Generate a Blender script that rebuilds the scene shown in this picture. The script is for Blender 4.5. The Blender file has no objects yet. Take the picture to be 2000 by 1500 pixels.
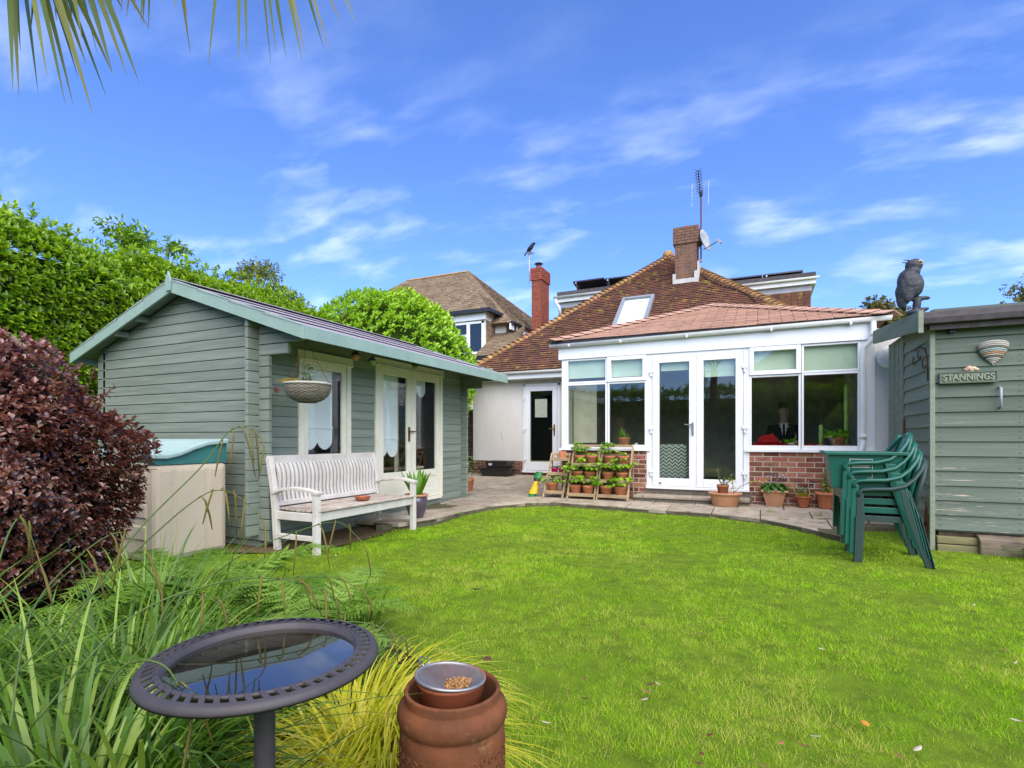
import bpy, bmesh, math, random
import numpy as np
from mathutils import Vector, Matrix, noise as mnoise
R = math.radians
rng = np.random.default_rng(7)
random.seed(7)
scene = bpy.context.scene
C = scene.collection

# ---------------------------------------------------------------- camera
FPX, HY, CZ, YAW = 1040.0, 857.0, 0.97, R(25)     # focal length in px of the 2000 px photo, horizon row, eye height, yaw to the house
cam_d = bpy.data.cameras.new('camera'); cam = bpy.data.objects.new('camera', cam_d); C.objects.link(cam)
cam.location = (0, 0, CZ); cam.rotation_euler = (R(90), 0, YAW)
cam_d.sensor_width = 36; cam_d.lens = 36 * FPX / 2000; cam_d.shift_y = (HY - 750) / 2000
cam_d.clip_start = 0.02; cam_d.clip_end = 3000
scene.camera = cam
CLX, CLY = 0.4, 2.7
# ---------------------------------------------------------------- light
SUN_EL, SUN_AZ = R(46), R(142)          # azimuth of the sun, clockwise from +Y
w = bpy.data.worlds.new('World'); scene.world = w; w.use_nodes = True
nt = w.node_tree; nt.nodes.clear()
def N(t, k, **kw):
    n = t.nodes.new(k)
    for a, b in kw.items():
        if a in n.inputs: n.inputs[a].default_value = b
        else: setattr(n, a, b)
    return n
sky = N(nt, 'ShaderNodeTexSky', sky_type='NISHITA', sun_disc=False, sun_elevation=SUN_EL, sun_rotation=SUN_AZ,
        altitude=0, air_density=1.0, dust_density=0.3, ozone_density=2.5)
tc = N(nt, 'ShaderNodeTexCoord'); sep = N(nt, 'ShaderNodeSeparateXYZ')
nt.links.new(tc.outputs['Generated'], sep.inputs[0])
zz = N(nt, 'ShaderNodeMath', operation='MAXIMUM'); nt.links.new(sep.outputs[2], zz.inputs[0]); zz.inputs[1].default_value = 0.0
za = N(nt, 'ShaderNodeMath', operation='ADD'); nt.links.new(zz.outputs[0], za.inputs[0]); za.inputs[1].default_value = 0.22
dx = N(nt, 'ShaderNodeMath', operation='DIVIDE'); dy = N(nt, 'ShaderNodeMath', operation='DIVIDE')
nt.links.new(sep.outputs[0], dx.inputs[0]); nt.links.new(za.outputs[0], dx.inputs[1])
nt.links.new(sep.outputs[1], dy.inputs[0]); nt.links.new(za.outputs[0], dy.inputs[1])
cx = N(nt, 'ShaderNodeCombineXYZ'); nt.links.new(dx.outputs[0], cx.inputs[0]); nt.links.new(dy.outputs[0], cx.inputs[1])
mp = N(nt, 'ShaderNodeMapping'); mp.inputs['Scale'].default_value = (0.8, 1.5, 1); mp.inputs['Location'].default_value = (CLX, CLY, 0)
mp.inputs['Rotation'].default_value = (0, 0, R(-18))
nt.links.new(cx.outputs[0], mp.inputs[0])
cn = N(nt, 'ShaderNodeTexNoise', Scale=2.0, Detail=7.0, Roughness=0.55, Distortion=0.15); nt.links.new(mp.outputs[0], cn.inputs['Vector'])
cr = N(nt, 'ShaderNodeValToRGB'); cr.color_ramp.elements[0].position = 0.47; cr.color_ramp.elements[1].position = 0.78
cr.color_ramp.elements[1].color = (0.8, 0.8, 0.8, 1)
nt.links.new(cn.outputs[0], cr.inputs[0])
tint = N(nt, 'ShaderNodeMix', data_type='RGBA', blend_type='MULTIPLY'); tint.inputs[0].default_value = 1
nt.links.new(sky.outputs[0], tint.inputs[6]); tint.inputs[7].default_value = (0.66, 0.87, 1.40, 1)
cm = N(nt, 'ShaderNodeMix', data_type='RGBA'); hf = N(nt, 'ShaderNodeMapRange', interpolation_type='SMOOTHSTEP'); nt.links.new(sep.outputs[2], hf.inputs[0])
hf.inputs[1].default_value = 0.38; hf.inputs[2].default_value = 0.60; hf.inputs[3].default_value = 1.0; hf.inputs[4].default_value = 0.12   # thin cloud lies in a belt low in the sky
cn2 = N(nt, 'ShaderNodeTexNoise', Scale=5.0, Detail=5.0, Roughness=0.52); nt.links.new(mp.outputs[0], cn2.inputs['Vector'])
br = N(nt, 'ShaderNodeMapRange', interpolation_type='SMOOTHSTEP'); nt.links.new(cn2.outputs[0], br.inputs[0]); br.inputs[1].default_value = 0.36; br.inputs[2].default_value = 0.66   # breaks the bank into small wisps
mb = N(nt, 'ShaderNodeMath', operation='MULTIPLY'); nt.links.new(br.outputs[0], mb.inputs[0]); nt.links.new(hf.outputs[0], mb.inputs[1])
mk = N(nt, 'ShaderNodeMath', operation='MULTIPLY'); nt.links.new(cr.outputs[0], mk.inputs[0]); nt.links.new(mb.outputs[0], mk.inputs[1])
nt.links.new(mk.outputs[0], cm.inputs[0]); nt.links.new(tint.outputs[2], cm.inputs[6])
cm.inputs[7].default_value = (6.6, 7.3, 8.2, 1)
bg = N(nt, 'ShaderNodeBackground', Strength=0.105); nt.links.new(cm.outputs[2], bg.inputs[0])
wo = N(nt, 'ShaderNodeOutputWorld'); nt.links.new(bg.outputs[0], wo.inputs[0])
sd = bpy.data.lights.new('sun', 'SUN'); sd.energy = 3.5; sd.angle = R(85); sd.color = (1, 0.92, 0.79)
so = bpy.data.objects.new('sun', sd); C.objects.link(so); so.location = (0, -5, 12)
sdir = Vector((math.sin(SUN_AZ) * math.cos(SUN_EL), math.cos(SUN_AZ) * math.cos(SUN_EL), math.sin(SUN_EL)))
so.rotation_euler = sdir.to_track_quat('Z', 'Y').to_euler()
scene.view_settings.view_transform = 'Standard'; scene.view_settings.look = 'None'
scene.view_settings.exposure = 1.05; scene.view_settings.gamma = 1; scene.view_settings.use_curve_mapping = False
scene.render.engine = 'CYCLES'
try:
    scene.cycles.max_bounces = 10; scene.cycles.transparent_max_bounces = 16
except Exception: pass

# ---------------------------------------------------------------- pixel -> place (a pixel gives a direction; the plane it touches gives the distance)
_c, _s = math.cos(YAW), math.sin(YAW)
def ray(px, py):
    X = (px - 1000) / FPX; return Vector((X * _c - _s, X * _s + _c, (HY - py) / FPX))
def onz(px, py, z): r = ray(px, py); t = (z - CZ) / r.z; return Vector((r.x * t, r.y * t, z))
def ony(px, py, y): r = ray(px, py); t = y / r.y; return Vector((r.x * t, y, CZ + r.z * t))
def onx(px, py, x): r = ray(px, py); t = x / r.x; return Vector((x, r.y * t, CZ + r.z * t))
def atd(px, py, D): r = ray(px, py); return Vector((r.x * D, r.y * D, CZ + r.z * D))
def sst(a, b, x): t = min(1, max(0, (x - a) / (b - a))); return t * t * (3 - 2 * t)
def patio_z(x, y): return -0.06 + 0.04 * sst(6.8, 8.4, y) + 0.09 * sst(9.2, 12.2, y)
def lawn_z(x, y): return -0.155 + 0.06 * sst(5.4, 8.2, y)

# ---------------------------------------------------------------- materials
MATS = {}
def M(name, c1, c2=None, scale=6, rough=0.6, bump=0.0, bscale=60, spec=0.3, orand=0.0, stretch=(1, 1, 1), metal=0.0,
      speck=None, speck_amt=0.62, speck_scale=30, coat=0.0, bdist=0.004, c3=None, hue=0.0):
    m = bpy.data.materials.new(name); m.use_nodes = True; t = m.node_tree; MATS[name] = m
    b = t.nodes['Principled BSDF']; b.inputs['Roughness'].default_value = rough; b.inputs['Metallic'].default_value = metal
    b.inputs['Specular IOR Level'].default_value = spec if rough < .84 else min(spec, .08); b.inputs['Coat Weight'].default_value = coat
    co = N(t, 'ShaderNodeTexCoord'); mpn = N(t, 'ShaderNodeMapping'); mpn.inputs['Scale'].default_value = stretch
    t.links.new(co.outputs['Object'], mpn.inputs[0])
    oi = N(t, 'ShaderNodeObjectInfo')
    off = N(t, 'ShaderNodeVectorMath', operation='SCALE'); off.inputs[0].default_value = (37, 53, 71); t.links.new(oi.outputs['Random'], off.inputs['Scale'])
    ad = N(t, 'ShaderNodeVectorMath', operation='ADD'); t.links.new(mpn.outputs[0], ad.inputs[0]); t.links.new(off.outputs[0], ad.inputs[1])
    vec = ad.outputs[0]
    n1 = N(t, 'ShaderNodeTexNoise', Scale=scale, Detail=8.0, Roughness=0.62); t.links.new(vec, n1.inputs['Vector'])
    rp = N(t, 'ShaderNodeValToRGB'); e = rp.color_ramp.elements
    c2 = c2 or tuple(v * 0.8 for v in c1)
    e[0].position = 0.32; e[1].position = 0.68; e[0].color = (*c2, 1); e[1].color = (*c1, 1)
    if c3: q = e.new(0.5); q.color = (*c3, 1)
    t.links.new(n1.outputs[0], rp.inputs[0]); col = rp.outputs[0]
    if speck:
        n2 = N(t, 'ShaderNodeTexNoise', Scale=speck_scale, Detail=5.0, Roughness=0.7); t.links.new(vec, n2.inputs['Vector'])
        r2 = N(t, 'ShaderNodeValToRGB'); r2.color_ramp.elements[0].position = speck_amt; r2.color_ramp.elements[1].position = min(1, speck_amt + 0.07)
        t.links.new(n2.outputs[0], r2.inputs[0])
        mx = N(t, 'ShaderNodeMix', data_type='RGBA'); t.links.new(r2.outputs[0], mx.inputs[0]); t.links.new(col, mx.inputs[6]); mx.inputs[7].default_value = (*speck, 1); col = mx.outputs[2]
    if orand or hue:
        hs = N(t, 'ShaderNodeHueSaturation'); t.links.new(col, hs.inputs['Color'])
        mr = N(t, 'ShaderNodeMapRange'); mr.inputs[3].default_value = 1 - orand; mr.inputs[4].default_value = 1 + orand
        t.links.new(oi.outputs['Random'], mr.inputs[0]); t.links.new(mr.outputs[0], hs.inputs['Value'])
        if hue:
            ml = N(t, 'ShaderNodeMath', operation='MULTIPLY'); ml.inputs[1].default_value = 7.31; fr = N(t, 'ShaderNodeMath', operation='FRACT')
            t.links.new(oi.outputs['Random'], ml.inputs[0]); t.links.new(ml.outputs[0], fr.inputs[0])
            m2 = N(t, 'ShaderNodeMapRange'); m2.inputs[3].default_value = 0.5 - hue; m2.inputs[4].default_value = 0.5 + hue
            t.links.new(fr.outputs[0], m2.inputs[0]); t.links.new(m2.outputs[0], hs.inputs['Hue'])
        col = hs.outputs[0]
    t.links.new(col, b.inputs['Base Color'])
    if bump:
        nb = N(t, 'ShaderNodeTexNoise', Scale=bscale, Detail=6.0, Roughness=0.6); t.links.new(vec, nb.inputs['Vector'])
        bp = N(t, 'ShaderNodeBump', Strength=bump, Distance=bdist); t.links.new(nb.outputs[0], bp.inputs['Height']); t.links.new(bp.outputs[0], b.inputs['Normal'])
    return m
def LEAF(name, cols, rough=0.45, trans=0.35, spec=0.4, tcol=None):
    """foliage: colour picked by each leaf's own random 'tint', some light passes through the blade"""
    m = bpy.data.materials.new(name); m.use_nodes = True; t = m.node_tree; MATS[name] = m
    b = t.nodes['Principled BSDF']; b.inputs['Roughness'].default_value = rough; b.inputs['Specular IOR Level'].default_value = spec
    at = N(t, 'ShaderNodeAttribute', attribute_name='tint'); rp = N(t, 'ShaderNodeValToRGB'); e = rp.color_ramp.elements
    e[0].color = (*cols[0], 1); e[1].color = (*cols[-1], 1)
    for i, cc in enumerate(cols[1:-1]): q = e.new((i + 1) / (len(cols) - 1)); q.color = (*cc, 1)
    t.links.new(at.outputs['Fac'], rp.inputs[0]); t.links.new(rp.outputs[0], b.inputs['Base Color'])
    tr = N(t, 'ShaderNodeBsdfTranslucent'); mc = N(t, 'ShaderNodeMix', data_type='RGBA', blend_type='MULTIPLY'); mc.inputs[0].default_value = 1
    t.links.new(rp.outputs[0], mc.inputs[6]); mc.inputs[7].default_value = (*(tcol or (1.3, 1.35, 0.7)), 1); t.links.new(mc.outputs[2], tr.inputs[0])
    ms = N(t, 'ShaderNodeMixShader'); ms.inputs[0].default_value = trans
    t.links.new(b.outputs[0], ms.inputs[1]); t.links.new(tr.outputs[0], ms.inputs[2])
    t.links.new(ms.outputs[0], t.nodes['Material Output'].inputs[0])
    return m
def GLASS(name, tintc=(0.9, 0.95, 0.93), ior=2.0, rough=0.0):
    m = bpy.data.materials.new(name); m.use_nodes = True; t = m.node_tree; t.nodes.clear(); MATS[name] = m
    tr = N(t, 'ShaderNodeBsdfTransparent'); tr.inputs[0].default_value = (*tintc, 1)
    gl = N(t, 'ShaderNodeBsdfGlossy', Roughness=rough); gl.inputs[0].default_value = (1, 1, 1, 1)
    fr = N(t, 'ShaderNodeFresnel', IOR=ior); ms = N(t, 'ShaderNodeMixShader'); o = N(t, 'ShaderNodeOutputMaterial')
    ge = N(t, 'ShaderNodeNewGeometry'); iv = N(t, 'ShaderNodeMath', operation='SUBTRACT'); iv.inputs[0].default_value = 1; t.links.new(ge.outputs['Backfacing'], iv.inputs[1])
    mu = N(t, 'ShaderNodeMath', operation='MULTIPLY'); t.links.new(fr.outputs[0], mu.inputs[0]); t.links.new(iv.outputs[0], mu.inputs[1])   # the rear face of a pane adds no second mirror
    t.links.new(mu.outputs[0], ms.inputs[0]); t.links.new(tr.outputs[0], ms.inputs[1]); t.links.new(gl.outputs[0], ms.inputs[2]); t.links.new(ms.outputs[0], o.inputs[0])
    return m

# ---------------------------------------------------------------- mesh building
WL = {}
class MB:
    def __init__(s): s.v = []; s.f = []
    def add(s, vs, fs):
        k = len(s.v); s.v += [tuple(p) for p in vs]; s.f += [tuple(i + k for i in f) for f in fs]; return s
    def box(s, x0, x1, y0, y1, z0, z1):
        return s.add([(x0, y0, z0), (x1, y0, z0), (x1, y1, z0), (x0, y1, z0), (x0, y0, z1), (x1, y0, z1), (x1, y1, z1), (x0, y1, z1)],
                     [(0, 3, 2, 1), (4, 5, 6, 7), (0, 1, 5, 4), (1, 2, 6, 5), (2, 3, 7, 6), (3, 0, 4, 7)])
    def bar(s, p, q, w, h, up=(0, 0, 1)):
        """rectangular bar from p to q, w wide across, h along up"""
        p, q = Vector(p), Vector(q); d = (q - p).normalized(); a = d.cross(Vector(up))
        if a.length < 1e-4: a = d.cross(Vector((0, 1, 0)))
        a.normalize(); b = a.cross(d).normalized(); a = a * w / 2; b = b * h / 2
        return s.add([p - a - b, p + a - b, p + a + b, p - a + b, q - a - b, q + a - b, q + a + b, q - a + b],
                     [(0, 1, 2, 3), (7, 6, 5, 4), (0, 4, 5, 1), (1, 5, 6, 2), (2, 6, 7, 3), (3, 7, 4, 0)])
    def tube(s, pts, r, n=8, cap=True, flat=None):
        """round tube through pts; r a number or one per point; flat=(a,b) makes an elliptical section"""
        pts = [Vector(p) for p in pts]; m = len(pts); rs = r if hasattr(r, '__len__') else [r] * m
        k = len(s.v); up = Vector((0, 0, 1)); prev = None
        for i, p in enumerate(pts):
            d = (pts[min(i + 1, m - 1)] - pts[max(i - 1, 0)]).normalized()
            a = d.cross(up) if prev is None else prev - d * prev.dot(d)
            if a.length < 1e-4: a = d.cross(Vector((1, 0, 0)))
            a.normalize(); prev = a; b = d.cross(a)
            fa, fb = flat if flat else (1, 1)
            for j in range(n):
                t = 2 * math.pi * j / n; s.v.append(tuple(p + (a * math.cos(t) * fa + b * math.sin(t) * fb) * rs[i]))
        for i in range(m - 1):
            for j in range(n):
                j2 = (j + 1) % n; s.f.append((k + i * n + j, k + i * n + j2, k + (i + 1) * n + j2, k + (i + 1) * n + j))
        if cap: s.f.append(tuple(k + j for j in range(n))[::-1]); s.f.append(tuple(k + (m - 1) * n + j for j in range(n)))
        return s
    def lathe(s, prof, n=24, c=(0, 0, 0), sx=1, sy=1, flute=None, cap=True):
        """profile of (radius, z) turned about z"""
        k = len(s.v); m = len(prof)
        for i, (r, z) in enumerate(prof):
            for j in range(n):
                t = 2 * math.pi * j / n; q = r * (1 + (flute[0] * math.cos(flute[1] * t) if flute and flute[2] <= i <= flute[3] else 0))
                s.v.append((c[0] + q * math.cos(t) * sx, c[1] + q * math.sin(t) * sy, c[2] + z))
        for i in range(m - 1):
            for j in range(n):
                j2 = (j + 1) % n; s.f.append((k + i * n + j, k + i * n + j2, k + (i + 1) * n + j2, k + (i + 1) * n + j))
        if cap: s.f.append(tuple(k + j for j in range(n))[::-1]); s.f.append(tuple(k + (m - 1) * n + j for j in range(n)))
        return s
    def prism(s, poly, d):
        """polygon (3-D points, in order) pushed along d"""
        n = len(poly); d = Vector(d); a = [Vector(p) for p in poly]
        return s.add(a + [p + d for p in a], [tuple(range(n))[::-1], tuple(range(n, 2 * n))] + [(i, (i + 1) % n, n + (i + 1) % n, n + i) for i in range(n)])
    def mesh(s, name, smooth=False):
        me = bpy.data.meshes.new(name); me.from_pydata(s.v, [], s.f)
        bm = bmesh.new(); bm.from_mesh(me); bmesh.ops.recalc_face_normals(bm, faces=bm.faces); bm.to_mesh(me); bm.free()
        if smooth: me.polygons.foreach_set('use_smooth', [True] * len(me.polygons))
        return me
    def build(s, name, mat, parent=None, smooth=False, bevel=0, world=True, angle=None):
        return put(s.mesh(name, smooth), name, mat, parent, bevel, world, smooth and angle)
def put(me, name, mat, parent=None, bevel=0, world=True, angle=None, loc=None):
    o = bpy.data.objects.new(name, me); C.objects.link(o)
    if not me.materials: me.materials.append(MATS[mat] if isinstance(mat, str) else mat)
    if parent is not None:
        o.parent = parent
        if world: o.location = -WL.get(parent.name, Vector((0, 0, 0)))
        WL[o.name] = Vector((0, 0, 0))
    if loc is not None: o.location = Vector(o.location) + Vector(loc)
    if bevel:
        b = o.modifiers.new('bevel', 'BEVEL'); b.width = bevel; b.segments = 2; b.limit_method = 'ANGLE'; b.angle_limit = R(40)
    return o
def tag(o, label, cat, group=None, kind=None):
    if label: o['label'] = label
    if cat: o['category'] = cat
    if group: o['group'] = group
    if kind: o['kind'] = kind
    return o
def thing(name, label, cat, loc=(0, 0, 0), rotz=0, group=None):
    o = bpy.data.objects.new(name, None); C.objects.link(o); o.location = loc; o.rotation_euler = (0, 0, rotz); o.empty_display_size = 0.1
    WL[o.name] = Vector(loc); return tag(o, label, cat, group)
def struct(o): o['kind'] = 'structure'; return o
def stuff(o): o['kind'] = 'stuff'; return o
def dup(root, loc, rotz, label, group=None):
    r = root.copy(); C.objects.link(r); r.location = loc; r.rotation_euler = (0, 0, rotz); r['label'] = label; WL[r.name] = Vector(loc)
    if group: r['group'] = group
    for ch in root.children:
        c = ch.copy(); C.objects.link(c); c.parent = r
        for g in ch.children:
            d = g.copy(); C.objects.link(d); d.parent = c
    return r
def np_mesh(name, verts, faces, tint=None, smooth=False):
    """verts (n,3) array, faces (m,k) array of equal-sized faces"""
    me = bpy.data.meshes.new(name); nv = len(verts); nf, k = faces.shape
    me.vertices.add(nv); me.vertices.foreach_set('co', np.ascontiguousarray(verts, dtype=np.float32).ravel())
    me.loops.add(nf * k); me.loops.foreach_set('vertex_index', np.ascontiguousarray(faces, dtype=np.int32).ravel())
    me.polygons.add(nf); me.polygons.foreach_set('loop_start', np.arange(0, nf * k, k, dtype=np.int32))
    try: me.polygons.foreach_set('loop_total', np.full(nf, k, dtype=np.int32))
    except Exception: pass
    if smooth: me.polygons.foreach_set('use_smooth', np.ones(nf, dtype=bool))
    me.update(calc_edges=True)
    if tint is not None:
        a = me.attributes.new('tint', 'FLOAT', 'POINT'); a.data.foreach_set('value', np.ascontiguousarray(tint, dtype=np.float32))
    return me
def unit(a): return a / (np.linalg.norm(a, axis=-1, keepdims=True) + 1e-9)
def leaf_mesh(name, pos, d, nrm, L, W, tint, fold=0.25, curl=0.2, hi=True, wide=0.45):
    """pointed, folded, curled leaves: pos base points, d pointing, nrm upper side"""
    n = len(pos); d = unit(d); sd_ = unit(np.cross(d, nrm)); up = np.cross(sd_, d); L = np.broadcast_to(L, n)[:, None]; W = np.broadcast_to(W, n)[:, None]
    def pt(a, b, c): return pos + d * (L * a) + sd_ * (W * b) + up * (L * c)
    if hi:
        P = [pt(0, 0, 0), pt(.3, -.42, fold * .25), pt(.32, 0, -curl * .05), pt(.3, .42, fold * .25), pt(.68, -.4, fold * .2 - curl * .28), pt(.7, 0, -curl * .35), pt(.68, .4, fold * .2 - curl * .28), pt(1, 0, -curl)]
        F = [(0, 3, 2), (0, 2, 1), (2, 3, 6), (2, 6, 5), (1, 2, 5), (1, 5, 4), (5, 6, 7), (4, 5, 7)]
    else:
        P = [pt(0, 0, 0), pt(wide, -.5, fold * .25), pt(wide, .5, fold * .25), pt(1, 0, -curl)]; F = [(0, 2, 3), (0, 3, 1)]
    k = len(P); V = np.stack(P, 1).reshape(-1, 3); F = np.array(F)
    Fa = (F[None] + (np.arange(n) * k)[:, None, None]).reshape(-1, 3)
    return np_mesh(name, V, Fa, np.repeat(np.broadcast_to(tint, n), k), smooth=hi)
def blade_mesh(name, base, head, L, W, lift, droop, tint, seg=5, taper=0.75, twist=None):
    """arching strap leaves: start at base, lean along head (unit xy), rise by lift*L, fall by droop*L at the tip"""
    n = len(base); L = np.broadcast_to(L, n)[:, None]; W = np.broadcast_to(W, n)[:, None]; lift = np.broadcast_to(lift, n)[:, None]; droop = np.broadcast_to(droop, n)[:, None]
    hx = np.concatenate([head, np.zeros((n, 1))], 1); side = np.stack([-head[:, 1], head[:, 0], np.zeros(n)], 1)
    if twist is not None: side = side * np.cos(twist)[:, None] + hx * np.sin(twist)[:, None]
    rows = []
    for i in range(seg + 1):
        t = i / seg; run = np.sqrt(np.maximum(0.02, 1 - np.clip(lift, 0, .97) ** 2))
        p = base + hx * (L * run * (t ** 1.25)); p = p + np.concatenate([np.zeros((n, 2)), L * (lift * t - droop * t ** 2.4)], 1)
        wv = W * ((0.55 + 0.45 * min(1, t * 4)) * (1 - max(0, (t - (1 - taper)) / taper) ** 1.6) + 0.02)
        rows += [p - side * wv / 2, p + side * wv / 2]
    k = 2 * (seg + 1); V = np.stack(rows, 1).reshape(-1, 3)
    F = np.array([(2 * i, 2 * i + 1, 2 * i + 3, 2 * i + 2) for i in range(seg)])
    Fa = (F[None] + (np.arange(n) * k)[:, None, None]).reshape(-1, 4)
    return np_mesh(name, V, Fa, np.repeat(np.broadcast_to(tint, n), k), smooth=True)
def clip_poly(poly, a, b):
    """keep the part of a 2-D polygon left of the line a->b"""
    out = []; n = len(poly); sd2 = lambda p: (b[0] - a[0]) * (p[1] - a[1]) - (b[1] - a[1]) * (p[0] - a[0])
    for i in range(n):
        p, q = poly[i], poly[(i + 1) % n]; sp, sq = sd2(p), sd2(q)
        if sp >= 0: out.append(p)
        if (sp >= 0) != (sq >= 0): t = sp / (sp - sq); out.append((p[0] + (q[0] - p[0]) * t, p[1] + (q[1] - p[1]) * t))
    return out
def inside(poly, x, y):
    x = np.asarray(x); y = np.asarray(y); r = np.zeros(x.shape, bool); n = len(poly); j = n - 1
    for i in range(n):
        xi, yi = poly[i]; xj, yj = poly[j]
        cnd = ((yi > y) != (yj > y)) & (x < (xj - xi) * (y - yi) / (yj - yi + 1e-12) + xi); r ^= cnd; j = i
    return r
def vnoise(x, y, sc, seed=0):
    """smooth value noise on the ground plane"""
    g = np.random.default_rng(seed).random((64, 64)); u = np.asarray(x) / sc + 20; v = np.asarray(y) / sc + 20
    i = np.floor(u).astype(int); j = np.floor(v).astype(int); a = u - i; b = v - j; a = a * a * (3 - 2 * a); b = b * b * (3 - 2 * b)
    q = lambda di, dj: g[(i + di) % 64, (j + dj) % 64]
    return (q(0, 0) * (1 - a) + q(1, 0) * a) * (1 - b) + (q(0, 1) * (1 - a) + q(1, 1) * a) * b
# ---------------------------------------------------------------- palette
M('lawn_soil', (0.14, 0.225, 0.013), (0.08, 0.125, 0.012), scale=9, rough=0.95, bump=0.8, bscale=120, bdist=0.01, speck=(0.20, 0.17, 0.06), speck_amt=0.66, speck_scale=25)
M('bed_soil', (0.035, 0.026, 0.018), (0.015, 0.012, 0.009), scale=20, rough=1, bump=1, bscale=70, bdist=0.02)
M('bare_soil', (0.16, 0.115, 0.07), (0.085, 0.06, 0.035), scale=14, rough=1, bump=1, bscale=90, bdist=0.01, speck=(0.07, 0.10, 0.02), speck_amt=0.58, speck_scale=18)
M('slab', (0.42, 0.355, 0.27), (0.27, 0.225, 0.165), scale=5, rough=0.9, bump=0.5, bscale=55, orand=0.14, speck=(0.16, 0.14, 0.095), speck_amt=0.58, speck_scale=6)
M('slab_joint', (0.13, 0.11, 0.075), (0.07, 0.075, 0.035), scale=12, rough=1, bump=0.7)
M('step_stone', (0.22, 0.19, 0.15), (0.09, 0.08, 0.065), scale=30, rough=0.95, bump=0.9, bscale=60, bdist=0.01, speck=(0.5, 0.47, 0.4), speck_amt=0.68, speck_scale=60)
M('log_paint', (0.235, 0.272, 0.222), (0.165, 0.198, 0.162), scale=2.2, rough=0.7, spec=0.2, bump=0.55, bscale=16, stretch=(.7, .7, 12), orand=0.12, speck=(0.31, 0.345, 0.29), speck_amt=0.64, speck_scale=3.2)
M('log_end', (0.26, 0.33, 0.30), (0.19, 0.245, 0.22), scale=20, rough=0.65, bump=0.4, bscale=60, orand=0.08)
M('trim_paint', (0.275, 0.385, 0.325), (0.225, 0.325, 0.275), scale=5, rough=0.5, bump=0.2, bscale=40, speck=(0.22, 0.27, 0.25), speck_amt=0.68, speck_scale=16)
M('felt', (0.33, 0.30, 0.33), (0.26, 0.235, 0.26), scale=8, rough=0.95, bump=0.7, bscale=260, orand=0.05)
M('felt_dark', (0.10, 0.088, 0.088), (0.06, 0.053, 0.055), scale=10, rough=0.9, bump=0.7, bscale=220, speck=(0.2, 0.18, 0.17), speck_amt=0.68, speck_scale=40)
M('cream', (0.74, 0.72, 0.59), (0.66, 0.63, 0.50), scale=4, rough=0.5, bump=0.15, bscale=40, speck=(0.45, 0.4, 0.27), speck_amt=0.72, speck_scale=14)
M('upvc', (0.80, 0.81, 0.81), (0.75, 0.76, 0.76), scale=2, rough=0.28, spec=0.5, speck=(0.68, 0.68, 0.65), speck_amt=0.66, speck_scale=5)
M('gutter_white', (0.78, 0.79, 0.77), (0.68, 0.69, 0.64), scale=3, rough=0.35, spec=0.5, speck=(0.5, 0.52, 0.42), speck_amt=0.66, speck_scale=8)
M('render_white', (0.72, 0.695, 0.645), (0.60, 0.575, 0.53), scale=1.6, rough=0.95, bump=0.9, bscale=90, bdist=0.008, speck=(0.42, 0.40, 0.36), speck_amt=0.66, speck_scale=3, stretch=(1, 1, 0.35))
M('mortar', (0.58, 0.50, 0.385), (0.40, 0.34, 0.26), scale=15, rough=1, bump=0.6)
M('brick', (0.30, 0.115, 0.075), (0.185, 0.075, 0.055), scale=9, rough=0.92, bump=0.8, bscale=70, orand=0.48, hue=0.016, speck=(0.085, 0.065, 0.055), speck_amt=0.57, speck_scale=8)
M('plinth_brick', (0.20, 0.095, 0.062), (0.11, 0.06, 0.042), scale=9, rough=0.95, bump=0.8, bscale=70, orand=0.3, hue=0.012, speck=(0.06, 0.055, 0.04), speck_amt=0.58, speck_scale=9)
M('tile_clay', (0.185, 0.082, 0.052), (0.08, 0.047, 0.036), scale=3.4, rough=0.9, bump=0.5, bscale=90, speck=(0.27, 0.20, 0.04), speck_amt=0.565, speck_scale=4.5, c3=(0.13, 0.063, 0.044))
M('tile_bonnet', (0.33, 0.18, 0.085), (0.20, 0.10, 0.055), scale=7, rough=0.9, bump=0.5, bscale=90, orand=0.25, speck=(0.33, 0.25, 0.07), speck_amt=0.55, speck_scale=6)
M('tile_brown', (0.26, 0.195, 0.13), (0.15, 0.105, 0.07), scale=2.5, rough=0.95, bump=0.5, bscale=60, speck=(0.34, 0.27, 0.13), speck_amt=0.58, speck_scale=4)
M('tile_lichen', (0.42, 0.23, 0.05), (0.27, 0.17, 0.07), scale=4, rough=0.95, bump=0.5, bscale=60)
M('tile_new', (0.47, 0.295, 0.21), (0.375, 0.225, 0.16), scale=6, rough=0.85, bump=0.6, bscale=160, orand=0.12)
M('tile_new_under', (0.13, 0.07, 0.055), rough=0.9)
M('brick_old', (0.20, 0.105, 0.065), (0.08, 0.06, 0.05), scale=5, rough=0.95, bump=0.6, orand=0.3, hue=0.01, speck=(0.24, 0.20, 0.12), speck_amt=0.63, speck_scale=9)
M('brick_red', (0.38, 0.115, 0.06), (0.17, 0.06, 0.04), scale=11, rough=0.92, bump=0.6, orand=0.2, hue=0.01)
M('mortar_pale', (0.36, 0.27, 0.19), (0.24, 0.17, 0.12), scale=12, rough=1)
M('lead', (0.36, 0.37, 0.39), (0.26, 0.27, 0.29), scale=8, rough=0.55, bump=0.2)
M('cement', (0.55, 0.53, 0.49), (0.42, 0.40, 0.36), scale=8, rough=0.95, bump=0.5)
M('grey_frame', (0.23, 0.245, 0.26), (0.19, 0.2, 0.215), scale=4, rough=0.4, spec=0.5)
M('block', (0.33, 0.25, 0.16), (0.20, 0.155, 0.10), scale=6, rough=1, bump=0.8, bscale=60, orand=0.18, speck=(0.12, 0.10, 0.07), speck_amt=0.6, speck_scale=7)
M('black_plastic', (0.014, 0.014, 0.016), (0.02, 0.02, 0.022), scale=6, rough=0.35, spec=0.5)
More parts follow.
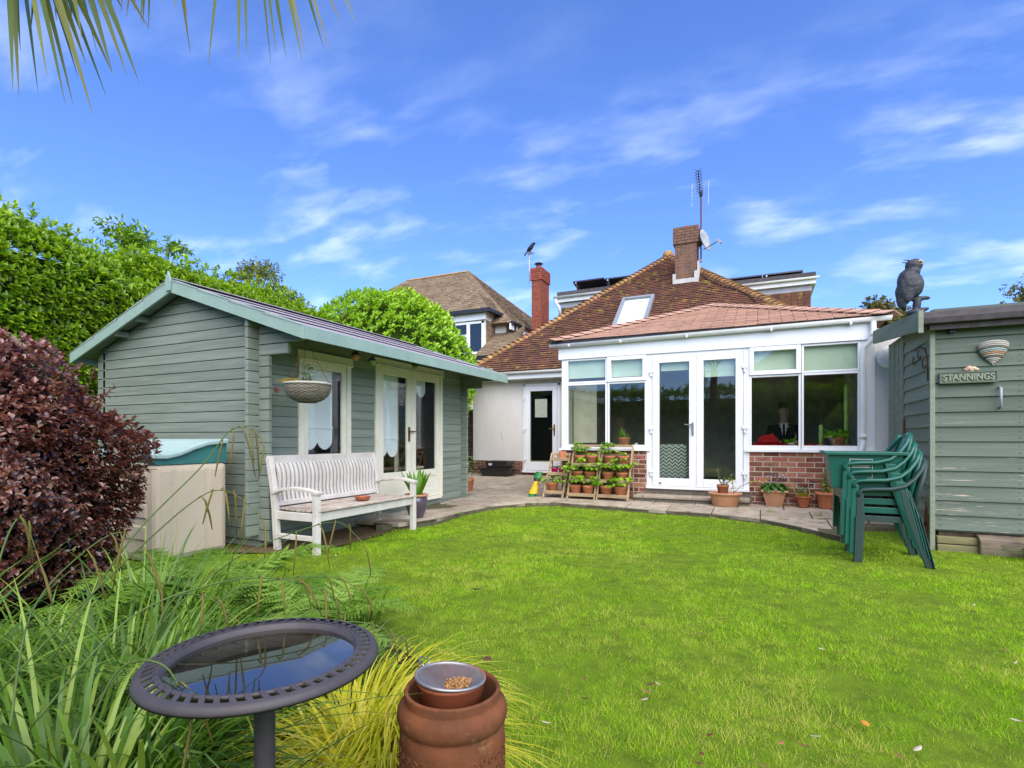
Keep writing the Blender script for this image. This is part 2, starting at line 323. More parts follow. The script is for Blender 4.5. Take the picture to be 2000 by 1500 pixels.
M('black_metal', (0.02, 0.02, 0.022), (0.035, 0.033, 0.03), scale=10, rough=0.5)
M('solar', (0.025, 0.028, 0.04), (0.05, 0.045, 0.045), scale=5, rough=0.2, spec=0.6)
M('alu', (0.42, 0.42, 0.42), (0.3, 0.3, 0.3), scale=10, rough=0.4, metal=0.7)
M('rust', (0.18, 0.07, 0.035), (0.09, 0.04, 0.025), scale=25, rough=0.9, bump=0.5)
M('shed_paint', (0.138, 0.17, 0.134), (0.098, 0.122, 0.097), scale=3, rough=0.78, spec=.15, bump=0.5, bscale=24, stretch=(0.35, 0.35, 7), orand=0.13, speck=(0.23, 0.22, 0.16), speck_amt=0.62, speck_scale=3)
M('shed_worn', (0.134, 0.165, 0.131), (0.095, 0.118, 0.094), scale=3, rough=0.75, bump=0.6, bscale=24, stretch=(0.5, 0.5, 9), orand=0.06, speck=(0.46, 0.37, 0.28), speck_amt=0.60, speck_scale=5)
M('shed_side', (0.235, 0.265, 0.19), (0.17, 0.195, 0.14), scale=3, rough=0.75, bump=0.5, bscale=24, stretch=(1, 0.35, 6), orand=0.07)  # paler, yellower copy of the shed green: light on the side put into colour
M('timber_grey', (0.26, 0.205, 0.15), (0.115, 0.09, 0.068), scale=4, rough=0.95, bump=1.0, bscale=14, stretch=(0.5, 3, 8), bdist=0.012, speck=(0.045, 0.038, 0.03), speck_amt=0.63, speck_scale=7)
M('timber_green', (0.235, 0.215, 0.11), (0.15, 0.135, 0.075), scale=6, rough=0.95, bump=0.6, bscale=30, stretch=(0.5, 1, 5))
M('ladder_wood', (0.40, 0.295, 0.165), (0.29, 0.205, 0.115), scale=8, rough=0.8, bump=0.4, bscale=50, orand=0.12)
M('bench_paint', (0.66, 0.635, 0.58), (0.54, 0.49, 0.42), scale=7, rough=0.7, bump=0.35, bscale=60, orand=0.05, speck=(0.36, 0.26, 0.17), speck_amt=0.665, speck_scale=11)
M('bench_seat', (0.56, 0.50, 0.43), (0.30, 0.225, 0.155), scale=9, rough=0.85, bump=0.5, bscale=60, stretch=(3, 0.8, 1), orand=0.12)
M('terracotta', (0.43, 0.155, 0.070), (0.34, 0.115, 0.052), scale=9, rough=0.75, bump=0.2, bscale=90, orand=0.12, speck=(0.46, 0.26, 0.17), speck_amt=0.67, speck_scale=14)
M('terracotta_plastic', (0.36, 0.105, 0.045), (0.30, 0.085, 0.035), scale=7, rough=0.45, orand=0.1, spec=0.4)
M('terracotta_tan', (0.49, 0.255, 0.135), (0.40, 0.195, 0.10), scale=8, rough=0.7, bump=0.2, orand=0.06, speck=(0.33, 0.17, 0.09), speck_amt=0.66, speck_scale=12)
M('chimney_clay', (0.225, 0.082, 0.036), (0.105, 0.045, 0.024), scale=9, rough=0.85, bump=0.5, bscale=70, speck=(0.26, 0.14, 0.06), speck_amt=0.6, speck_scale=14, spec=0.35)
M('blue_glaze', (0.055, 0.055, 0.10), (0.10, 0.055, 0.075), scale=7, rough=0.16, spec=0.6, coat=0.4, stretch=(3, 3, 0.7), speck=(0.16, 0.10, 0.10), speck_amt=0.62, speck_scale=9)
M('green_plastic', (0.008, 0.095, 0.068), (0.006, 0.08, 0.057), scale=3, rough=0.36, spec=0.5, orand=0.06, speck=(0.03, 0.12, 0.09), speck_amt=0.68, speck_scale=12)
M('green_plastic_dull', (0.022, 0.05, 0.045), (0.016, 0.04, 0.036), scale=3, rough=0.5, spec=0.4)
M('box_beige', (0.54, 0.46, 0.335), (0.49, 0.41, 0.295), scale=3, rough=0.6, speck=(0.44, 0.365, 0.25), speck_amt=0.64, speck_scale=7)
M('lid_green', (0.36, 0.49, 0.46), (0.29, 0.41, 0.385), scale=3, rough=0.55, speck=(0.23, 0.32, 0.29), speck_amt=0.66, speck_scale=10)
M('lid_dark', (0.05, 0.20, 0.18), (0.035, 0.14, 0.13), scale=5, rough=0.5)
M('bath_metal', (0.070, 0.062, 0.064), (0.05, 0.044, 0.047), scale=14, rough=0.55, spec=0.4, bump=0.15, bscale=150, speck=(0.12, 0.105, 0.10), speck_amt=0.66, speck_scale=40)
M('steel', (0.62, 0.60, 0.58), (0.5, 0.48, 0.46), scale=12, rough=0.3, metal=1.0)
M('sieve_wire', (0.30, 0.285, 0.265), (0.22, 0.205, 0.19), scale=30, rough=0.5, metal=0.6, speck=(0.2, 0.13, 0.08), speck_amt=.66, speck_scale=25)
M('sieve_rim', (0.45, 0.43, 0.41), (0.33, 0.3, 0.28), scale=20, rough=0.5, metal=0.8)
M('seed', (0.50, 0.30, 0.13), (0.38, 0.2, 0.08), scale=60, rough=0.9, orand=0.25)
M('wicker', (0.26, 0.225, 0.165), (0.15, 0.13, 0.10), scale=14, rough=0.8, bump=0.4, orand=0.22, speck=(0.14, 0.18, 0.20), speck_amt=0.6, speck_scale=9)
M('wicker_pale', (0.50, 0.47, 0.40), (0.36, 0.34, 0.29), scale=10, rough=0.8, orand=0.15)
M('owl', (0.060, 0.066, 0.075), (0.028, 0.030, 0.035), scale=16, rough=0.55, bump=0.9, bscale=34, bdist=0.012, speck=(0.16, 0.17, 0.18), speck_amt=0.66, speck_scale=28)
M('eye_amber', (0.50, 0.34, 0.14), rough=0.3)
M('crow', (0.008, 0.008, 0.01), rough=0.5)
M('cloth_white', (0.84, 0.84, 0.82), (0.79, 0.79, 0.77), scale=4, rough=0.9, bump=0.2)
M('cloth_beige', (0.52, 0.44, 0.33), (0.42, 0.35, 0.26), scale=6, rough=0.95, bump=0.3)
M('blind', (0.62, 0.66, 0.52), (0.56, 0.60, 0.46), scale=5, rough=0.9)
M('brass', (0.55, 0.38, 0.12), rough=0.35, metal=0.9)
M('bronze', (0.16, 0.105, 0.06), rough=0.5, metal=0.6)
M('room_wall', (0.40, 0.37, 0.31), rough=0.95)
M('room_floor', (0.17, 0.12, 0.08), rough=0.6)
M('dark_wood', (0.055, 0.032, 0.02), (0.035, 0.02, 0.014), rough=0.5)
M('red_cloth', (0.36, 0.014, 0.018), rough=0.85)
M('magenta', (0.45, 0.004, 0.12), rough=0.4)
M('leaf_litter', (0.24, 0.125, 0.055), (0.13, 0.07, 0.035), scale=20, rough=0.85, orand=0.35, hue=0.02)
M('leaf_yellow', (0.58, 0.31, 0.025), (0.42, 0.17, 0.02), scale=15, rough=0.6)
M('leaf_pale', (0.62, 0.52, 0.42), (0.5, 0.36, 0.27), scale=25, rough=0.8, orand=0.15)
M('bark', (0.14, 0.10, 0.07), (0.07, 0.05, 0.035), scale=10, rough=1, bump=1, bscale=30, bdist=0.02, stretch=(1, 1, 0.3))
M('stem_green', (0.10, 0.16, 0.03), (0.07, 0.11, 0.025), rough=0.6)
M('stem_brown', (0.13, 0.075, 0.035), rough=0.8)
M('catkin', (0.20, 0.13, 0.045), (0.15, 0.16, 0.035), scale=70, rough=0.95, bump=1, bscale=260, bdist=0.003)
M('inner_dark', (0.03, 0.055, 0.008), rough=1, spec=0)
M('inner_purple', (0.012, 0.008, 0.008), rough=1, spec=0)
M('skin', (0.50, 0.31, 0.23), rough=0.6)
M('suit', (0.02, 0.021, 0.026), rough=0.85)
M('shirt', (0.72, 0.72, 0.74), rough=0.8)
M('stem_pale', (0.26, 0.34, 0.10), (0.18, 0.26, 0.07), rough=0.5)
M('stone_white', (0.7, 0.66, 0.6), rough=0.6, orand=0.2)
M('shell', (0.62, 0.47, 0.33), (0.5, 0.3, 0.2), scale=30, rough=0.5, orand=0.3)
M('bag_green', (0.03, 0.19, 0.05), (0.02, 0.13, 0.04), rough=0.35, speck=(0.75, 0.78, 0.7), speck_amt=0.62, speck_scale=9)
M('bag_yellow', (0.72, 0.50, 0.02), (0.6, 0.36, 0.02), scale=6, rough=0.35)
M('bag_dark', (0.03, 0.04, 0.03), rough=0.35)
M('lantern_amber', (0.32, 0.16, 0.035), (0.2, 0.09, 0.03), scale=30, rough=0.4)
M('lantern_green', (0.14, 0.20, 0.03), (0.09, 0.13, 0.02), scale=30, rough=0.4)
M('heart', (0.45, 0.1, 0.1), rough=0.5)
M('poster', (0.66, 0.56, 0.46), (0.72, 0.66, 0.58), scale=9, rough=0.7, speck=(0.25, 0.09, 0.06), speck_amt=0.6, speck_scale=26)
M('water_bed', (0.03, 0.028, 0.024), rough=0.6)
GLASS('glass'); GLASS('glass_dim', (0.72, 0.78, 0.76), 1.7); GLASS('glass_pale', (0.92, 0.95, 0.95), 1.65)
GLASS('water', (0.62, 0.6, 0.52), 1.9)
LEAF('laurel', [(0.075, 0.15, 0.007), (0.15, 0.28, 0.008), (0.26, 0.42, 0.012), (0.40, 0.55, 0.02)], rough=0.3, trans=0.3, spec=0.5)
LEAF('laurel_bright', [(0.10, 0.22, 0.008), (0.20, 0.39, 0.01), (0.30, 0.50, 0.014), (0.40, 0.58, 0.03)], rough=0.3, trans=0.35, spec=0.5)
LEAF('tree_pale', [(0.08, 0.12, 0.015), (0.17, 0.22, 0.03), (0.28, 0.28, 0.05), (0.30, 0.2, 0.05)], rough=0.5, trans=0.35)
LEAF('tree_autumn', [(0.06, 0.085, 0.015), (0.12, 0.13, 0.025), (0.22, 0.17, 0.03), (0.24, 0.13, 0.03)], rough=0.55, trans=0.3)
LEAF('purple_leaf', [(0.055, 0.022, 0.016), (0.13, 0.046, 0.030), (0.25, 0.095, 0.055), (0.38, 0.25, 0.20), (0.19, 0.18, 0.055)], rough=0.24, trans=0.22, spec=0.85, tcol=(1.5, 0.6, 0.5))
LEAF('grass_blade', [(0.10, 0.23, 0.006), (0.215, 0.455, 0.007), (0.34, 0.60, 0.014), (0.50, 0.57, 0.07), (0.56, 0.46, 0.19)], rough=0.7, trans=0.4, spec=0.08)
LEAF('sedge_leaf', [(0.045, 0.11, 0.010), (0.095, 0.21, 0.014), (0.18, 0.32, 0.025), (0.32, 0.43, 0.07)], rough=0.38, trans=0.3, spec=0.45)
LEAF('gold_grass', [(0.26, 0.36, 0.010), (0.50, 0.52, 0.015), (0.66, 0.60, 0.025), (0.72, 0.64, 0.12)], rough=0.42, trans=0.4)
LEAF('stripe_grass', [(0.12, 0.22, 0.05), (0.25, 0.35, 0.12), (0.42, 0.48, 0.25)], rough=0.42, trans=0.4)
LEAF('fern', [(0.06, 0.14, 0.010), (0.12, 0.24, 0.014), (0.20, 0.34, 0.035), (0.32, 0.44, 0.11)], rough=0.5, trans=0.35)
LEAF('palm_leaf', [(0.07, 0.115, 0.015), (0.12, 0.165, 0.022), (0.18, 0.19, 0.03), (0.23, 0.13, 0.04)], rough=0.45, trans=0.3)
LEAF('pot_leaf', [(0.08, 0.20, 0.010), (0.16, 0.34, 0.012), (0.24, 0.44, 0.02), (0.34, 0.50, 0.05)], rough=0.4, trans=0.35)
LEAF('hosta_leaf', [(0.035, 0.10, 0.02), (0.06, 0.16, 0.025), (0.10, 0.22, 0.04)], rough=0.35, trans=0.25)
LEAF('strap_leaf', [(0.06, 0.18, 0.010), (0.10, 0.26, 0.012), (0.17, 0.36, 0.02)], rough=0.3, trans=0.3, spec=0.5)
LEAF('grey_leaf', [(0.12, 0.18, 0.09), (0.2, 0.26, 0.14), (0.3, 0.36, 0.2)], rough=0.6, trans=0.2)
LEAF('yellow_leaf', [(0.2, 0.26, 0.02), (0.4, 0.38, 0.03), (0.5, 0.38, 0.03)], rough=0.45, trans=0.35)
LEAF('petal_yellow', [(0.6, 0.42, 0.01), (0.75, 0.55, 0.02)], rough=0.6, trans=0.3, tcol=(1, 1, 0.6))
LEAF('petal_violet', [(0.30, 0.2, 0.45), (0.5, 0.4, 0.62), (0.75, 0.7, 0.8)], rough=0.6, trans=0.3, tcol=(1, 1, 1))
LEAF('petal_pink', [(0.45, 0.12, 0.2), (0.6, 0.3, 0.35), (0.5, 0.4, 0.3)], rough=0.6, trans=0.3, tcol=(1, 1, 1))
LEAF('petal_white', [(0.7, 0.65, 0.6), (0.75, 0.55, 0.5)], rough=0.6, trans=0.3, tcol=(1, 1, 1))
# ---------------------------------------------------------------- ground, lawn, patio
struct(MB().add([(-900, -900, -0.3), (900, -900, -0.3), (900, 900, -0.3), (-900, 900, -0.3)], [(0, 1, 2, 3)]).build('ground', 'lawn_soil'))
def grid_sheet(name, mat, x0, x1, y0, y1, nx, ny, zf):
    xs, ys = np.meshgrid(np.linspace(x0, x1, nx), np.linspace(y0, y1, ny)); z = np.vectorize(zf)(xs, ys)
    V = np.stack([xs, ys, z], -1).reshape(-1, 3); i = np.arange((ny - 1) * nx).reshape(ny - 1, nx)[:, :-1].ravel()
    return put(np_mesh(name, V, np.stack([i, i + 1, i + nx + 1, i + nx], 1), smooth=True), name, mat)
lawn = struct(grid_sheet('lawn', 'lawn_soil', -14, 9, -9, 15, 90, 90, lambda x, y: lawn_z(x, y) + 0.012 * (mnoise.noise((x * 1.3, y * 1.3, 0)))))
EDGE_PX = [(735, 1024), (770, 1021), (804, 1018.5), (860, 1010), (897, 1000), (935, 993), (980, 986), (1040, 981), (1097, 981), (1190, 988), (1267, 994), (1376, 1001), (1422, 1006), (1500, 1015), (1550, 1025), (1641, 1045)]
EDGE = []
for p in EDGE_PX:
    q = onz(*p, -0.03)
    for _ in range(4): q = onz(*p, patio_z(q.x, q.y))
    EDGE.append((q.x, q.y))
EDGE += [(1.05, 7.35), (1.54, 7.5)]
PATIO = EDGE + [(1.54, 9.0), (1.54, 12.3), (-7.3, 12.3), (-7.3, 8.2), (-4.66, 8.2), (-4.66, 5.55)]
bmx = bmesh.new()
patio_pts = []
base = MB(); base.prism([(x, y, 0) for x, y in PATIO], (0, 0, 1))
me = base.mesh('patio')
nP = len(PATIO)
for i, v in enumerate(me.vertices): v.co.z = (min(patio_z(v.co.x, v.co.y) - 0.014, -0.034) if v.co.y < 11 else -0.03) if i >= nP else -0.29
bm = bmesh.new(); bm.from_mesh(me); bmesh.ops.triangulate(bm, faces=bm.faces[:]); bm.to_mesh(me); bm.free()
patio = struct(put(me, 'patio', 'slab_joint'))
gx = -7.2; rowi = 0
yy = 5.28
while yy < 12.2:
    dy_ = 0.6; xx = -7.2 - (0.3 if rowi % 2 else 0)
    while xx < 1.5:
        dx_ = 0.6 if rowi % 3 else 0.75
        poly = [(xx + .007, yy + .007), (xx + dx_ - .007, yy + .007), (xx + dx_ - .007, yy + dy_ - .007), (xx + .007, yy + dy_ - .007)]
        cx_, cy_ = xx + dx_ / 2, yy + dy_ / 2
        best = min(range(len(EDGE) - 1), key=lambda k: (cx_ - (EDGE[k][0] + EDGE[k + 1][0]) / 2) ** 2 + (cy_ - (EDGE[k][1] + EDGE[k + 1][1]) / 2) ** 2)
        for kk in ([best] if best < len(EDGE) - 4 else range(len(EDGE) - 4, len(EDGE) - 1)):
            if len(poly) > 2 and math.hypot(cx_ - (EDGE[kk][0] + EDGE[kk + 1][0]) / 2, cy_ - (EDGE[kk][1] + EDGE[kk + 1][1]) / 2) < 1.1: poly = clip_poly(poly, EDGE[kk], EDGE[kk + 1])
        for a, b in (((-4.64, 9), (-4.64, 3)),) if cy_ < 8.15 else (((-7.25, 13), (-7.25, 3)),):
            if len(poly) > 2: poly = clip_poly(poly, b, a) if False else clip_poly(poly, a, b)
        if len(poly) > 2: poly = clip_poly(poly, (1.53, 0), (1.53, 20))
        ok = len(poly) > 2 and not (cy_ > 9.1 and cx_ > -3.0)
        if ok and (inside(PATIO, np.array([cx_]), np.array([cy_]))[0] or best < len(EDGE)):
            ar = abs(sum(poly[i][0] * poly[(i + 1) % len(poly)][1] - poly[(i + 1) % len(poly)][0] * poly[i][1] for i in range(len(poly)))) / 2
            mx_ = sum(q[0] for q in poly) / len(poly); my_ = sum(q[1] for q in poly) / len(poly)
            if ar > 0.012 and bool(inside(PATIO, np.array([mx_]), np.array([my_]))[0]):
                dz = random.uniform(-0.004, 0.004); tl = random.uniform(-.006, .006)
                m_ = MB(); m_.prism([(x, y, -0.05) for x, y in poly], (0, 0, 0.05)); me = m_.mesh('paving_slab')
                for v in me.vertices: v.co.z += patio_z(v.co.x, v.co.y) + dz + tl * (v.co.x - cx_)
                put(me, 'paving_slab', 'slab', patio, bevel=0.004)
        xx += dx_
    yy += dy_; rowi += 1

# planting bed on the left, with dark soil
BED = [(-0.33, 0.25), (-0.42, 0.75), (-0.62, 1.3), (-0.95, 1.75), (-1.5, 2.2), (-2.2, 2.5), (-3.0, 2.72), (-4.0, 2.78), (-4.86, 2.72), (-7.5, 2.72), (-7.5, -1.5), (-0.5, -1.5)]
me = MB().add([(x, y, 0) for x, y in BED], [tuple(range(len(BED)))]).mesh('planting_bed')
bm = bmesh.new(); bm.from_mesh(me); bmesh.ops.triangulate(bm, faces=bm.faces[:]); bmesh.ops.subdivide_edges(bm, edges=bm.edges[:], cuts=5, use_grid_fill=True)
for v in bm.verts: v.co.z = lawn_z(v.co.x, v.co.y) + 0.018 + 0.012 * mnoise.noise((v.co.x * 3, v.co.y * 3, 1))
bm.to_mesh(me); bm.free(); struct(put(me, 'planting_bed', 'bed_soil'))
# worn bare strip below the summerhouse and the bench
ST = [(-4.9, 3.45), (-4.2, 3.75), (-3.95, 4.3), (-3.98, 5.0), (-4.15, 5.5), (-4.64, 5.9), (-4.9, 5.9)]
me = MB().add([(x, y, lawn_z(x, y) + 0.016) for x, y in ST], [tuple(range(len(ST)))]).mesh('bare_earth'); struct(put(me, 'bare_earth', 'bare_soil'))

# lawn grass: blades over the lawn, denser towards the camera
def lawn_blades(n):
    x = rng.uniform(-5.2, 4.6, n); y = rng.uniform(0.2, 8.6, n)
    d = np.hypot(x, y); keep = rng.random(n) < np.clip(2.1 / np.maximum(d, 1.0), 0.0, 1.0) ** 1.15
    Xc = x * _c + y * _s; D = -x * _s + y * _c; keep &= (D > 0.9) & (np.abs(Xc / np.maximum(D, .1)) < 1.35)
    x, y = x[keep], y[keep]
    k = ~inside(PATIO, x, y) & ~inside(BED, x + rng.normal(0, .07, len(x)), y + rng.normal(0, .07, len(y))) & ~((x < -4.62) & (y > 3.6)) & ~((x > 1.56) & (y > 6.52))
    bare = inside(ST, x + rng.normal(0, .12, len(x)), y + rng.normal(0, .12, len(y))); k &= ~(bare & (rng.random(len(x)) < 0.86))
    k &= rng.random(len(x)) < np.clip(1.25 - .9 * (vnoise(x, y, .05, 31) > .68) - .6 * (vnoise(x, y, .35, 5) > .72), .12, 1)
    return x[k], y[k]
x, y = lawn_blades(2300000)
n = len(x); z = -0.155 + 0.06 * np.clip((y - 5.4) / 2.8, 0, 1) ** 2 * (3 - 2 * np.clip((y - 5.4) / 2.8, 0, 1)) - 0.012
patch = vnoise(x, y, 0.55, 1) * .5 + vnoise(x, y, 0.17, 2) * .3 + vnoise(x, y, 1.6, 3) * .45
dry = np.clip((patch - 0.62) * 2.2, 0, 1); worn = np.clip((vnoise(x, y, 0.35, 5) - .66) * 3, 0, 1)
dist = np.hypot(x, y)
tuft = vnoise(x, y, 0.085, 11) * .6 + vnoise(x, y, 0.23, 12) * .5
fine = vnoise(x, y, 0.032, 21) * .6 + vnoise(x, y, 0.075, 22) * .5
h = rng.uniform(0.012, 0.036, n) * (0.6 + .75 * fine) * (0.55 + 0.85 * tuft) * (1.05 - 0.55 * worn) ; wd = rng.uniform(0.0022, 0.0042, n) * (1 + 0.16 * np.maximum(0, dist - 2.5))
a = rng.uniform(0, 2 * math.pi, n); le = rng.uniform(0.15, 1.15, n) * h; b = rng.uniform(0, 2 * math.pi, n)
P0 = np.stack([x, y, z], 1); sd_ = np.stack([np.cos(b), np.sin(b), np.zeros(n)], 1) * (wd / 2)[:, None]
tip = P0 + np.stack([np.cos(a) * le, np.sin(a) * le, h], 1)
tn = np.clip(0.43 + rng.normal(0, .23, n) + dry * .22 + (patch - .6) * .30 + (tuft - .55) * .25 + (fine - .55) * .62 - .12 * (vnoise(x, y, .9, 14) > .62), 0, 0.85)
tn = np.where(rng.random(n) < 0.035 + 0.14 * dry + .10 * worn, rng.uniform(0.75, 1, n), tn)
V = np.stack([P0 - sd_, P0 + sd_, tip], 1).reshape(-1, 3)
gr = put(np_mesh('lawn_grass', V, np.arange(3 * n).reshape(n, 3), np.repeat(tn, 3)), 'lawn_grass', 'grass_blade')
stuff(gr); tag(gr, 'short bright green mown grass of the lawn', 'grass')
print('grass blades', n)
# ---------------------------------------------------------------- conservatory
YC = 8.896; XL, XR = -3.18, 1.44; ZS, ZF = 0.80, 2.36      # facade plane, ends, sill underside, fascia underside
cons = thing('conservatory', 'white framed conservatory with pinkish tiled hip roof, brick base and double glass doors', 'conservatory', (-0.9, YC, -0.02))
def brick_rows(parent, mat, x0, x1, z0, z1, yf, breaks=(), L=0.212, H=0.062, J=0.0145, depth=0.1, start=0):
    """stretcher bond: every brick a child of its wall"""
    cache = {}; r = start; z = z0
    while z < z1 - 0.02:
        h = min(H, z1 - z); x = x0 - (0 if r % 2 == 0 else (L + J) / 2)
        while x < x1 - 0.01:
            a, b = max(x, x0), min(x + L, x1)
            if b - a > 0.03:
                key = (round(b - a, 2), round(h, 2))
                if key not in cache:
                    cache[key] = MB().box(-(b - a) / 2, (b - a) / 2, 0, depth, 0, h).mesh('brick')
                put(cache[key], 'brick', mat, parent, loc=((a + b) / 2, yf + random.uniform(-.0025, .0025), z))
            x += L + J
        z += H + J; r += 1
for a, b in ((XL, -1.66), (-0.184, XR + 0.02)):
    wall = MB().box(a, b, YC + 0.005, YC + 0.12, -0.12, ZS - 0.03).build('dwarf_wall', 'mortar', cons)
    brick_rows(wall, 'brick', a, b, -0.055, ZS - 0.035, YC)
    MB().box(a - .03, b + .02, YC - 0.045, YC + 0.13, ZS - 0.03, ZS + 0.008).build('window_sill', 'upvc', cons, bevel=0.004)
fr = lambda n, *b, parent=None, bev=0.006: MB().box(*b).build(n, 'upvc', parent or cons, bevel=bev)
# fascia, corner posts, door posts
fr('fascia', XL - .05, XR + .02, YC - 0.035, YC + 0.06, ZF, ZF + 0.26)
fr('post', XL, XL + .085, YC, YC + .08, ZS + .008, ZF); fr('post', XR - .16, XR + .02, YC, YC + .08, ZS + .008, ZF)
fr('post', -1.70, -1.605, YC - .004, YC + .08, 0.165, ZF); fr('post', -0.235, -0.15, YC - .004, YC + .08, 0.165, ZF)
fr('door_head', -1.605, -0.235, YC - .002, YC + .08, ZF - .045, ZF)
def sash(name, x0, x1, z0, z1, w=0.045, proud=0.02, glass=True, y=YC, parent=None, wb=None):
    """a closed frame with its pane as sub-part"""
    wb = wb or w; m = MB(); yf = y - proud
    m.box(x0, x0 + w, yf, y + .06, z0, z1); m.box(x1 - w, x1, yf, y + .06, z0, z1); m.box(x0 + w, x1 - w, yf, y + .06, z0, z0 + wb); m.box(x0 + w, x1 - w, yf, y + .06, z1 - w, z1)
    f = m.build(name, 'upvc', parent or cons, bevel=0.005)
    if glass: MB().box(x0 + w, x1 - w, y + .02, y + .036, z0 + wb, z1 - w).build('pane', 'glass', f)
    return f
ZT = 1.93
for (a, m_, b, op) in ((XL + .085, -2.36, -1.70, 1), (-0.15, 0.545, XR - .16, 0)):
    sash('window', a, m_ - .004, ZS + .008, ZT, .03, 0.004, wb=.06); sash('window', m_ + .004, b, ZS + .008, ZT, .03, 0.004, wb=.06)
    if op: sash('window', a, m_ - .004, ZT + .004, ZF - .004, .03, .004); sash('opening_window', m_ + .004, b, ZT + .004, ZF - .004, .062, .03)
    else: sash('opening_window', a, m_ - .004, ZT + .004, ZF - .004, .062, .03); sash('window', m_ + .004, b, ZT + .004, ZF - .004, .03, .004)
# french doors
for a, b, hs in ((-1.60, -0.922, 1), (-0.918, -0.24, -1)):
    d = sash('door', a, b, 0.205, ZF - .05, .105, .028, wb=0.125)
    hx = a - 0.02 if hs > 0 else b + 0.02
    for hz in (0.42, 1.12, 2.05):
        MB().box(hx - .035, hx + .045, YC - .06, YC - .03, hz, hz + .05).box(hx - .012, hx + .018, YC - .05, YC - .0, hz - .06, hz).build('hinge', 'upvc', d, bevel=0.004)
    if hs > 0:
        MB().bar((-0.975, YC - .07, 1.19), (-1.09, YC - .07, 1.20), .018, .018).box(-0.985, -0.955, YC - .06, YC - .025, 1.03, 1.23).build('door_handle', 'steel', d)
        MB().box(-1.50, -1.455, YC - .035, YC - .028, 0.235, 0.265).build('vent_slot', 'grey_frame', d)
fr('threshold', -1.70, -0.15, YC - .05, YC + .08, 0.158, 0.20)
MB().box(-1.74, -0.12, YC - .01, YC + .1, -.1, 0.156).build('threshold_wall', 'step_stone', cons)
st = MB().box(-1.82, -0.16, YC - .33, YC - .012, -.06, .028).build('doorstep', 'step_stone', cons, bevel=.012)
MB().box(-1.85, -0.95, YC - .36, YC - .012, .03, .072).build('step_slab', 'slab', st, bevel=.008); MB().box(-0.945, -0.14, YC - .36, YC - .012, .03, .072).build('step_slab', 'slab', st, bevel=.008)
# gutter and downpipe
gz = 2.635
def halfround(p, q, r, n=8):
    m = MB(); p, q = Vector(p), Vector(q); d = (q - p).normalized(); a = Vector((d.y, -d.x, 0)).normalized(); k = []
    for e in (p, q):
        for i in range(n + 1):
            t = math.pi * i / n; k.append(e + a * r * math.cos(t) - Vector((0, 0, 1)) * r * math.sin(t))
    m.add(k, [(i, i + 1, n + 2 + i, n + 1 + i) for i in range(n)] + [tuple(range(n + 1)), tuple(range(n + 1, 2 * n + 2))]); return m
halfround((-3.36, YC - .10, gz - .02), (1.63, YC - .10, gz + .02), .058).build('gutter', 'gutter_white', cons, smooth=True)
for gxp in (-3.0, -2.1, -1.05, 0.15, 1.15): MB().box(gxp - .012, gxp + .012, YC - .161, YC - .035, gz - .066, gz - .03).build('gutter_bracket', 'gutter_white', cons)
MB().tube([(1.42, YC - .10, gz - .03), (1.42, YC - .10, gz - .22), (1.40, YC - .10, gz - .30), (1.315, YC - .075, gz - .38), (1.30, YC - .07, gz - .46), (1.30, YC - .07, .98), (1.30, YC - .07, .90), (1.27, YC - .11, .82), (1.265, YC - .12, .5), (1.265, YC - .12, -.02)], .036, 12).build('downpipe', 'gutter_white', cons, smooth=True)
for zz_ in (1.0, 2.42): MB().tube([((1.30 if zz_ < 2 else 1.42), YC - (.07 if zz_ < 2 else .1), zz_ - .03), ((1.30 if zz_ < 2 else 1.42), YC - (.07 if zz_ < 2 else .1), zz_ + .03)], .044, 12).build('pipe_collar', 'gutter_white', cons, smooth=True)

def course_tiles(o, u, v, poly, gauge, width, thick, lift=0.012, jit=0.0, gap=0.004, tail=1.25):
    """tiles laid in courses on a sloping plane: o origin, u along the eave, v up the slope, poly (u,v) convex outline; gives one list of 8 corner points per tile"""
    o, u, v = Vector(o), Vector(u).normalized(), Vector(v).normalized(); nn = u.cross(v).normalized()
    if nn.z < 0: nn = -nn
    out = []; vmax = max(p[1] for p in poly); k = 0; vv = 0.0
    def span(q):
        xs = []
        for i in range(len(poly)):
            (a0, b0), (a1, b1) = poly[i], poly[(i + 1) % len(poly)]
            if (b0 - q) * (b1 - q) <= 0 and abs(b1 - b0) > 1e-9: xs.append(a0 + (a1 - a0) * (q - b0) / (b1 - b0))
        return (min(xs), max(xs)) if len(xs) > 1 else None
    while vv < vmax - 0.01:
        lo, hi = span(min(vv + 1e-4, vmax)), span(min(vv + gauge, vmax - 1e-4))
        if lo and hi:
            x = math.floor(lo[0] / width) * width - (width / 2 if k % 2 else 0)
            while x < lo[1]:
                a0, b0 = max(x + gap, lo[0]), min(x + width - gap, lo[1]); a1, b1 = max(x + gap, hi[0]), min(x + width - gap, hi[1])
                if b0 - a0 > 0.02:
                    if b1 - a1 < 0.002: a1 = b1 = min(max((a1 + b1) / 2, a0), b0); b1 += .002
                    dz = random.uniform(-jit, jit); t0, t1 = lift + thick + dz, thick + dz * .3
                    vt = min(vv + gauge * tail, vmax)
                    P = lambda s, q, h: o + u * s + v * q + nn * h
                    out.append([P(a0, vv, t0 - thick), P(b0, vv, t0 - thick), P(b1, vt, t1 - thick), P(a1, vt, t1 - thick), P(a0, vv, t0), P(b0, vv, t0), P(b1, vt, t1), P(a1, vt, t1)])
                x += width
        vv += gauge; k += 1
    return out
BOXF = [(0, 3, 2, 1), (4, 5, 6, 7), (0, 1, 5, 4), (1, 2, 6, 5), (2, 3, 7, 6), (3, 0, 4, 7)]
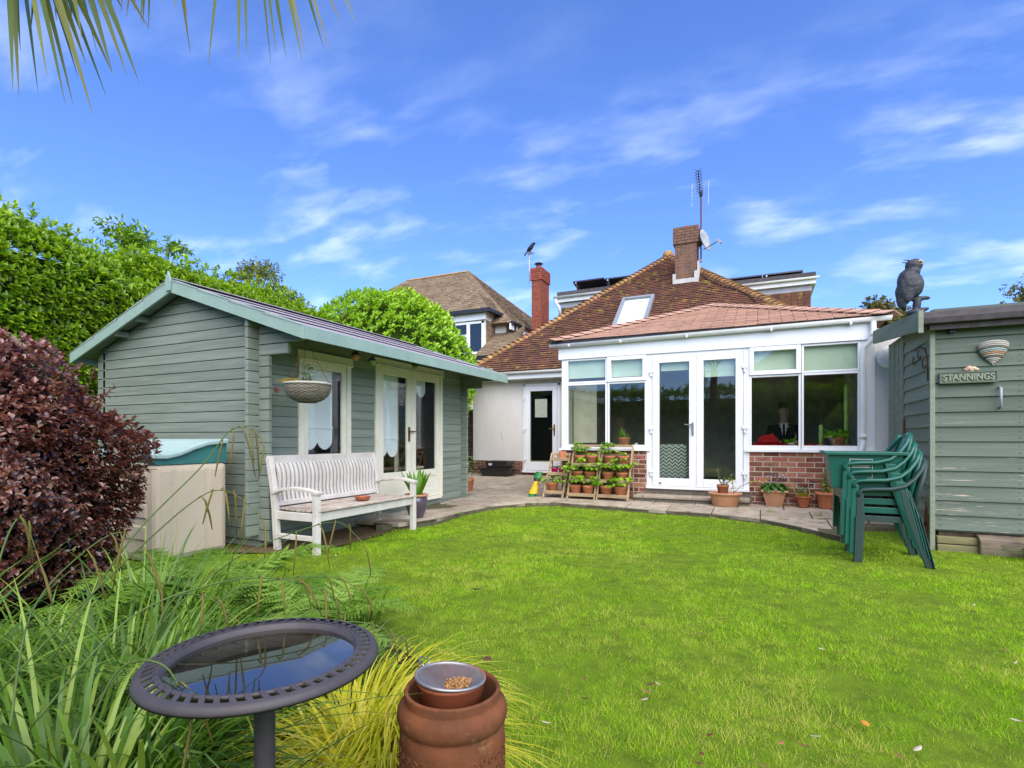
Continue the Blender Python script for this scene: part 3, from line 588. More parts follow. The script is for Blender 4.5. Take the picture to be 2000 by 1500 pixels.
# hip roof of the conservatory
RX0, RX1, RY, RZ = -3.34, 1.63, YC - .14, 2.66; AX = (RX0 + RX1) / 2; AY = RY + (RX1 - RX0) / 2; AZ = 3.60
apex = Vector((AX, AY, AZ)); rb = Vector((AX, 13.0, AZ))
cor = [Vector((RX0, RY, RZ)), Vector((RX1, RY, RZ)), Vector((RX1, 12.1, RZ)), Vector((RX0, 12.1, RZ))]
m = MB().add([cor[0], cor[1], cor[2], cor[3], apex, rb], [(0, 1, 4), (1, 2, 5, 4), (3, 0, 4, 5), (0, 3, 2, 1)])
croof = m.build('roof', 'tile_new_under', cons)
sl = (apex - Vector((AX, RY, RZ))); W_ = RX1 - RX0
tl_ = course_tiles(cor[0], (1, 0, 0), sl, [(0, 0), (W_, 0), (W_ / 2, sl.length)], 0.128, 0.33, 0.012, lift=.016, jit=.0025, gap=.0055)
for t in tl_: MB().add(t, BOXF).build('roof_tile', 'tile_new', croof)
# right slope, seen edge on
sl2 = Vector((AX - RX1, 0, AZ - RZ))
mm = MB()
for t in course_tiles(cor[1], (0, 1, 0), sl2, [(0, 0), (3.3, 0), (3.3, sl2.length), (AY - RY, sl2.length)], 0.128, 0.33, 0.010): mm.add(t, BOXF)
stuff(mm.build('side_tiles', 'tile_new', croof))
sl3 = Vector((AX - RX0, 0, AZ - RZ)); mm = MB()
for t in course_tiles(cor[3], (0, -1, 0), sl3, [(0, 0), (3.3, 0), (0.86, sl3.length), (0, sl3.length)], 0.128, 0.33, 0.010): mm.add(t, BOXF)
stuff(mm.build('side_tiles', 'tile_new', croof))
MB().box(RX0, RX1, RY + .005, RY + .03, RZ - .045, RZ + .004).build('eaves_strip', 'black_plastic', croof)
def hip_caps(p, q, n, w, mat, parent, h=.05, name='hip_tile', drop=0.05, lap=1.12, tk=.012, planes=None):
    """folded cap tiles down a hip from p (low) to q (high), each overlapping the one below"""
    p, q = Vector(p), Vector(q); d = (q - p) / n; dn = d.normalized(); sdv = dn.cross(Vector((0, 0, 1))).normalized(); up = sdv.cross(dn)
    for i in range(n):
        a = p + d * i; b = a + d * lap; l0 = up * (tk * 1.6 + random.uniform(-.002, .002)); l1 = up * .002
        A = [a - sdv * w - up * drop, a + up * h * .35, a + sdv * w - up * drop]; B = [b - sdv * w - up * drop, b + up * h * .35, b + sdv * w - up * drop]
        if planes:
            b = a + d * .965; wg = []
            for pn_ in planes:
                wv = dn.cross(Vector(pn_)).normalized(); wv = wv if wv.z < 0 else -wv; wg.append(wv * w + Vector(pn_).normalized() * .004)
            A = [a + wg[0], a + up * .012, a + wg[1]]; B = [b + wg[0], b + up * .012, b + wg[1]]
        m = MB(); top = [v + l0 + up * tk for v in A] + [v + l1 + up * tk for v in B]; bot = [v + l0 for v in A] + [v + l1 for v in B]
        m.add(top + bot, [(0, 1, 4, 3), (1, 2, 5, 4), (6, 9, 10, 7), (7, 10, 11, 8), (0, 6, 7, 1), (1, 7, 8, 2), (3, 4, 10, 9), (4, 5, 11, 10), (0, 3, 9, 6), (2, 8, 11, 5)])
        m.build(name, mat, parent)
hk_ = (AZ - RZ) / (AY - RY)
hip_caps(cor[0] + Vector((-.01, -.01, .022)), apex + Vector((0, 0, .022)), 18, .19, 'tile_new', croof, planes=((0, -hk_, 1), (-hk_, 0, 1)))
hip_caps(cor[1] + Vector((.01, -.01, .022)), apex + Vector((0, 0, .022)), 18, .19, 'tile_new', croof, planes=((0, -hk_, 1), (hk_, 0, 1)))
hip_caps(apex + Vector((0, .05, .03)), rb + Vector((0, 0, .03)), 8, .135, 'tile_new', croof, drop=.05)
# rendered end wall beside the conservatory, with round white vent
endw = thing('rendered_wall', 'white rough rendered wall at the end of the conservatory, beside the green shed', 'wall', (1.6, YC + .1, -.05))
MB().box(1.462, 1.90, YC + .03, 12.2, -.1, 2.52).build('wall', 'render_white', endw)
o = MB().lathe([(0.001, 0), (.145, 0), (.155, .02), (.155, .05), (.13, .075), (.06, .085), (.001, .088)], 28).build('round_vent', 'upvc', endw, smooth=True)
o.rotation_euler = (R(90), 0, 0); o.location = Vector((1.625, YC + .03, 2.10)) - WL[endw.name]
# conservatory room: floor, back wall, right wall, plaster ceiling
MB().box(XL + .02, XR, YC + .13, 12.15, -.05, .16).build('floor', 'room_floor', cons)
MB().box(XL + .02, XR, 12.05, 12.15, .16, 2.62).build('back_wall', 'room_wall', cons)
MB().box(XL - .0, XL + .1, YC + .13, 12.05, -.1, 2.62).build('side_wall', 'room_wall', cons)
MB().box(XL + .1, XR, YC + .1, 12.05, 2.56, 2.60).build('ceiling', 'cloth_white', cons)
for a, b, z0 in ((XL + .1, -2.38, 2.05), (-2.34, -1.73, 2.04), (-1.48, -1.05, 2.1), (-0.81, -0.36, 1.97), (-.12, .53, 1.97), (.56, XR - .18, 1.955)):
    bl = MB().box(a, b, YC + .085, YC + .095, z0, ZF + .02).box(a, b, YC + .08, YC + .1, z0 - .02, z0).build('roller_blind', 'blind', cons)
MB().box(XL + .12, XL + .55, YC + .3, YC + .31, .9, 2.0).build('side_blind', 'cloth_beige', cons)
# things inside
it = thing('armchair', 'armchair with grey and white zigzag cloth behind the glass doors', 'armchair', (-1.5, YC + .75, .16))
me = bpy.data.meshes.new('zig')
M('zigzag', (0.5, 0.5, 0.45), rough=0.9)
zm = MATS['zigzag'].node_tree; zb = zm.nodes['Principled BSDF']
zc = N(zm, 'ShaderNodeTexCoord'); zs = N(zm, 'ShaderNodeSeparateXYZ'); zm.links.new(zc.outputs['Object'], zs.inputs[0])
pp = N(zm, 'ShaderNodeMath', operation='PINGPONG'); pp.inputs[1].default_value = .05; zm.links.new(zs.outputs[0], pp.inputs[0])
sm = N(zm, 'ShaderNodeMath', operation='ADD'); zm.links.new(pp.outputs[0], sm.inputs[0]); zm.links.new(zs.outputs[2], sm.inputs[1])
p2 = N(zm, 'ShaderNodeMath', operation='PINGPONG'); p2.inputs[1].default_value = .03; zm.links.new(sm.outputs[0], p2.inputs[0])
gt = N(zm, 'ShaderNodeMath', operation='GREATER_THAN'); gt.inputs[1].default_value = .016; zm.links.new(p2.outputs[0], gt.inputs[0])
zx = N(zm, 'ShaderNodeMix', data_type='RGBA'); zm.links.new(gt.outputs[0], zx.inputs[0]); zx.inputs[6].default_value = (.12, .13, .11, 1); zx.inputs[7].default_value = (.62, .62, .56, 1); zm.links.new(zx.outputs[2], zb.inputs['Base Color'])
MB().box(-1.78, -1.12, YC + .42, YC + .55, .2, .88).build('backrest', 'zigzag', it, bevel=.05)
MB().box(-1.78, -1.12, YC + .55, YC + 1.1, .28, .5).build('seat', 'zigzag', it, bevel=.05)
for lx in (-1.74, -1.16):
    for ly in (.47, 1.05): MB().bar((lx, YC + ly, .16), (lx, YC + ly, .3), .04, .04).build('leg', 'dark_wood', it)
tb = thing('dining_table', 'table under a red cloth inside the conservatory', 'table', (.35, YC + .7, .16))
mt = MB(); mt.box(-.1, .75, YC + .42, YC + .98, .86, .89)
mt.box(-.12, .77, YC + .405, YC + .42, .64, .89).build('tablecloth', 'red_cloth', tb)
for lx in (-.05, .7):
    for ly in (.46, .94): MB().bar((lx, YC + ly, .16), (lx, YC + ly, .86), .05, .05).build('leg', 'dark_wood', tb)
def folded(p, s, h): return MB().prism([(p[0] - s, p[1], p[2]), (p[0] + s, p[1], p[2]), (p[0] + s * .3, p[1], p[2] + h), (p[0] - s * .6, p[1], p[2] + h * .8)], (0, .25, 0))
tag(folded((.12, YC + .55, .892), .2, .16).build('cushion', 'red_cloth', bevel=.03), 'crumpled red cushion on the red table behind the window', 'cushion')

# ---------------------------------------------------------------- main house
YW = 12.2; EY, EZ, TP = 11.85, 2.62, 0.84; HXL, HXR = -7.0, 2.04; HA = Vector((-2.48, 16.37, 6.417)); HB = Vector((-2.48, 24, 6.417))
house = thing('house', 'white rendered house with mossy brown tiled hip roof and brick chimney', 'house', (-5, YW, .05))
MB().box(-6.81, -5.36, YW, YW + .25, .42, 2.62).box(-4.40, 1.8, YW, YW + .25, .0, 2.62).box(-5.36, -4.40, YW, YW + .25, 2.33, 2.62).box(-5.36, -4.4, YW + .06, YW + .25, -.1, .165).box(-6.81, -6.56, YW + .25, 23.8, -.1, 2.62).box(1.55, 1.8, YW + .25, 23.8, -.1, 2.62).box(-6.81, 1.8, 23.55, 23.8, -.1, 2.62).build('wall', 'render_white', house)
MB().box(-6.5, -3.2, YW + .26, YW + 3.2, .1, .165).build('kitchen_floor', 'dark_wood', house); MB().box(-6.5, -3.2, YW + 3.2, YW + 3.3, .1, 2.5).build('kitchen_wall', 'dark_wood', house); MB().box(-6.5, -3.2, YW + .26, YW + 3.2, 2.45, 2.5).build('kitchen_ceiling', 'room_wall', house)
MB().box(-5.0, -3.6, YW + 1.6, YW + 2.2, .165, 1.05).build('kitchen_unit', 'room_wall', house)
pl = MB().box(-6.80, -4.3, YW - .004, YW + .1, -.1, .42).build('plinth', 'mortar', house)
brick_rows(pl, 'plinth_brick', -6.80, -5.40, -.005, .41, YW - .016, depth=.06)
brick_rows(pl, 'plinth_brick', -5.40, -4.35, -.005, .14, YW - .016, depth=.06)
# kitchen door
kd = None
DX0, DX1, DZ0, DZ1 = -5.36, -4.40, .165, 2.33
m = MB().box(DX0, DX0 + .06, YW - .03, YW + .05, DZ0, DZ1).box(DX1 - .06, DX1, YW - .03, YW + .05, DZ0, DZ1).box(DX0, DX1, YW - .03, YW + .05, DZ1 - .06, DZ1 + .0).box(DX0 - .03, DX1 + .03, YW - .07, YW + .05, DZ0 - .03, DZ0 + .02)
kd = m.build('kitchen_door', 'upvc', house, bevel=.005)
m = MB(); a, b, c_, d_ = DX0 + .064, DX1 - .064, DZ0 + .03, DZ1 - .064
m.box(a, a + .12, YW - .05, YW + .02, c_, d_).box(b - .12, b, YW - .05, YW + .02, c_, d_).box(a + .12, b - .12, YW - .05, YW + .02, c_, c_ + .2).box(a + .12, b - .12, YW - .05, YW + .02, d_ - .12, d_)
m.build('door_leaf', 'upvc', kd, bevel=.005)
MB().box(a + .12, b - .12, YW - .012, YW - .002, c_ + .2, d_ - .12).build('pane', 'glass', kd)
MB().box(b - .085, b - .045, YW - .065, YW - .05, 1.05, 1.32).bar((b - .065, YW - .085, 1.22), (b - .2, YW - .085, 1.215), .018, .018).build('door_handle', 'brass', kd)
for hz in (.45, 1.2, 1.97): MB().box(DX0 + .0, DX0 + .1, YW - .06, YW - .03, hz, hz + .035).box(DX0 + .02, DX0 + .05, YW - .06, YW - .03, hz - .06, hz).build('hinge', 'upvc', kd)
MB().box(DX0 + .3, DX0 + .62, YW + .002, YW + .004, 1.5, 1.95).build('notice', 'poster', kd)
MB().box(-7.02, -3.1, EY - .02, EY + .06, 2.43, 2.60).build('fascia', 'upvc', house); MB().box(-6.9, -3.1, EY + .06, YW, 2.43, 2.45).build('soffit', 'upvc', house)
halfround((-7.05, EY - .08, 2.60), (-3.15, EY - .08, 2.60), .058).build('gutter', 'gutter_white', house, smooth=True)
hc = [Vector((HXL, EY, EZ)), Vector((HXR, EY, EZ)), Vector((HXR, 24, EZ)), Vector((HXL, 24, EZ))]
hroof = MB().add(hc + [HA, HB], [(0, 1, 4), (1, 2, 5, 4), (2, 3, 5), (3, 0, 4, 5), (0, 3, 2, 1)]).build('roof', 'tile_clay', house)
hs_ = HA - Vector((-2.48, EY, EZ)); mm = MB()
for t in course_tiles(hc[0], (1, 0, 0), hs_, [(0, 0), (HXR - HXL, 0), ((HXR - HXL) / 2, hs_.length)], .1, .165, .014, lift=.028, jit=.006): mm.add(t, BOXF)
stuff(mm.build('roof_tiles', 'tile_clay', hroof))
def bonnets(p, q, n, w, mat, parent, name='bonnet_tile', r=.5):
    """bonnet hip tiles: short curved caps, mouths turned down the hip, stepped"""
    p, q = Vector(p), Vector(q); d = (q - p) / n; dn = d.normalized(); sdv = dn.cross(Vector((0, 0, 1))).normalized(); up = sdv.cross(dn)
    K = 6; base = None
    for i in range(n):
        a = p + d * i; b = a + d * 1.5; m = MB(); vs = []
        for e, lift, sc in ((a, .055, 1.0), (b, .005, .8)):
            for off in (0, -.02):
                for j in range(K + 1):
                    t = math.pi * j / K; vs.append(e + sdv * (w * sc * math.cos(t)) + up * (lift + off + w * .62 * sc * (math.sin(t) - .72)))
        k = K + 1; F = []
        for j in range(K): F += [(j, j + 1, 2 * k + j + 1, 2 * k + j), (k + j, 3 * k + j, 3 * k + j + 1, k + j + 1), (j, k + j, k + j + 1, j + 1)]
        m.add(vs, F).build(name, mat, parent)
bonnets(hc[0], HA, 52, .15, 'tile_bonnet', hroof); bonnets(hc[1] + (HA - hc[1]) * .28, HA, 36, .15, 'tile_bonnet', hroof)
o = MB().lathe([(.16, 0), (.16, .5)], 16).build('ridge_end', 'tile_bonnet', hroof, smooth=True); o.rotation_euler = (R(-90), 0, 0); o.location = HA + Vector((0, -.12, -.02))
# roof window
def onface(px, py):
    r = ray(px, py); t = (EZ - EY * TP - CZ) / (r.z - r.y * TP); return Vector((r.x * t, r.y * t, CZ + r.z * t))
nf = Vector((0, -TP, 1)).normalized(); uf = Vector((1, 0, 0)); vf = Vector((0, 1, TP)).normalized()
s0 = Vector((-3.35, 13.05, EZ + (13.05 - EY) * TP)) + nf * .02; sw, sh = .84, 1.62
def facebox(o, u0, u1, v0, v1, h0, h1):
    P = lambda a, b, c: o + uf * a + vf * b + nf * c
    return [P(u0, v0, h0), P(u1, v0, h0), P(u1, v1, h0), P(u0, v1, h0), P(u0, v0, h1), P(u1, v0, h1), P(u1, v1, h1), P(u0, v1, h1)]
m = MB()
for b_ in ((0, .085, 0, sh), (sw - .085, sw, 0, sh), (.085, sw - .085, 0, .1), (.085, sw - .085, sh - .09, sh)): m.add(facebox(s0, *b_, 0, .11), BOXF)
rw = m.build('roof_window', 'grey_frame', house, bevel=.006)
MB().add(facebox(s0, .085, sw - .085, .1, sh - .09, .07, .08), BOXF).build('pane', 'glass_pale', rw); MB().add(facebox(s0, .085, sw - .085, .1, sh - .09, .035, .045), BOXF).build('blind', 'cloth_white', rw)
# chimney on the rear slope, real brick courses
def chimney(parent, x0, x1, y0, y1, z0, z1, mat, mort, crown=2, flare=.045, stepz=None, name='chimney'):
    ch = MB().box(x0 + .008, x1 - .008, y0 + .008, y1 - .008, z0, z1 - .02).build(name, mort, parent)
    m = MB(); z = z0; r = 0
    while z < z1 - .05:
        fl = flare if z > z1 - crown * .225 - .02 else 0; X0, X1, Y0, Y1 = x0 - fl, x1 + fl, y0 - fl, y1 + fl
        for (p, q, ax) in ((X0, X1, 0), (Y0, Y1, 1)):
            x = p - (.1125 if (r + ax) % 2 else 0)
            while x < q:
                a, b = max(x, p), min(x + .215, q)
                if b - a > .04:
                    e = random.uniform(-.004, .004)
                    if ax == 0: m.box(a, b, Y0 - e, Y0 + .06, z, z + .065); m.box(a, b, Y1 - .06, Y1 + e, z, z + .065)
                    else: m.box(X1 - .06, X1 + e, a + .001, b - .001, z + .001, z + .064); m.box(X0 - e, X0 + .06, a + .001, b - .001, z + .001, z + .064)
                x += .225
        z += .075; r += 1
    stuff(m.build('bricks', mat, ch)); return ch
cb = onface(1318, 556); chx0 = cb.x; chy0 = cb.y + .02
ch1 = chimney(house, chx0, chx0 + .56, chy0, chy0 + .5, cb.z - .2, 6.62, 'brick_old', 'mortar_pale')
MB().lathe([(.19, 0), (.2, .05), (.12, .1), (.1, .12)], 14, (chx0 + .26, chy0 + .25, 6.6)).build('flaunching', 'brick_old', ch1, smooth=True)
m = MB().box(chx0 - .05, chx0 + .61, chy0 - .07, chy0 - .012, cb.z - .16, cb.z + .12).box(chx0 - .05, chx0 + .03, chy0 - .072, chy0 - .014, cb.z + .12, cb.z + .27).box(chx0 + .5, chx0 + .61, chy0 - .07, chy0 - .01, cb.z + .12, cb.z + .3)
m.box(chx0 + .572, chx0 + .61, chy0 - .012, chy0 + .5, cb.z + .1, cb.z + .55).build('flashing', 'cement', ch1)
# flat roofed dormers behind the hips
def dormer(x0, x1, y0, y1, zt, xo):
    d = MB().box(x0, x1, y0, y1, zt - 1.75, zt - .45).build('dormer', 'brick_red', house)
    MB().box(x0 - .02, x1 + .02, y0 - .02, y1 + .02, zt - .45, zt - .27).build('lead_apron', 'lead', d)
    MB().box(x0 - .12, x1 + .12, y0 - .12, y1 + .12, zt - .27, zt - .08).build('fascia', 'gutter_white', d)
    MB().box(x0 - .12, x1 + .12, y0 - .1, y1 + .12, zt - .08, zt + .06).build('flat_roof', 'felt_dark', d)
    halfround((x0 - .2, y0 - .18, zt - .1), (x1 + .2, y0 - .18, zt - .1), .055).build('gutter', 'gutter_white', d, smooth=True)
    z = zt - 1.7
    m = MB()
    while z < zt - .5:
        x = x0
        while x < x1: m.box(x + .003, min(x + .165, x1) - .003, y0 - .03, y0 - .002, z, z + .11); x += .165
        z += .115
    stuff(m.build('hung_tiles', 'tile_clay', d)); return d
dl = dormer(-5.72, -3.3, 16.0, 21, 5.55, -1); dr_ = dormer(-1.5, 1.3, 17.3, 22, 5.62, 1)
MB().tube([(-5.85, 15.85, 5.42), (-5.86, 15.85, 5.28), (-5.78, 15.9, 5.15), (-5.74, 15.95, 4.9)], .045, 10).build('downpipe', 'gutter_white', dl, smooth=True)
def panel(x0, x1, y0, dep, z0, z1, parent):
    p = MB().add([(x0, y0, z0), (x1, y0, z0), (x1, y0 + dep, z1), (x0, y0 + dep, z1), (x0, y0, z0 - .04), (x1, y0, z0 - .04), (x1, y0 + dep, z1 - .04), (x0, y0 + dep, z1 - .04)], [(0, 1, 2, 3), (7, 6, 5, 4), (0, 4, 5, 1), (1, 5, 6, 2), (2, 6, 7, 3), (3, 7, 4, 0)]).build('solar_panel', 'solar', parent)
    MB().bar((x0 + .1, y0, z0 - .06), (x0 + .1, y0 + dep, z1 - .06), .04, .05).bar((x0 + .1, y0 + .02, z0 - .06), (x0 + .1, y0 + .3, 5.6), .03, .03).build('rail', 'alu', p)
for k in range(2): panel(-5.45 + k * 1.04, -4.43 + k * 1.04, 16.3, 1.5, 6.02 - .04 * k, 5.66, dl)
for k in range(2): panel(-1.0 + k * 1.07, .05 + k * 1.07, 17.5, 1.6, 5.86, 5.74, dr_)
# television aerial and satellite dish on the chimney
ax_ = chx0 + .64; ay_ = chy0 + .25
ae = thing('television_aerial', 'tall television aerial with wire grid reflector on a pole beside the house chimney', 'aerial', (ax_, ay_, 5.75))
ztop = atd(1365, 345, 14.2).z
MB().tube([(ax_, ay_, 5.70), (ax_, ay_, ztop - .35)], .019, 8).build('pole', 'rust', ae)
MB().bar((ax_ - .2, ay_, 5.75), (ax_ + .06, ay_, 5.75), .03, .03).bar((ax_ - .12, ay_, 6.1), (ax_ + .02, ay_, 6.1), .03, .03).build('wall_bracket', 'alu', ae)
fwd = Vector((-ax_ - .6, -ay_, .6)).normalized(); sv = fwd.cross(Vector((0, 0, 1))).normalized(); uv = sv.cross(fwd); c0 = Vector((ax_ - .02, ay_, ztop - .42))
m = MB()
for sx in (-1, 1):
    for k in range(7):
        p = c0 + sv * .03 * sx + uv * (.32 - .64 * k / 6) - fwd * .06; m.tube([p, p + sv * .18 * sx - fwd * .02], .0045, 5)
    p = c0 + sv * .21 * sx; m.tube([p + uv * .32, p - uv * .32], .0045, 5)
m.build('reflector', 'alu', ae)
m = MB(); boom = c0 + fwd * 1.25; m.tube([c0, boom], .012, 6)
for k in range(9):
    q = c0 + fwd * (.1 + .14 * k)
    for sx in (-1, 1):
        m.tube([q + sv * .085 * sx + uv * .05, q + sv * .02 * sx, q + sv * .085 * sx - uv * .05], .006, 5); m.tube([q, q + sv * .05 * sx], .007, 5)
m.build('directors', 'black_metal', ae)
MB().box(ax_ - .04, ax_ + .04, ay_ - .06, ay_ + .03, ztop - .48, ztop - .36).build('junction_box', 'black_plastic', ae)
sdh = thing('satellite_dish', 'grey satellite dish with receiver arm on the chimney of the house', 'satellite dish', (ax_ + .1, ay_ - .05, 6.1))
dirv = Vector((.92, -.35, .25)).normalized(); dc = Vector((ax_ + .07, ay_ - .1, 6.22))
m = MB().lathe([(.001, 0), (.1, .008), (.2, .03), (.3, .075), (.302, .06), (.2, .012), (.1, -.01), (.001, -.018)], 28, sx=.9, cap=False)
o = m.build('dish', 'lead', sdh, smooth=True); o.rotation_euler = dirv.to_track_quat('Z', 'Y').to_euler(); o.location = dc - WL[sdh.name]
MB().tube([dc - Vector((0, 0, .22)), dc + dirv * .42 - Vector((0, 0, .2))], .012, 6).build('arm', 'black_metal', sdh)
e_ = dc + dirv * .44 - Vector((0, 0, .2)); MB().bar(e_ + Vector((-.05, .02, .04)), e_ + Vector((.05, -.02, -.08)), .06, .06).build('receiver', 'lead', sdh)
MB().bar(dc - dirv * .02, (ax_, ay_, 6.2), .05, .08).build('bracket', 'black_metal', sdh)
# cable down the slope
cpts = [onface(1362 + 115 * t, 533 + 62 * t + 6 * math.sin(t * 6)) + nf * .06 for t in np.linspace(0, 1, 9)]
MB().tube(cpts, .012, 5).build('aerial_cable', 'black_plastic', house)
# garden wall of blocks and the white wall seen through the gap
gw = thing('block_wall', 'weathered tan block garden wall between the summerhouse and the house', 'wall', (-7.4, 13.0, 0))
MB().box(-9.2, -6.84, 13.02, 13.2, -.2, 1.72).build('core', 'mortar', gw)
z = -.15; r = 0
while z < 1.7:
    x = -9.2 - (.22 if r % 2 else 0)
    while x < -6.86:
        a, b = max(x, -9.2), min(x + .43, -6.85)
        if b - a > .05: MB().box(a, b, 13.0, 13.06, z, z + .205).build('block', 'block', gw, bevel=.006)
        x += .44
    z += .215; r += 1
MB().box(-9.2, -6.84, 12.97, 13.25, 1.72, 1.79).build('coping', 'block', gw)
# ---------------------------------------------------------------- summerhouse
XS, YG, YF, XB = -4.655, 3.85, 7.95, -7.4       # front wall face, gable wall face, far end, back
RXD, RZD = -5.80, 2.70; EXR, EXL = -3.87, -7.73; SLP = (RZD - 2.03) / (EXR - RXD); YB = 3.66; YE = 8.06
PIT = 0.1115; Z0 = -0.02
sh = thing('summerhouse', 'sage green log summerhouse with grey felt roof and cream framed doors', 'summerhouse', (-5.8, 5.9, -.1))
zroof = lambda x: RZD - .075 - SLP * abs(x - RXD)
HOLES = [(4.36, 5.185, .62, 1.945), (5.655, 7.30, .05, 2.04)]
fw = MB().box(XS - .04, XS - .012, YG + .02, YF, -.14, .05).box(XS - .04, XS - .012, YG + .02, 4.36, .05, 2.2).box(XS - .04, XS - .012, 5.185, 5.655, .05, 2.2).box(XS - .04, XS - .012, 7.3, YF, .05, 2.2).box(XS - .04, XS - .012, 4.36, 5.185, .05, .62).box(XS - .04, XS - .012, 4.36, 7.3, 2.04, 2.2).box(XS - .04, XS - .012, 4.36, 5.655, 1.945, 2.04).build('front_wall', 'log_paint', sh)
def flog(y0, y1, z0, z1):
    if y1 - y0 > .03 and z1 - z0 > .02: MB().box(XS - .045, XS + random.uniform(-.0015, .0015), y0, y1, z0 + .0034, z1 - .0034).build('log', 'log_paint', fw, bevel=.006)
z = Z0; k = 0
while z < 2.17:
    z1 = min(z + PIT, 2.2); segs = [(YG - .135, YF + .12)]
    for a, b, h0, h1 in HOLES:
        if z1 > h0 + .03 and z < h1 - .03:
            segs = [q for s in segs for q in ((s[0], min(s[1], a)), (max(s[0], b), s[1])) if q[1] > q[0]]
    for a, b in segs: flog(a, b, z, z1)
    z += PIT; k += 1
gwall = MB().prism([(XS - .05, YG + .02, -.14), (XS - .05, YG + .02, zroof(XS)), (RXD, YG + .02, zroof(RXD)), (XB, YG + .02, zroof(XB)), (XB, YG + .02, -.14)], (0, .02, 0)).build('gable_wall', 'log_paint', sh)
z = Z0 - PIT / 2; k = 0
while z < 2.6:
    z1 = z + PIT; ext = .135
    if z > 1.78: ext = .40 if z < 1.9 else .62
    xr = XS + ext; xl = XB - .12
    hw = lambda q: (RZD - .08 - q) / SLP
    a, b = max(xl, RXD - hw(z)), min(xr, RXD + hw(z)); a2, b2 = max(xl, RXD - hw(z1)), min(xr, RXD + hw(z1))
    if z < 1.78: a2, b2 = a, b
    if b - a > .1:
        b2 = max(b2, a2 + .02); zt = z1 - .0034 if b2 - a2 > .05 else z1 - .03
        MB().prism([(a, YG, z + .0034), (b, YG, z + .0034), (b2, YG, zt), (a2, YG, zt)], (0, .045, 0)).build('log', 'log_paint', gwall, bevel=.006)
    z += PIT; k += 1
# far gable logs show their ends past the corner
fg = MB().box(XB, XS - .05, YF - .04, YF - .02, -.14, 2.15).build('far_wall', 'log_paint', sh)
z = Z0 - PIT / 2
while z < 2.1:
    MB().box(XB, XS + (.12 if z < 1.78 else .40 if z < 1.9 else .6), YF - .045, YF, z + .0022, z + PIT - .0022).build('log', 'log_paint', fg, bevel=.007); z += PIT
MB().box(XB, XB + .04, YG, YF, -.14, 2.1).build('back_wall', 'log_paint', sh)
# plinth slats below the logs
pln = MB().box(XS - .05, XS - .02, YG + .05, YF, -.2, -.02).box(XB, XS - .05, YG + .03, YG + .05, -.2, -.02).build('plinth', 'timber_grey', sh)
for q in range(4): MB().box(XS - .035, XS - .008, YG + .1, 6.0, -.155 + q * .033, -.135 + q * .033).build('plinth_slat', 'log_paint', pln)
# roof boards, felt, bargeboards, fascia
sroof = MB().prism([(EXR, YB + .03, 2.03 - .02), (RXD, YB + .03, RZD - .02), (EXL, YB + .03, 2.03 - .02), (EXL, YB + .03, 2.03 - .05), (RXD, YB + .03, RZD - .05), (EXR, YB + .03, 2.03 - .05)], (0, YE - YB - .03, 0)).build('roof', 'log_paint', sh)
for sgn, ex in ((1, EXR + .015), (-1, EXL - .015)):
    nfl = 4
    for i in range(nfl):
        a, b = i / nfl, (i + 1) / nfl; X = lambda t: ex + (RXD - ex) * t; Zf = lambda t: (2.025 - .0) + (RZD - 2.025) * t
        lo = .006; MB().prism([(X(a), YB - .005, Zf(a) + lo), (X(b) - sgn * .04, YB - .005, Zf(b) + .003), (X(b) - sgn * .04, YB - .005, Zf(b) - .004), (X(a), YB - .005, Zf(a) + lo - .004)], (0, YE - YB + .02, 0)).build('felt_strip', 'felt', sroof)
MB().prism([(RXD - .12, YB - .01, RZD - .02), (RXD, YB - .01, RZD + .024), (RXD + .12, YB - .01, RZD - .02), (RXD, YB - .01, RZD + .014)], (0, YE - YB + .03, 0)).build('ridge_felt', 'felt', sroof)
for ex in (EXR + .02, EXL - .02):
    MB().prism([(RXD, YB, RZD + .01), (ex, YB, 2.035), (ex, YB, 2.035 - .135), (RXD, YB, RZD - .14)], (0, .026, 0)).build('bargeboard', 'trim_paint', sroof, bevel=.003)
    MB().prism([(RXD, YE, RZD + .01), (ex, YE, 2.035), (ex, YE, 2.035 - .13), (RXD, YE, RZD - .14)], (0, .026, 0)).build('bargeboard', 'trim_paint', sroof)
MB().prism([(RXD - .05, YB - .022, RZD - .02), (RXD, YB - .022, RZD + .085), (RXD + .05, YB - .022, RZD - .02), (RXD + .035, YB - .022, RZD - .13), (RXD - .035, YB - .022, RZD - .13)], (0, .02, 0)).build('ridge_finial', 'trim_paint', sroof, bevel=.003)
MB().box(EXR, EXR + .022, YB + .028, YE - .002, 1.905, 2.028).build('fascia', 'trim_paint', sroof, bevel=.003)
MB().box(EXL - .022, EXL, YB + .028, YE - .002, 1.905, 2.028).build('fascia', 'trim_paint', sroof)
for px_ in (-5.3, -6.5, -6.9): MB().box(px_ - .03, px_ + .03, YB + .04, YG, zroof(px_) - .06, zroof(px_) - .0).build('purlin', 'log_paint', sroof)
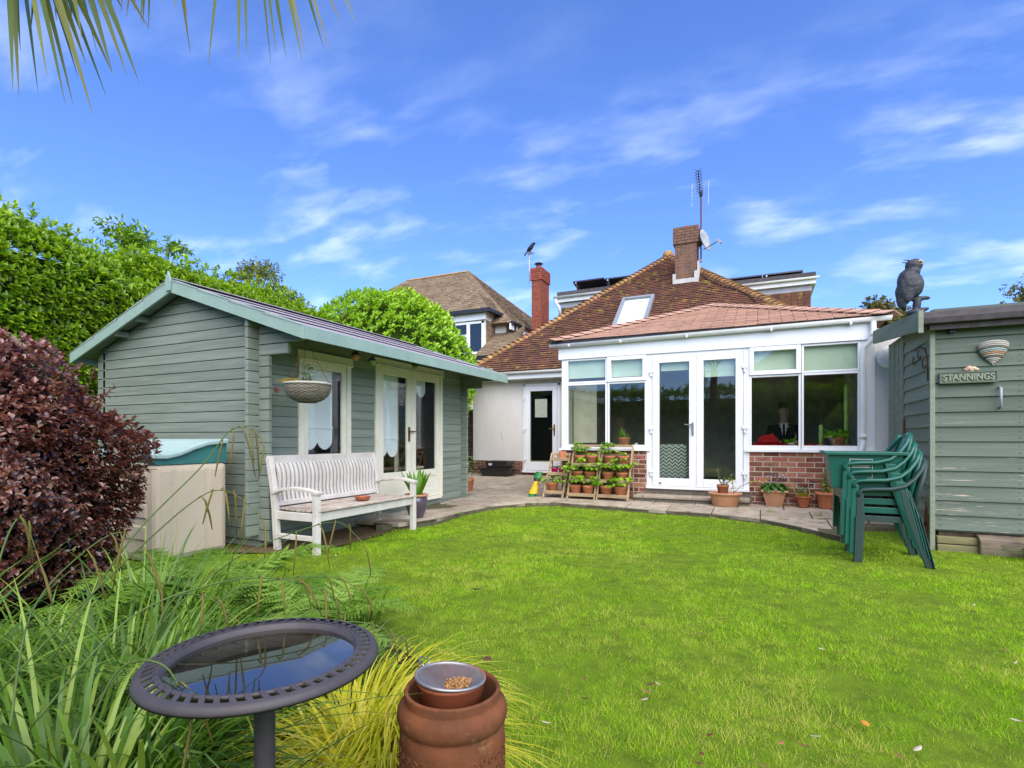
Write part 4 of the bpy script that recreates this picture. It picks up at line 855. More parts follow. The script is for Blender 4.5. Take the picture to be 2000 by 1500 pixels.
# window
def cream(n, *b, parent=sh): return MB().box(*b).build(n, 'cream', parent, bevel=.004)
wn = cream('window', XS - .02, XS + .022, 4.36, 4.43, .62, 1.87)
cream('casing', XS - .02, XS + .022, 5.115, 5.185, .62, 1.87, parent=wn); cream('head_board', XS - .02, XS + .03, 4.335, 5.21, 1.87, 1.965, parent=wn); cream('drip_moulding', XS - .02, XS + .05, 4.35, 5.195, 1.86, 1.876, parent=wn); cream('sill', XS - .02, XS + .04, 4.34, 5.2, .59, .62, parent=wn)
m = MB(); m.box(XS - .03, XS + .008, 4.434, 4.50, .625, 1.858).box(XS - .03, XS + .008, 5.045, 5.111, .625, 1.858).box(XS - .03, XS + .008, 4.50, 5.045, .625, .7).box(XS - .03, XS + .008, 4.50, 5.045, 1.775, 1.858); m.build('sash', 'cream', wn, bevel=.004)
MB().box(XS - .02, XS - .014, 4.50, 5.045, .7, 1.775).build('pane', 'glass_pale', wn)
# double door
dr = cream('double_door', XS - .02, XS + .022, 5.655, 5.72, .05, 1.965)
cream('casing', XS - .02, XS + .022, 7.235, 7.30, .05, 1.965, parent=dr); cream('head_board', XS - .02, XS + .03, 5.63, 7.325, 1.965, 2.06, parent=dr); cream('drip_moulding', XS - .02, XS + .05, 5.645, 7.31, 1.955, 1.971, parent=dr)
cream('threshold', XS - .02, XS + .05, 5.72, 7.235, .03, .075, parent=dr)
for a, b in ((5.724, 6.474), (6.48, 7.231)):
    m = MB(); x0, x1 = XS - .03, XS + .008; m.box(x0, x1, a, a + .105, .08, 1.95).box(x0, x1, b - .105, b, .08, 1.95).box(x0, x1, a + .105, b - .105, .08, .2).box(x0, x1, a + .105, b - .105, .40, .5).box(x0, x1, a + .105, b - .105, 1.85, 1.95).box(x0, x1 - .012, a + .105, b - .105, .2, .40)
    m.build('door_leaf', 'cream', dr, bevel=.004); MB().box(XS - .02, XS - .014, a + .105, b - .105, .5, 1.85).build('pane', 'glass_pale', dr)
MB().box(XS + .008, XS + .02, 6.385, 6.425, .93, 1.14).bar((XS + .045, 6.405, 1.08), (XS + .045, 6.52, 1.075), .016, .016).bar((XS + .01, 6.405, 1.08), (XS + .05, 6.405, 1.08), .016, .016).build('door_handle', 'bronze', dr)
# inside: floor, lining, blinds with scalloped hems, table and chairs
MB().box(XB + .05, XS - .06, YG + .06, YF - .06, -.05, .03).build('floor', 'room_floor', sh)
MB().box(XB + .045, XB + .06, YG + .06, YF - .06, .03, 2.1).build('lining', 'room_wall', sh)
def scallop(y0, y1, zt, zb, x, n=2, dpt=.09, name='blind'):
    P = [(x, y0, zt), (x, y0, zb)]
    K = 24
    for i in range(1, K): t = i / K; P.append((x, y0 + (y1 - y0) * t, zb - dpt * abs(math.sin(math.pi * n * t)) ** .7))
    P += [(x, y1, zb), (x, y1, zt)]
    o = MB().prism(P, (-.004, 0, 0)).build(name, 'cloth_white', sh); MB().box(x - .008, x + .012, y0, y1, zb + .16, zb + .185).build('blind_rod', 'cloth_white', o); return o
scallop(4.50, 4.98, 1.80, .93, XS - .10); scallop(5.80, 6.28, 1.95, .80, XS - .10); scallop(6.56, 6.98, 1.93, 1.70, XS - .10)
for a, b in ((6.30, 6.40), (6.66, 6.82)):
    m = MB(); K = 10; pts = [(XS - .17 - .025 * (i % 2), a + (b - a) * i / K, .25) for i in range(K + 1)]
    m.add(pts + [(p[0], p[1], 1.9) for p in pts], [(i, i + 1, K + 2 + i, K + 1 + i) for i in range(K)]).build('curtain', 'cloth_beige', sh, smooth=True)
st_ = thing('wooden_table', 'dark wooden table inside the summerhouse', 'table', (-5.5, 6.9, .03))
MB().box(-5.9, -5.1, 6.35, 7.5, .74, .78).build('table_top', 'dark_wood', st_)
for lx in (-5.85, -5.15):
    for ly in (6.4, 7.45): MB().bar((lx, ly, .03), (lx, ly, .74), .05, .05).build('leg', 'dark_wood', st_)
for cy in (6.55, 6.95):
    cht = thing('wooden_chair', 'dark wooden chair with pale cushion inside the summerhouse', 'chair', (-5.0, cy, .03), group='chairs inside the summerhouse')
    MB().box(-5.18, -4.82, cy - .18, cy + .18, .45, .49).build('seat', 'dark_wood', cht); MB().box(-5.17, -4.85, cy - .17, cy + .17, .495, .54).build('cushion', 'cloth_beige', cht, bevel=.02)
    for lx in (-5.15, -4.85):
        for ly in (-.15, .15): MB().bar((lx, cy + ly, .03), (lx, cy + ly, .45), .035, .035).build('leg', 'dark_wood', cht)
    MB().box(-4.86, -4.83, cy - .17, cy + .17, .8, .9).bar((-4.845, cy - .15, .49), (-4.845, cy - .15, .85), .03, .03).bar((-4.845, cy + .15, .49), (-4.845, cy + .15, .85), .03, .03).build('backrest', 'dark_wood', cht)
# things hanging below the eave
def lantern(px, py, mat, lab, r=.04):
    p = onx(px, py, -4.02); t = thing('hanging_lantern', lab, 'lantern', p, group='small lanterns hung below the summerhouse eave')
    MB().tube([(p.x, p.y, p.z + r), (p.x, p.y, 1.97)], .003, 5).build('hanger', 'black_metal', t)
    MB().lathe([(.001, -r), (r * .6, -r * .85), (r, -r * .2), (r, r * .3), (r * .75, r * .8), (r * .3, r * 1.05), (.001, r * 1.1)], 14, p).build('lamp', mat, t, smooth=True)
    MB().lathe([(r * 1.15, r * .55), (r * .8, r * .95), (r * .25, r * 1.4), (.001, r * 1.5)], 14, p, cap=False).build('cap', 'black_metal', t, smooth=True)
lantern(694, 697, 'lantern_amber', 'amber turtle-shaped lantern hanging above the wall beside the summerhouse window', .045)
lantern(727, 708, 'lantern_green', 'green glass lantern hanging above the edge of the summerhouse door frame', .042)
lantern(810, 715, 'lantern_green', 'dull green lantern hanging above the middle of the summerhouse doors', .036)
lantern(901, 727, 'lantern_amber', 'small orange lantern hanging at the far end of the summerhouse eave', .032)
p = onx(541, 761, XS + .012)
hm = MB(); hp = []
for i in range(24):
    t = 2 * math.pi * i / 24; hp.append((XS + .006, p.y + .0019 * 16 * math.sin(t) ** 3 * .9, p.z + .0019 * (13 * math.cos(t) - 5 * math.cos(2 * t) - 2 * math.cos(3 * t) - math.cos(4 * t))))
tag(hm.prism(hp, (.012, 0, 0)).build('heart_ornament', 'heart', bevel=.003), 'tiny red heart ornament fixed to the summerhouse logs', 'ornament')

# ---------------------------------------------------------------- garden shed
SX, SY = 1.548, 6.537
shed = thing('garden_shed', 'weathered green timber shed with lapped boards and black felt roof', 'shed', (2.6, 7.3, -.16))
PW = .1445; z = .078; k = 0
core = MB().box(SX + .03, 4.3, SY + .03, 8.45, .06, 2.12).build('wall', 'shed_paint', shed)
while z < 2.12:
    zt = z + PW
    MB().prism([(SX + .012, SY, z), (SX + .012, SY + .02, zt + .01), (SX + .012, SY + .035, zt + .01), (SX + .012, SY + .035, z)], (2.75, 0, 0)).build('board', 'shed_worn' if z < .75 else 'shed_paint', core)
    yb0 = 6.575
    MB().prism([(SX - .02, yb0, z), (SX + .0, yb0, zt + .01), (SX + .02, yb0, zt + .01), (SX + .02, yb0, z)], (0, 1.06, 0)).build('board', 'shed_side', core)
    z += PW; k += 1
m = MB()
for k in range(14):
    for dz in (.035, .095):
        for nx_ in (SX + .06, SX + .66, SX + 1.26): m.lathe([(.0045, 0), (.0045, .004)], 7, (nx_, .078 + PW * k + dz, 0))
m.v = [(a, SY + .02 * ((b - .078) % PW) / PW - .004 + c * 1.0, b) for a, b, c in m.v]
stuff(m.build('nail_heads', 'black_metal', core))
for i in range(7): MB().box(SX - .018 + .004 * (i % 2), SX + .02, 7.66 + i * .115, 7.66 + i * .115 + .107, -.05, 2.2).build('upright_board', 'shed_side', core, bevel=.006)
MB().box(SX - .026, SX + .016, SY - .012, SY + .034, -.13, 2.14).build('corner_post', 'shed_side', shed, bevel=.004)
# pent roof
roofpts = lambda x: [(x, SY - .12, 2.16), (x, 8.7, 2.40), (x, 8.7, 2.36), (x, SY - .12, 2.12)]
sr = MB().prism(roofpts(1.43), (3.0, 0, 0)).build('roof', 'felt_dark', shed)
MB().prism([(1.42, SY - .155, 2.085), (1.42, SY - .165, 2.14), (1.42, SY - .135, 2.205), (1.42, SY - .02, 2.215), (1.42, SY - .02, 2.185), (1.42, SY - .115, 2.165), (1.42, SY - .13, 2.085)], (3.0, 0, 0)).build('felt_edge', 'felt_dark', sr, bevel=.008)
MB().prism([(1.50, SY - .10, 2.03), (1.50, SY - .105, 2.09), (1.50, SY + .02, 2.1), (1.50, SY + .02, 2.05)], (2.8, 0, 0)).build('soffit_board', 'felt_dark', sr)
MB().prism([(1.40, SY - .14, 2.02), (1.40, SY - .14, 2.215), (1.40, 8.72, 2.45), (1.40, 8.72, 2.27)], (.03, 0, 0)).build('bargeboard', 'shed_side', sr, bevel=.004)
MB().box(1.396, 1.436, SY - .165, SY - .141, 2.0, 2.22).build('barge_end', 'shed_side', sr)
# fittings
MB().box(SX + .12, SX + .17, SY - .05, SY + .0, 2.0, 2.06).build('bracket', 'black_metal', shed)
hb = MB().box(SX - .032, SX - .022, 6.60, 6.72, .0, .12).prism([(SX - .032, 6.60, .1), (SX - .032, 6.72, .1), (SX - .032, 6.66, .34)], (.01, 0, 0)).build('strap_hinge', 'rust', shed)
MB().box(SX - .035, SX - .02, 7.55, 7.58, .95, 1.2).build('door_bolt', 'rust', shed)
hpx = ony(1954, 776, SY - .03); MB().tube([(hpx.x, SY + .005, hpx.z + .10), (hpx.x, SY - .045, hpx.z + .085), (hpx.x, SY - .045, hpx.z - .085), (hpx.x, SY + .005, hpx.z - .10)], .011, 8).build('pull_handle', 'lead', shed, smooth=True)
wp = [(SX - .03, 6.62, 1.88), (SX - .05, 6.75, 1.93), (SX - .04, 6.9, 1.9), (SX - .03, 7.0, 1.86)]
orn = thing('wire_ornament', 'rusty curled wire hook ornament on the side of the shed', 'ornament', (SX - .03, 6.7, 1.8))
MB().tube([(SX - .025, 6.60, 1.55), (SX - .03, 6.60, 1.78), (SX - .035, 6.66, 1.88), (SX - .035, 6.85, 1.93), (SX - .03, 7.1, 1.92)], .007, 6).build('stem', 'rust', orn, smooth=True)
for c_y, c_z in ((6.9, 1.86), (6.72, 1.74), (7.1, 1.82)): MB().tube([(SX - .03, c_y + .06 * math.cos(t), c_z + .05 * math.sin(t)) for t in np.linspace(-2.6, 1.2, 9)], .005, 5).build('curl', 'rust', orn, smooth=True)
# base timbers
bt = thing('base_timber', 'mossy timber bearers under the corner of the shed', 'timber', (1.85, SY + .02, -.16))
MB().box(SX + .03, 2.10, SY - .03, SY + .05, -.17, -.065).build('beam', 'timber_green', bt, bevel=.008); MB().box(SX + .03, 2.02, SY - .015, SY + .06, -.058, .012).build('beam', 'timber_green', bt, bevel=.008); MB().box(SX + .06, 2.6, SY + .06, SY + .1, -.16, .07).build('backing', 'bark', bt)
q0 = onz(1915, 1090, -.16)
sl_ = MB(); K = 14
prof = [(-.105, 0), (-.115, .06), (-.11, .17), (-.06, .21), (.06, .215), (.11, .18), (.115, .05), (.1, 0)]
for i in range(K): 
    x = q0.x - .0 + i * .075
    sl_.v += [(x + random.uniform(-.004, .004), q0.y + .12 + a + random.uniform(-.008, .008), -.165 + b + random.uniform(-.008, .008)) for a, b in prof]
n8 = len(prof); sl_.f += [(i * n8 + j, i * n8 + (j + 1) % n8, (i + 1) * n8 + (j + 1) % n8, (i + 1) * n8 + j) for i in range(K - 1) for j in range(n8)] + [tuple(range(n8))[::-1], tuple((K - 1) * n8 + j for j in range(n8))]
tag(sl_.build('timber_sleeper', 'timber_grey', smooth=False, bevel=.012), 'cracked old timber sleeper lying on the grass in front of the shed', 'timber')
# name sign
def text_mesh(body, size, extrude):
    cu = bpy.data.curves.new('lettering', 'FONT'); cu.body = body; cu.size = size; cu.extrude = extrude; cu.bevel_depth = size * .018; cu.align_x = 'CENTER'; cu.align_y = 'CENTER'; cu.offset = size * .018
    o = bpy.data.objects.new('tmp', cu); C.objects.link(o); bpy.context.view_layer.update()
    me = bpy.data.meshes.new_from_object(o.evaluated_get(bpy.context.evaluated_depsgraph_get())); bpy.data.objects.remove(o); return me
s1, s2 = ony(1834, 747, SY - .02), ony(1948, 724, SY - .02); sgx = (s1.x + s2.x) / 2; sgz = (s1.z + s2.z) / 2 - .005; hw_ = (s2.x - s1.x) / 2
sign = thing('name_sign', 'carved wooden name sign painted green like the shed, reading STANNINGS', 'sign', (sgx, SY - .02, sgz))
m = MB().box(sgx - hw_, sgx + hw_, SY - .03, SY - .002, sgz - .055, sgz + .055); bd = m.build('board', 'shed_side', sign, bevel=.003)
m = MB().box(sgx - hw_, sgx + hw_, SY - .042, SY - .03, sgz + .043, sgz + .055).box(sgx - hw_, sgx + hw_, SY - .042, SY - .03, sgz - .055, sgz - .043).box(sgx - hw_, sgx - hw_ + .012, SY - .042, SY - .03, sgz - .043, sgz + .043).box(sgx + hw_ - .012, sgx + hw_, SY - .042, SY - .03, sgz - .043, sgz + .043); m.build('rim', 'shed_paint', sign)
tm = text_mesh('STANNINGS', .083, .006); lo = put(tm, 'lettering', 'shed_side', sign, world=False); lo.rotation_euler = (R(90), 0, 0); lo.location = (0, -.018, -.002)
wd_ = max(v.co.x for v in tm.vertices) - min(v.co.x for v in tm.vertices); lo.scale = ((2 * hw_ - .05) / wd_, 1, 1)
so_ = thing('shell_ornament', 'little cluster of pale sea shells standing on top of the name sign', 'ornament', (sgx + .02, SY - .03, sgz + .055))
for dx_, dz_, r in ((-.035, .018, .020), (-.01, .03, .024), (.025, .026, .02), (.045, .016, .018), (.005, .012, .018)):
    MB().lathe([(.001, -r), (r * .7, -r * .6), (r, 0), (r * .6, r * .7), (.001, r)], 10, (sgx + .02 + dx_, SY - .03, sgz + .055 + dz_), sx=1.3).build('shell', 'shell', so_, smooth=True)
# half-round wall basket
wbp = ony(1940, 690, SY - .02)
wb = thing('wall_basket', 'half-round striped wicker wall basket hanging on the shed boards', 'basket', (wbp.x, SY - .01, wbp.z))
def bw(t): return .135 * math.sqrt(max(0, 1 - ((.5 - t) * 1.0 + .0) ** 2)) * (1 - .96 * t ** 1.7) + .004
for i in range(13):
    t = i / 12; zc_ = wbp.z + .075 - .175 * t; ww = .112 * (1 - t ** 1.9 * .97); dd = .07 * (1 - t ** 1.6 * .95)
    MB().tube([(wbp.x + ww * math.cos(a), SY - .004 - dd * math.sin(a) - .006, zc_ + .035 * math.sin(a) * (1 - t)) for a in np.linspace(0, math.pi, 13)], .0085, 6).build('strand', ['wicker_pale', 'wicker', 'wicker_pale', 'wicker', 'lid_green', 'wicker_pale', 'terracotta_tan'][i % 7] if 2 < i < 9 else 'wicker_pale', wb, smooth=True)
MB().prism([(wbp.x - .1, SY - .002, wbp.z + .078), (wbp.x + .1, SY - .002, wbp.z + .078), (wbp.x + .07, SY - .002, wbp.z - .03), (wbp.x, SY - .002, wbp.z - .095), (wbp.x - .07, SY - .002, wbp.z - .03)], (0, -.006, 0)).build('back', 'dark_wood', wb)

# ---------------------------------------------------------------- neighbouring house
nb = thing('neighbour_house', 'neighbouring white house with brown lichen covered hip roof and dormer window', 'house', (-11, 18, -.2))
NA = Vector((-11.65, 20.4, 8.33)); NL = ony(797, 547, 20.4); NL.z = 8.33; TN = .86; HH = 8.33 - 4.95; run = HH / TN
c1 = Vector((NA.x + run, NA.y - run, 4.95)); c2 = Vector((NA.x + run, NA.y + run, 4.95)); c3 = Vector((NL.x - run, NA.y - run, 4.95)); c4 = Vector((NL.x - run, NA.y + run, 4.95))
nroof = MB().add([c3, c1, c2, c4, NL, NA], [(0, 1, 5, 4), (1, 2, 5), (2, 3, 4, 5), (3, 0, 4), (0, 3, 2, 1)]).build('roof', 'tile_brown', nb)
vs_ = Vector((0, run, HH)); mm = MB(); W3 = c1.x - c3.x
for t in course_tiles(c3, (1, 0, 0), vs_, [(0, 0), (W3, 0), (W3 - run, vs_.length), (run, vs_.length)], .13, .2, .016, lift=.02, jit=.006): mm.add(t, BOXF)
vs2 = Vector((-run, 0, HH))
for t in course_tiles(c1, (0, 1, 0), vs2, [(0, 0), (2 * run, 0), (run, vs2.length)], .13, .2, .016, lift=.02, jit=.006): mm.add(t, BOXF)
stuff(mm.build('roof_tiles', 'tile_brown', nroof))
hip_caps(NL, NA, 14, .13, 'tile_lichen', nroof, name='ridge_tile', drop=.06); hip_caps(c1, NA, 26, .12, 'tile_brown', nroof); hip_caps(c2, NA, 26, .12, 'tile_brown', nroof)
MB().box(c3.x + .4, c1.x - .35, c1.y + .35, c2.y - .4, -.3, 4.95).build('wall', 'render_white', nb)
MB().tube([c1 + Vector((.06, 0, 0)), c2 + Vector((.06, 0, 0))], .06, 8).build('gutter', 'black_plastic', nb); MB().box(c1.x - .06, c1.x, c1.y, c2.y, 4.72, 4.93).build('fascia', 'upvc', nb)
MB().tube([c1 + Vector((.05, .3, -.05)), c1 + Vector((-.1, .35, -.4)), c1 + Vector((-.3, .35, -.6)), c1 + Vector((-.3, .35, -3))], .05, 8).build('downpipe', 'black_plastic', nb)
# dormer wing with a casement window
DY = c1.y - .35
dxa, dxb = ony(878, 640, DY).x, ony(948, 640, DY).x; dzt = ony(905, 612, DY).z; dzb = ony(905, 700, DY).z
dwn = MB().box(dxa, dxb, DY, NA.y - 1, dzb - 1.5, dzt).build('dormer', 'render_white', nb)
ov = .22; et = Vector((dxa - ov, DY - ov, dzt)); eu = Vector((dxb + ov, DY - ov, dzt)); hwid = (dxb - dxa) / 2 + ov; dh = hwid * .95
apx = Vector(((dxa + dxb) / 2, DY - ov + hwid, dzt + dh)); bk = Vector((apx.x, NA.y - .3, apx.z))
dro = MB().add([et, eu, Vector((eu.x, NA.y - .3, dzt)), Vector((et.x, NA.y - .3, dzt)), apx, bk], [(0, 1, 4), (1, 2, 5, 4), (3, 0, 4, 5)]).build('dormer_roof', 'tile_brown', dwn)
mm = MB(); v1 = apx - Vector((apx.x, et.y, dzt))
for t in course_tiles(et, (1, 0, 0), v1, [(0, 0), (2 * hwid, 0), (hwid, v1.length)], .13, .2, .016, lift=.02, jit=.006): mm.add(t, BOXF)
v2 = apx - Vector((eu.x, apx.y, dzt))
for t in course_tiles(eu, (0, 1, 0), v2, [(0, 0), (NA.y - eu.y, 0), (NA.y - eu.y, v2.length), (hwid, v2.length)], .13, .2, .016, lift=.02, jit=.006): mm.add(t, BOXF)
stuff(mm.build('dormer_tiles', 'tile_brown', dro)); hip_caps(eu, apx, 11, .1, 'tile_brown', dro); hip_caps(et, apx, 11, .1, 'tile_brown', dro)
MB().box(dxa - ov, dxb + ov, DY - ov - .1, DY - ov, dzt - .08, dzt + .03).box(dxb + ov - .0, dxb + ov + .1, DY - ov - .1, DY + 2.2, dzt - .08, dzt + .03).build('gutter', 'black_plastic', dro)
MB().box(dxa - .02, dxb + .05, DY - .1, DY, dzt - .3, dzt - .08).build('soffit', 'upvc', dro)
m = MB()
for i in range(7): m.box(dxb + .001, dxb + .03, DY + .05, DY + 2.2, dzt - .3 - .17 * (i + 1), dzt - .3 - .17 * i - .012)
stuff(m.build('hung_tiles', 'tile_brown', dwn))
wx0, wx1 = dxb - 1.25, dxb - .06; wz0, wz1 = dzb + .12, dzt - .34
wnd = MB().box(wx0, wx0 + .07, DY - .04, DY + .02, wz0, wz1).box(wx1 - .07, wx1, DY - .04, DY + .02, wz0, wz1).box(wx0, wx1, DY - .04, DY + .02, wz1 - .07, wz1).box(wx0, wx1, DY - .04, DY + .02, wz0, wz0 + .07).box((wx0 + wx1) / 2 - .06, (wx0 + wx1) / 2 + .06, DY - .045, DY + .02, wz0, wz1).box(wx0, (wx0 + wx1) / 2, DY - .043, DY + .02, wz1 - .5, wz1 - .42).build('window', 'upvc', dwn)
MB().box(wx0 + .05, wx1 - .05, DY - .012, DY - .004, wz0 + .05, wz1 - .05).build('pane', 'glass_dim', wnd); MB().box(wx0, wx1, DY - .003, DY - .001, wz0, wz1).build('dark_panel', 'black_metal', wnd)  # flat black sheet behind the pane, painting the unlit room
# low tiled skirt roof and white bay beside the dormer
MB().prism([(dxb + .05, DY - .9, dzb - .15), (dxb + 1.45, DY - .9, dzb - .15), (dxb + .9, DY + 1.3, dzb + 1.25), (dxb + .05, DY + 1.3, dzb + 1.25)], (0, .05, -.08)).build('skirt_roof', 'tile_brown', nb)
mm = MB(); v3 = Vector((0, 2.2, 1.4))
for t in course_tiles((dxb + .05, DY - .9, dzb - .13), (1, 0, 0), v3, [(0, 0), (1.4, 0), (.85, v3.length), (0, v3.length)], .13, .2, .016, lift=.02, jit=.006): mm.add(t, BOXF)
stuff(mm.build('skirt_tiles', 'tile_brown', nb))
MB().box(dxa - 2, dxb + 1.35, DY - .7, DY + 2, -.3, dzb - .25).build('bay_wall', 'render_white', nb); MB().box(dxb + .0, dxb + 1.5, DY - 1.0, DY - .9, dzb - .26, dzb - .13).build('bay_gutter', 'black_plastic', nb)
MB().box(dxb + .3, dxb + 1.3, DY - .9, DY - .7, dzb - .5, dzb - .3).build('bay_soffit', 'upvc', nb)
MB().tube([(dxb + 1.0, DY - .95, dzb - .25), (dxb + 1.0, DY - .9, dzb - .5), (dxb + 1.3, DY - .8, dzb - .8), (dxb + 1.4, DY - .8, dzb - 2.5)], .05, 8).build('bay_downpipe', 'black_plastic', nb)
# neighbour chimney
nc = atd(1057, 600, 19.6)
nch = chimney(nb, nc.x - .36, nc.x + .02, nc.y - .05, nc.y + .75, 3.0, atd(1057, 522, 19.6).z, 'brick_red', 'mortar_pale', crown=2, flare=.04)
zt_ = atd(1057, 522, 19.6).z
MB().lathe([(.13, 0), (.12, .1), (.1, .16)], 12, (nc.x - .2, nc.y + .25, zt_ - .03)).build('chimney_pot', 'brick_red', nch, smooth=True)
MB().lathe([(.09, .13), (.09, .22), (.001, .22)], 12, (nc.x - .2, nc.y + .25, zt_ - .03)).lathe([(.17, .25), (.12, .28), (.001, .31)], 14, (nc.x - .2, nc.y + .25, zt_ - .03)).build('cowl', 'black_metal', nch, smooth=True)
apt = Vector((nc.x - .52, nc.y + .1, zt_ - .5))
ae2 = thing('small_aerial', 'thin aerial pole with a bird on it beside the red brick chimney', 'aerial', apt)
za_ = atd(1032, 490, 19.6).z
MB().tube([apt, (apt.x, apt.y, za_)], .02, 6).bar(apt + Vector((0, 0, .1)), apt + Vector((.2, 0, .1)), .03, .03).build('pole', 'alu', ae2)
MB().tube([(apt.x - .05, apt.y, za_ - .03), (apt.x + .2, apt.y - .2, za_ + .0)], .012, 5).build('boom', 'alu', ae2)
for i in range(6): MB().tube([(apt.x + .03 * i - .12, apt.y - .03 * i - .1, za_ - .01), (apt.x + .03 * i + .1, apt.y - .03 * i + .1, za_ - .01)], .006, 4).build('element', 'alu', ae2)
# ---------------------------------------------------------------- white slatted bench
def ell(m, c, r, rot=(0, 0, 0), n=14):
    from mathutils import Euler
    k = len(m.v); E_ = Euler(rot).to_matrix(); prof = [(max(.002, math.sin(math.pi * i / 10)), -math.cos(math.pi * i / 10)) for i in range(11)]
    m.lathe(prof, n); 
    for i in range(k, len(m.v)): v = Vector(m.v[i]); m.v[i] = tuple(E_ @ Vector((v.x * r[0], v.y * r[1], v.z * r[2])) + Vector(c))
    return m
def blob(m, name, mat, parent, voxel, smooth=4, world=True, disp=None):
    o = m.build(name, mat, parent, smooth=True, world=world)
    r = o.modifiers.new('remesh', 'REMESH'); r.mode = 'VOXEL'; r.voxel_size = voxel; r.use_smooth_shade = True
    s = o.modifiers.new('smooth', 'SMOOTH'); s.iterations = smooth; s.factor = .6
    return o
BX0, BX1, BY0, BY1, BG = -4.42, -3.87, 3.85, 5.42, -.15
bench = thing('garden_bench', 'long weathered white garden bench with curved slatted back', 'bench', (-4.15, 4.6, BG))
bb = lambda n, p, q, w, h, mat='bench_paint', parent=bench, up=(0, 0, 1): MB().bar(p, q, w, h, up).build(n, mat, parent, bevel=.005)
zS = .265; zA = .46
for y in (BY0, BY1):
    bb('leg', (BX1, y, BG), (BX1, y, zA - .012), .055, .062, up=(1, 0, 0))
    m = MB()
    pts = [(BX0 + .03, BG), (BX0 + .01, .1), (BX0 - .0, zS), (BX0 - .03, .5), (BX0 - .085, .775)]
    for (a, b), (c_, d_) in zip(pts, pts[1:]): m.bar((a, y, b), (c_, y, d_ + .003), .055, .058, up=(1, 0, 0))
    m.build('leg', 'bench_paint', bench, bevel=.004)
    bb('side_rail', (BX0 + .03, y, zS - .06), (BX1 - .03, y, zS - .06), .028, .08); bb('stretcher', (BX0 + .05, y, -.0), (BX1 - .03, y, -.0), .03, .05)
    ap = [(BX0 - .02, zA - .035), (BX0 + .1, zA + .005), (BX0 + .25, zA + .02), (BX0 + .42, zA + .012), (BX1 + .04, zA - .02)]
    m = MB()
    for (a, b), (c_, d_) in zip(ap, ap[1:]): m.bar((a - .004, y, b), (c_ + .004, y, d_), .075, .03)
    m.build('arm', 'bench_paint', bench, bevel=.004)
bb('front_rail', (BX1 - .005, BY0 + .03, zS - .058), (BX1 - .005, BY1 - .03, zS - .058), .028, .085); bb('rear_rail', (BX0 + .01, BY0 + .03, zS - .058), (BX0 + .01, BY1 - .03, zS - .058), .028, .08)
for i in range(8):
    x = BX0 + .055 + i * .0715; bb('seat_slat', (x, BY0 - .01 if i > 6 else BY0 + .03, zS + .004 - .012 * math.sin(i / 7 * math.pi)), (x, BY1 + .01 if i > 6 else BY1 - .03, zS + .004 - .012 * math.sin(i / 7 * math.pi)), .058, .022, 'bench_seat')
bb('top_rail', (BX0 - .082, BY0 - .028, .755), (BX0 - .082, BY1 + .028, .755), .04, .085); bb('lower_rail', (BX0 - .0, BY0 + .03, .315), (BX0 - .0, BY1 - .03, .315), .028, .05)
def bslat(y):
    m = MB(); K = 8; w = .017; d = .012
    P = [(BX0 - .005 + -.068 * (t ** 1.1) - .03 * math.sin(t * math.pi * 1.0) * (1 - 2 * t) * 1.6 + .014 * math.sin(math.pi * t), .33 + .395 * t) for t in np.linspace(0, 1, K + 1)]
    for a, b in P: m.v += [(a - d, y - w, b), (a + d, y - w, b), (a + d, y + w, b), (a - d, y + w, b)]
    for i in range(K):
        for j in range(4): j2 = (j + 1) % 4; m.f.append((i * 4 + j, i * 4 + j2, i * 4 + 4 + j2, i * 4 + 4 + j))
    m.f += [(3, 2, 1, 0), (K * 4, K * 4 + 1, K * 4 + 2, K * 4 + 3)]; return m.mesh('back_slat')
sm_ = bslat(0)
for i in range(27): put(sm_, 'back_slat', 'bench_paint', bench, loc=(0, BY0 + .065 + i * (BY1 - BY0 - .13) / 26, 0))
sp = onz(703, 974, .29)
tag(MB().lathe([(.001, 0), (.075, 0), (.088, .035), (.088, .038), (.082, .038), (.07, .008), (.001, .008)], 24, (-4.08, sp.y, zS + .017)).build('plant_saucer', 'terracotta_plastic', smooth=True, bevel=.002), 'terracotta plant saucer lying on the white bench seat', 'saucer')

# ---------------------------------------------------------------- storage box
sbx = thing('storage_box', 'beige plastic garden storage box with curved green lid against the summerhouse', 'storage box', (-5.5, 3.3, -.15))
X1b, X0b, Y0b, Y1b = -4.88, -6.25, 2.95, 3.66
MB().box(X0b, X1b, Y0b, Y1b, -.15, .735).build('body', 'box_beige', sbx, bevel=.045)
for z in (.05, .25, .45, .62): MB().box(X0b + .1, X1b - .12, Y0b - .012, Y0b + .02, z, z + .13).build('rib_panel', 'box_beige', sbx, bevel=.012)
for y in (3.0, 3.14, 3.46): MB().box(X1b - .01, X1b + .008, y, y + (.1 if y < 3.1 else .28 if y < 3.3 else .14), -.1, .68).build('side_panel', 'box_beige', sbx, bevel=.006)
prof = [(Y0b - .03, .79), (Y0b + .1, .785), (Y0b + .22, .81), (Y0b + .36, .865), (Y0b + .5, .905), (Y1b, .925)]
MB().prism([(X1b - .012, y, z) for y, z in prof] + [(X1b - .012, Y1b, .735), (X1b - .012, Y0b + .02, .735)], (X0b - X1b + .024, 0, 0)).build('lid_band', 'lid_dark', sbx)
MB().prism([(X1b + .025, y, z + .045) for y, z in prof] + [(X1b + .025, y, z) for y, z in prof[::-1]], (X0b - X1b - .05, 0, 0)).build('lid', 'lid_green', sbx, bevel=.012)

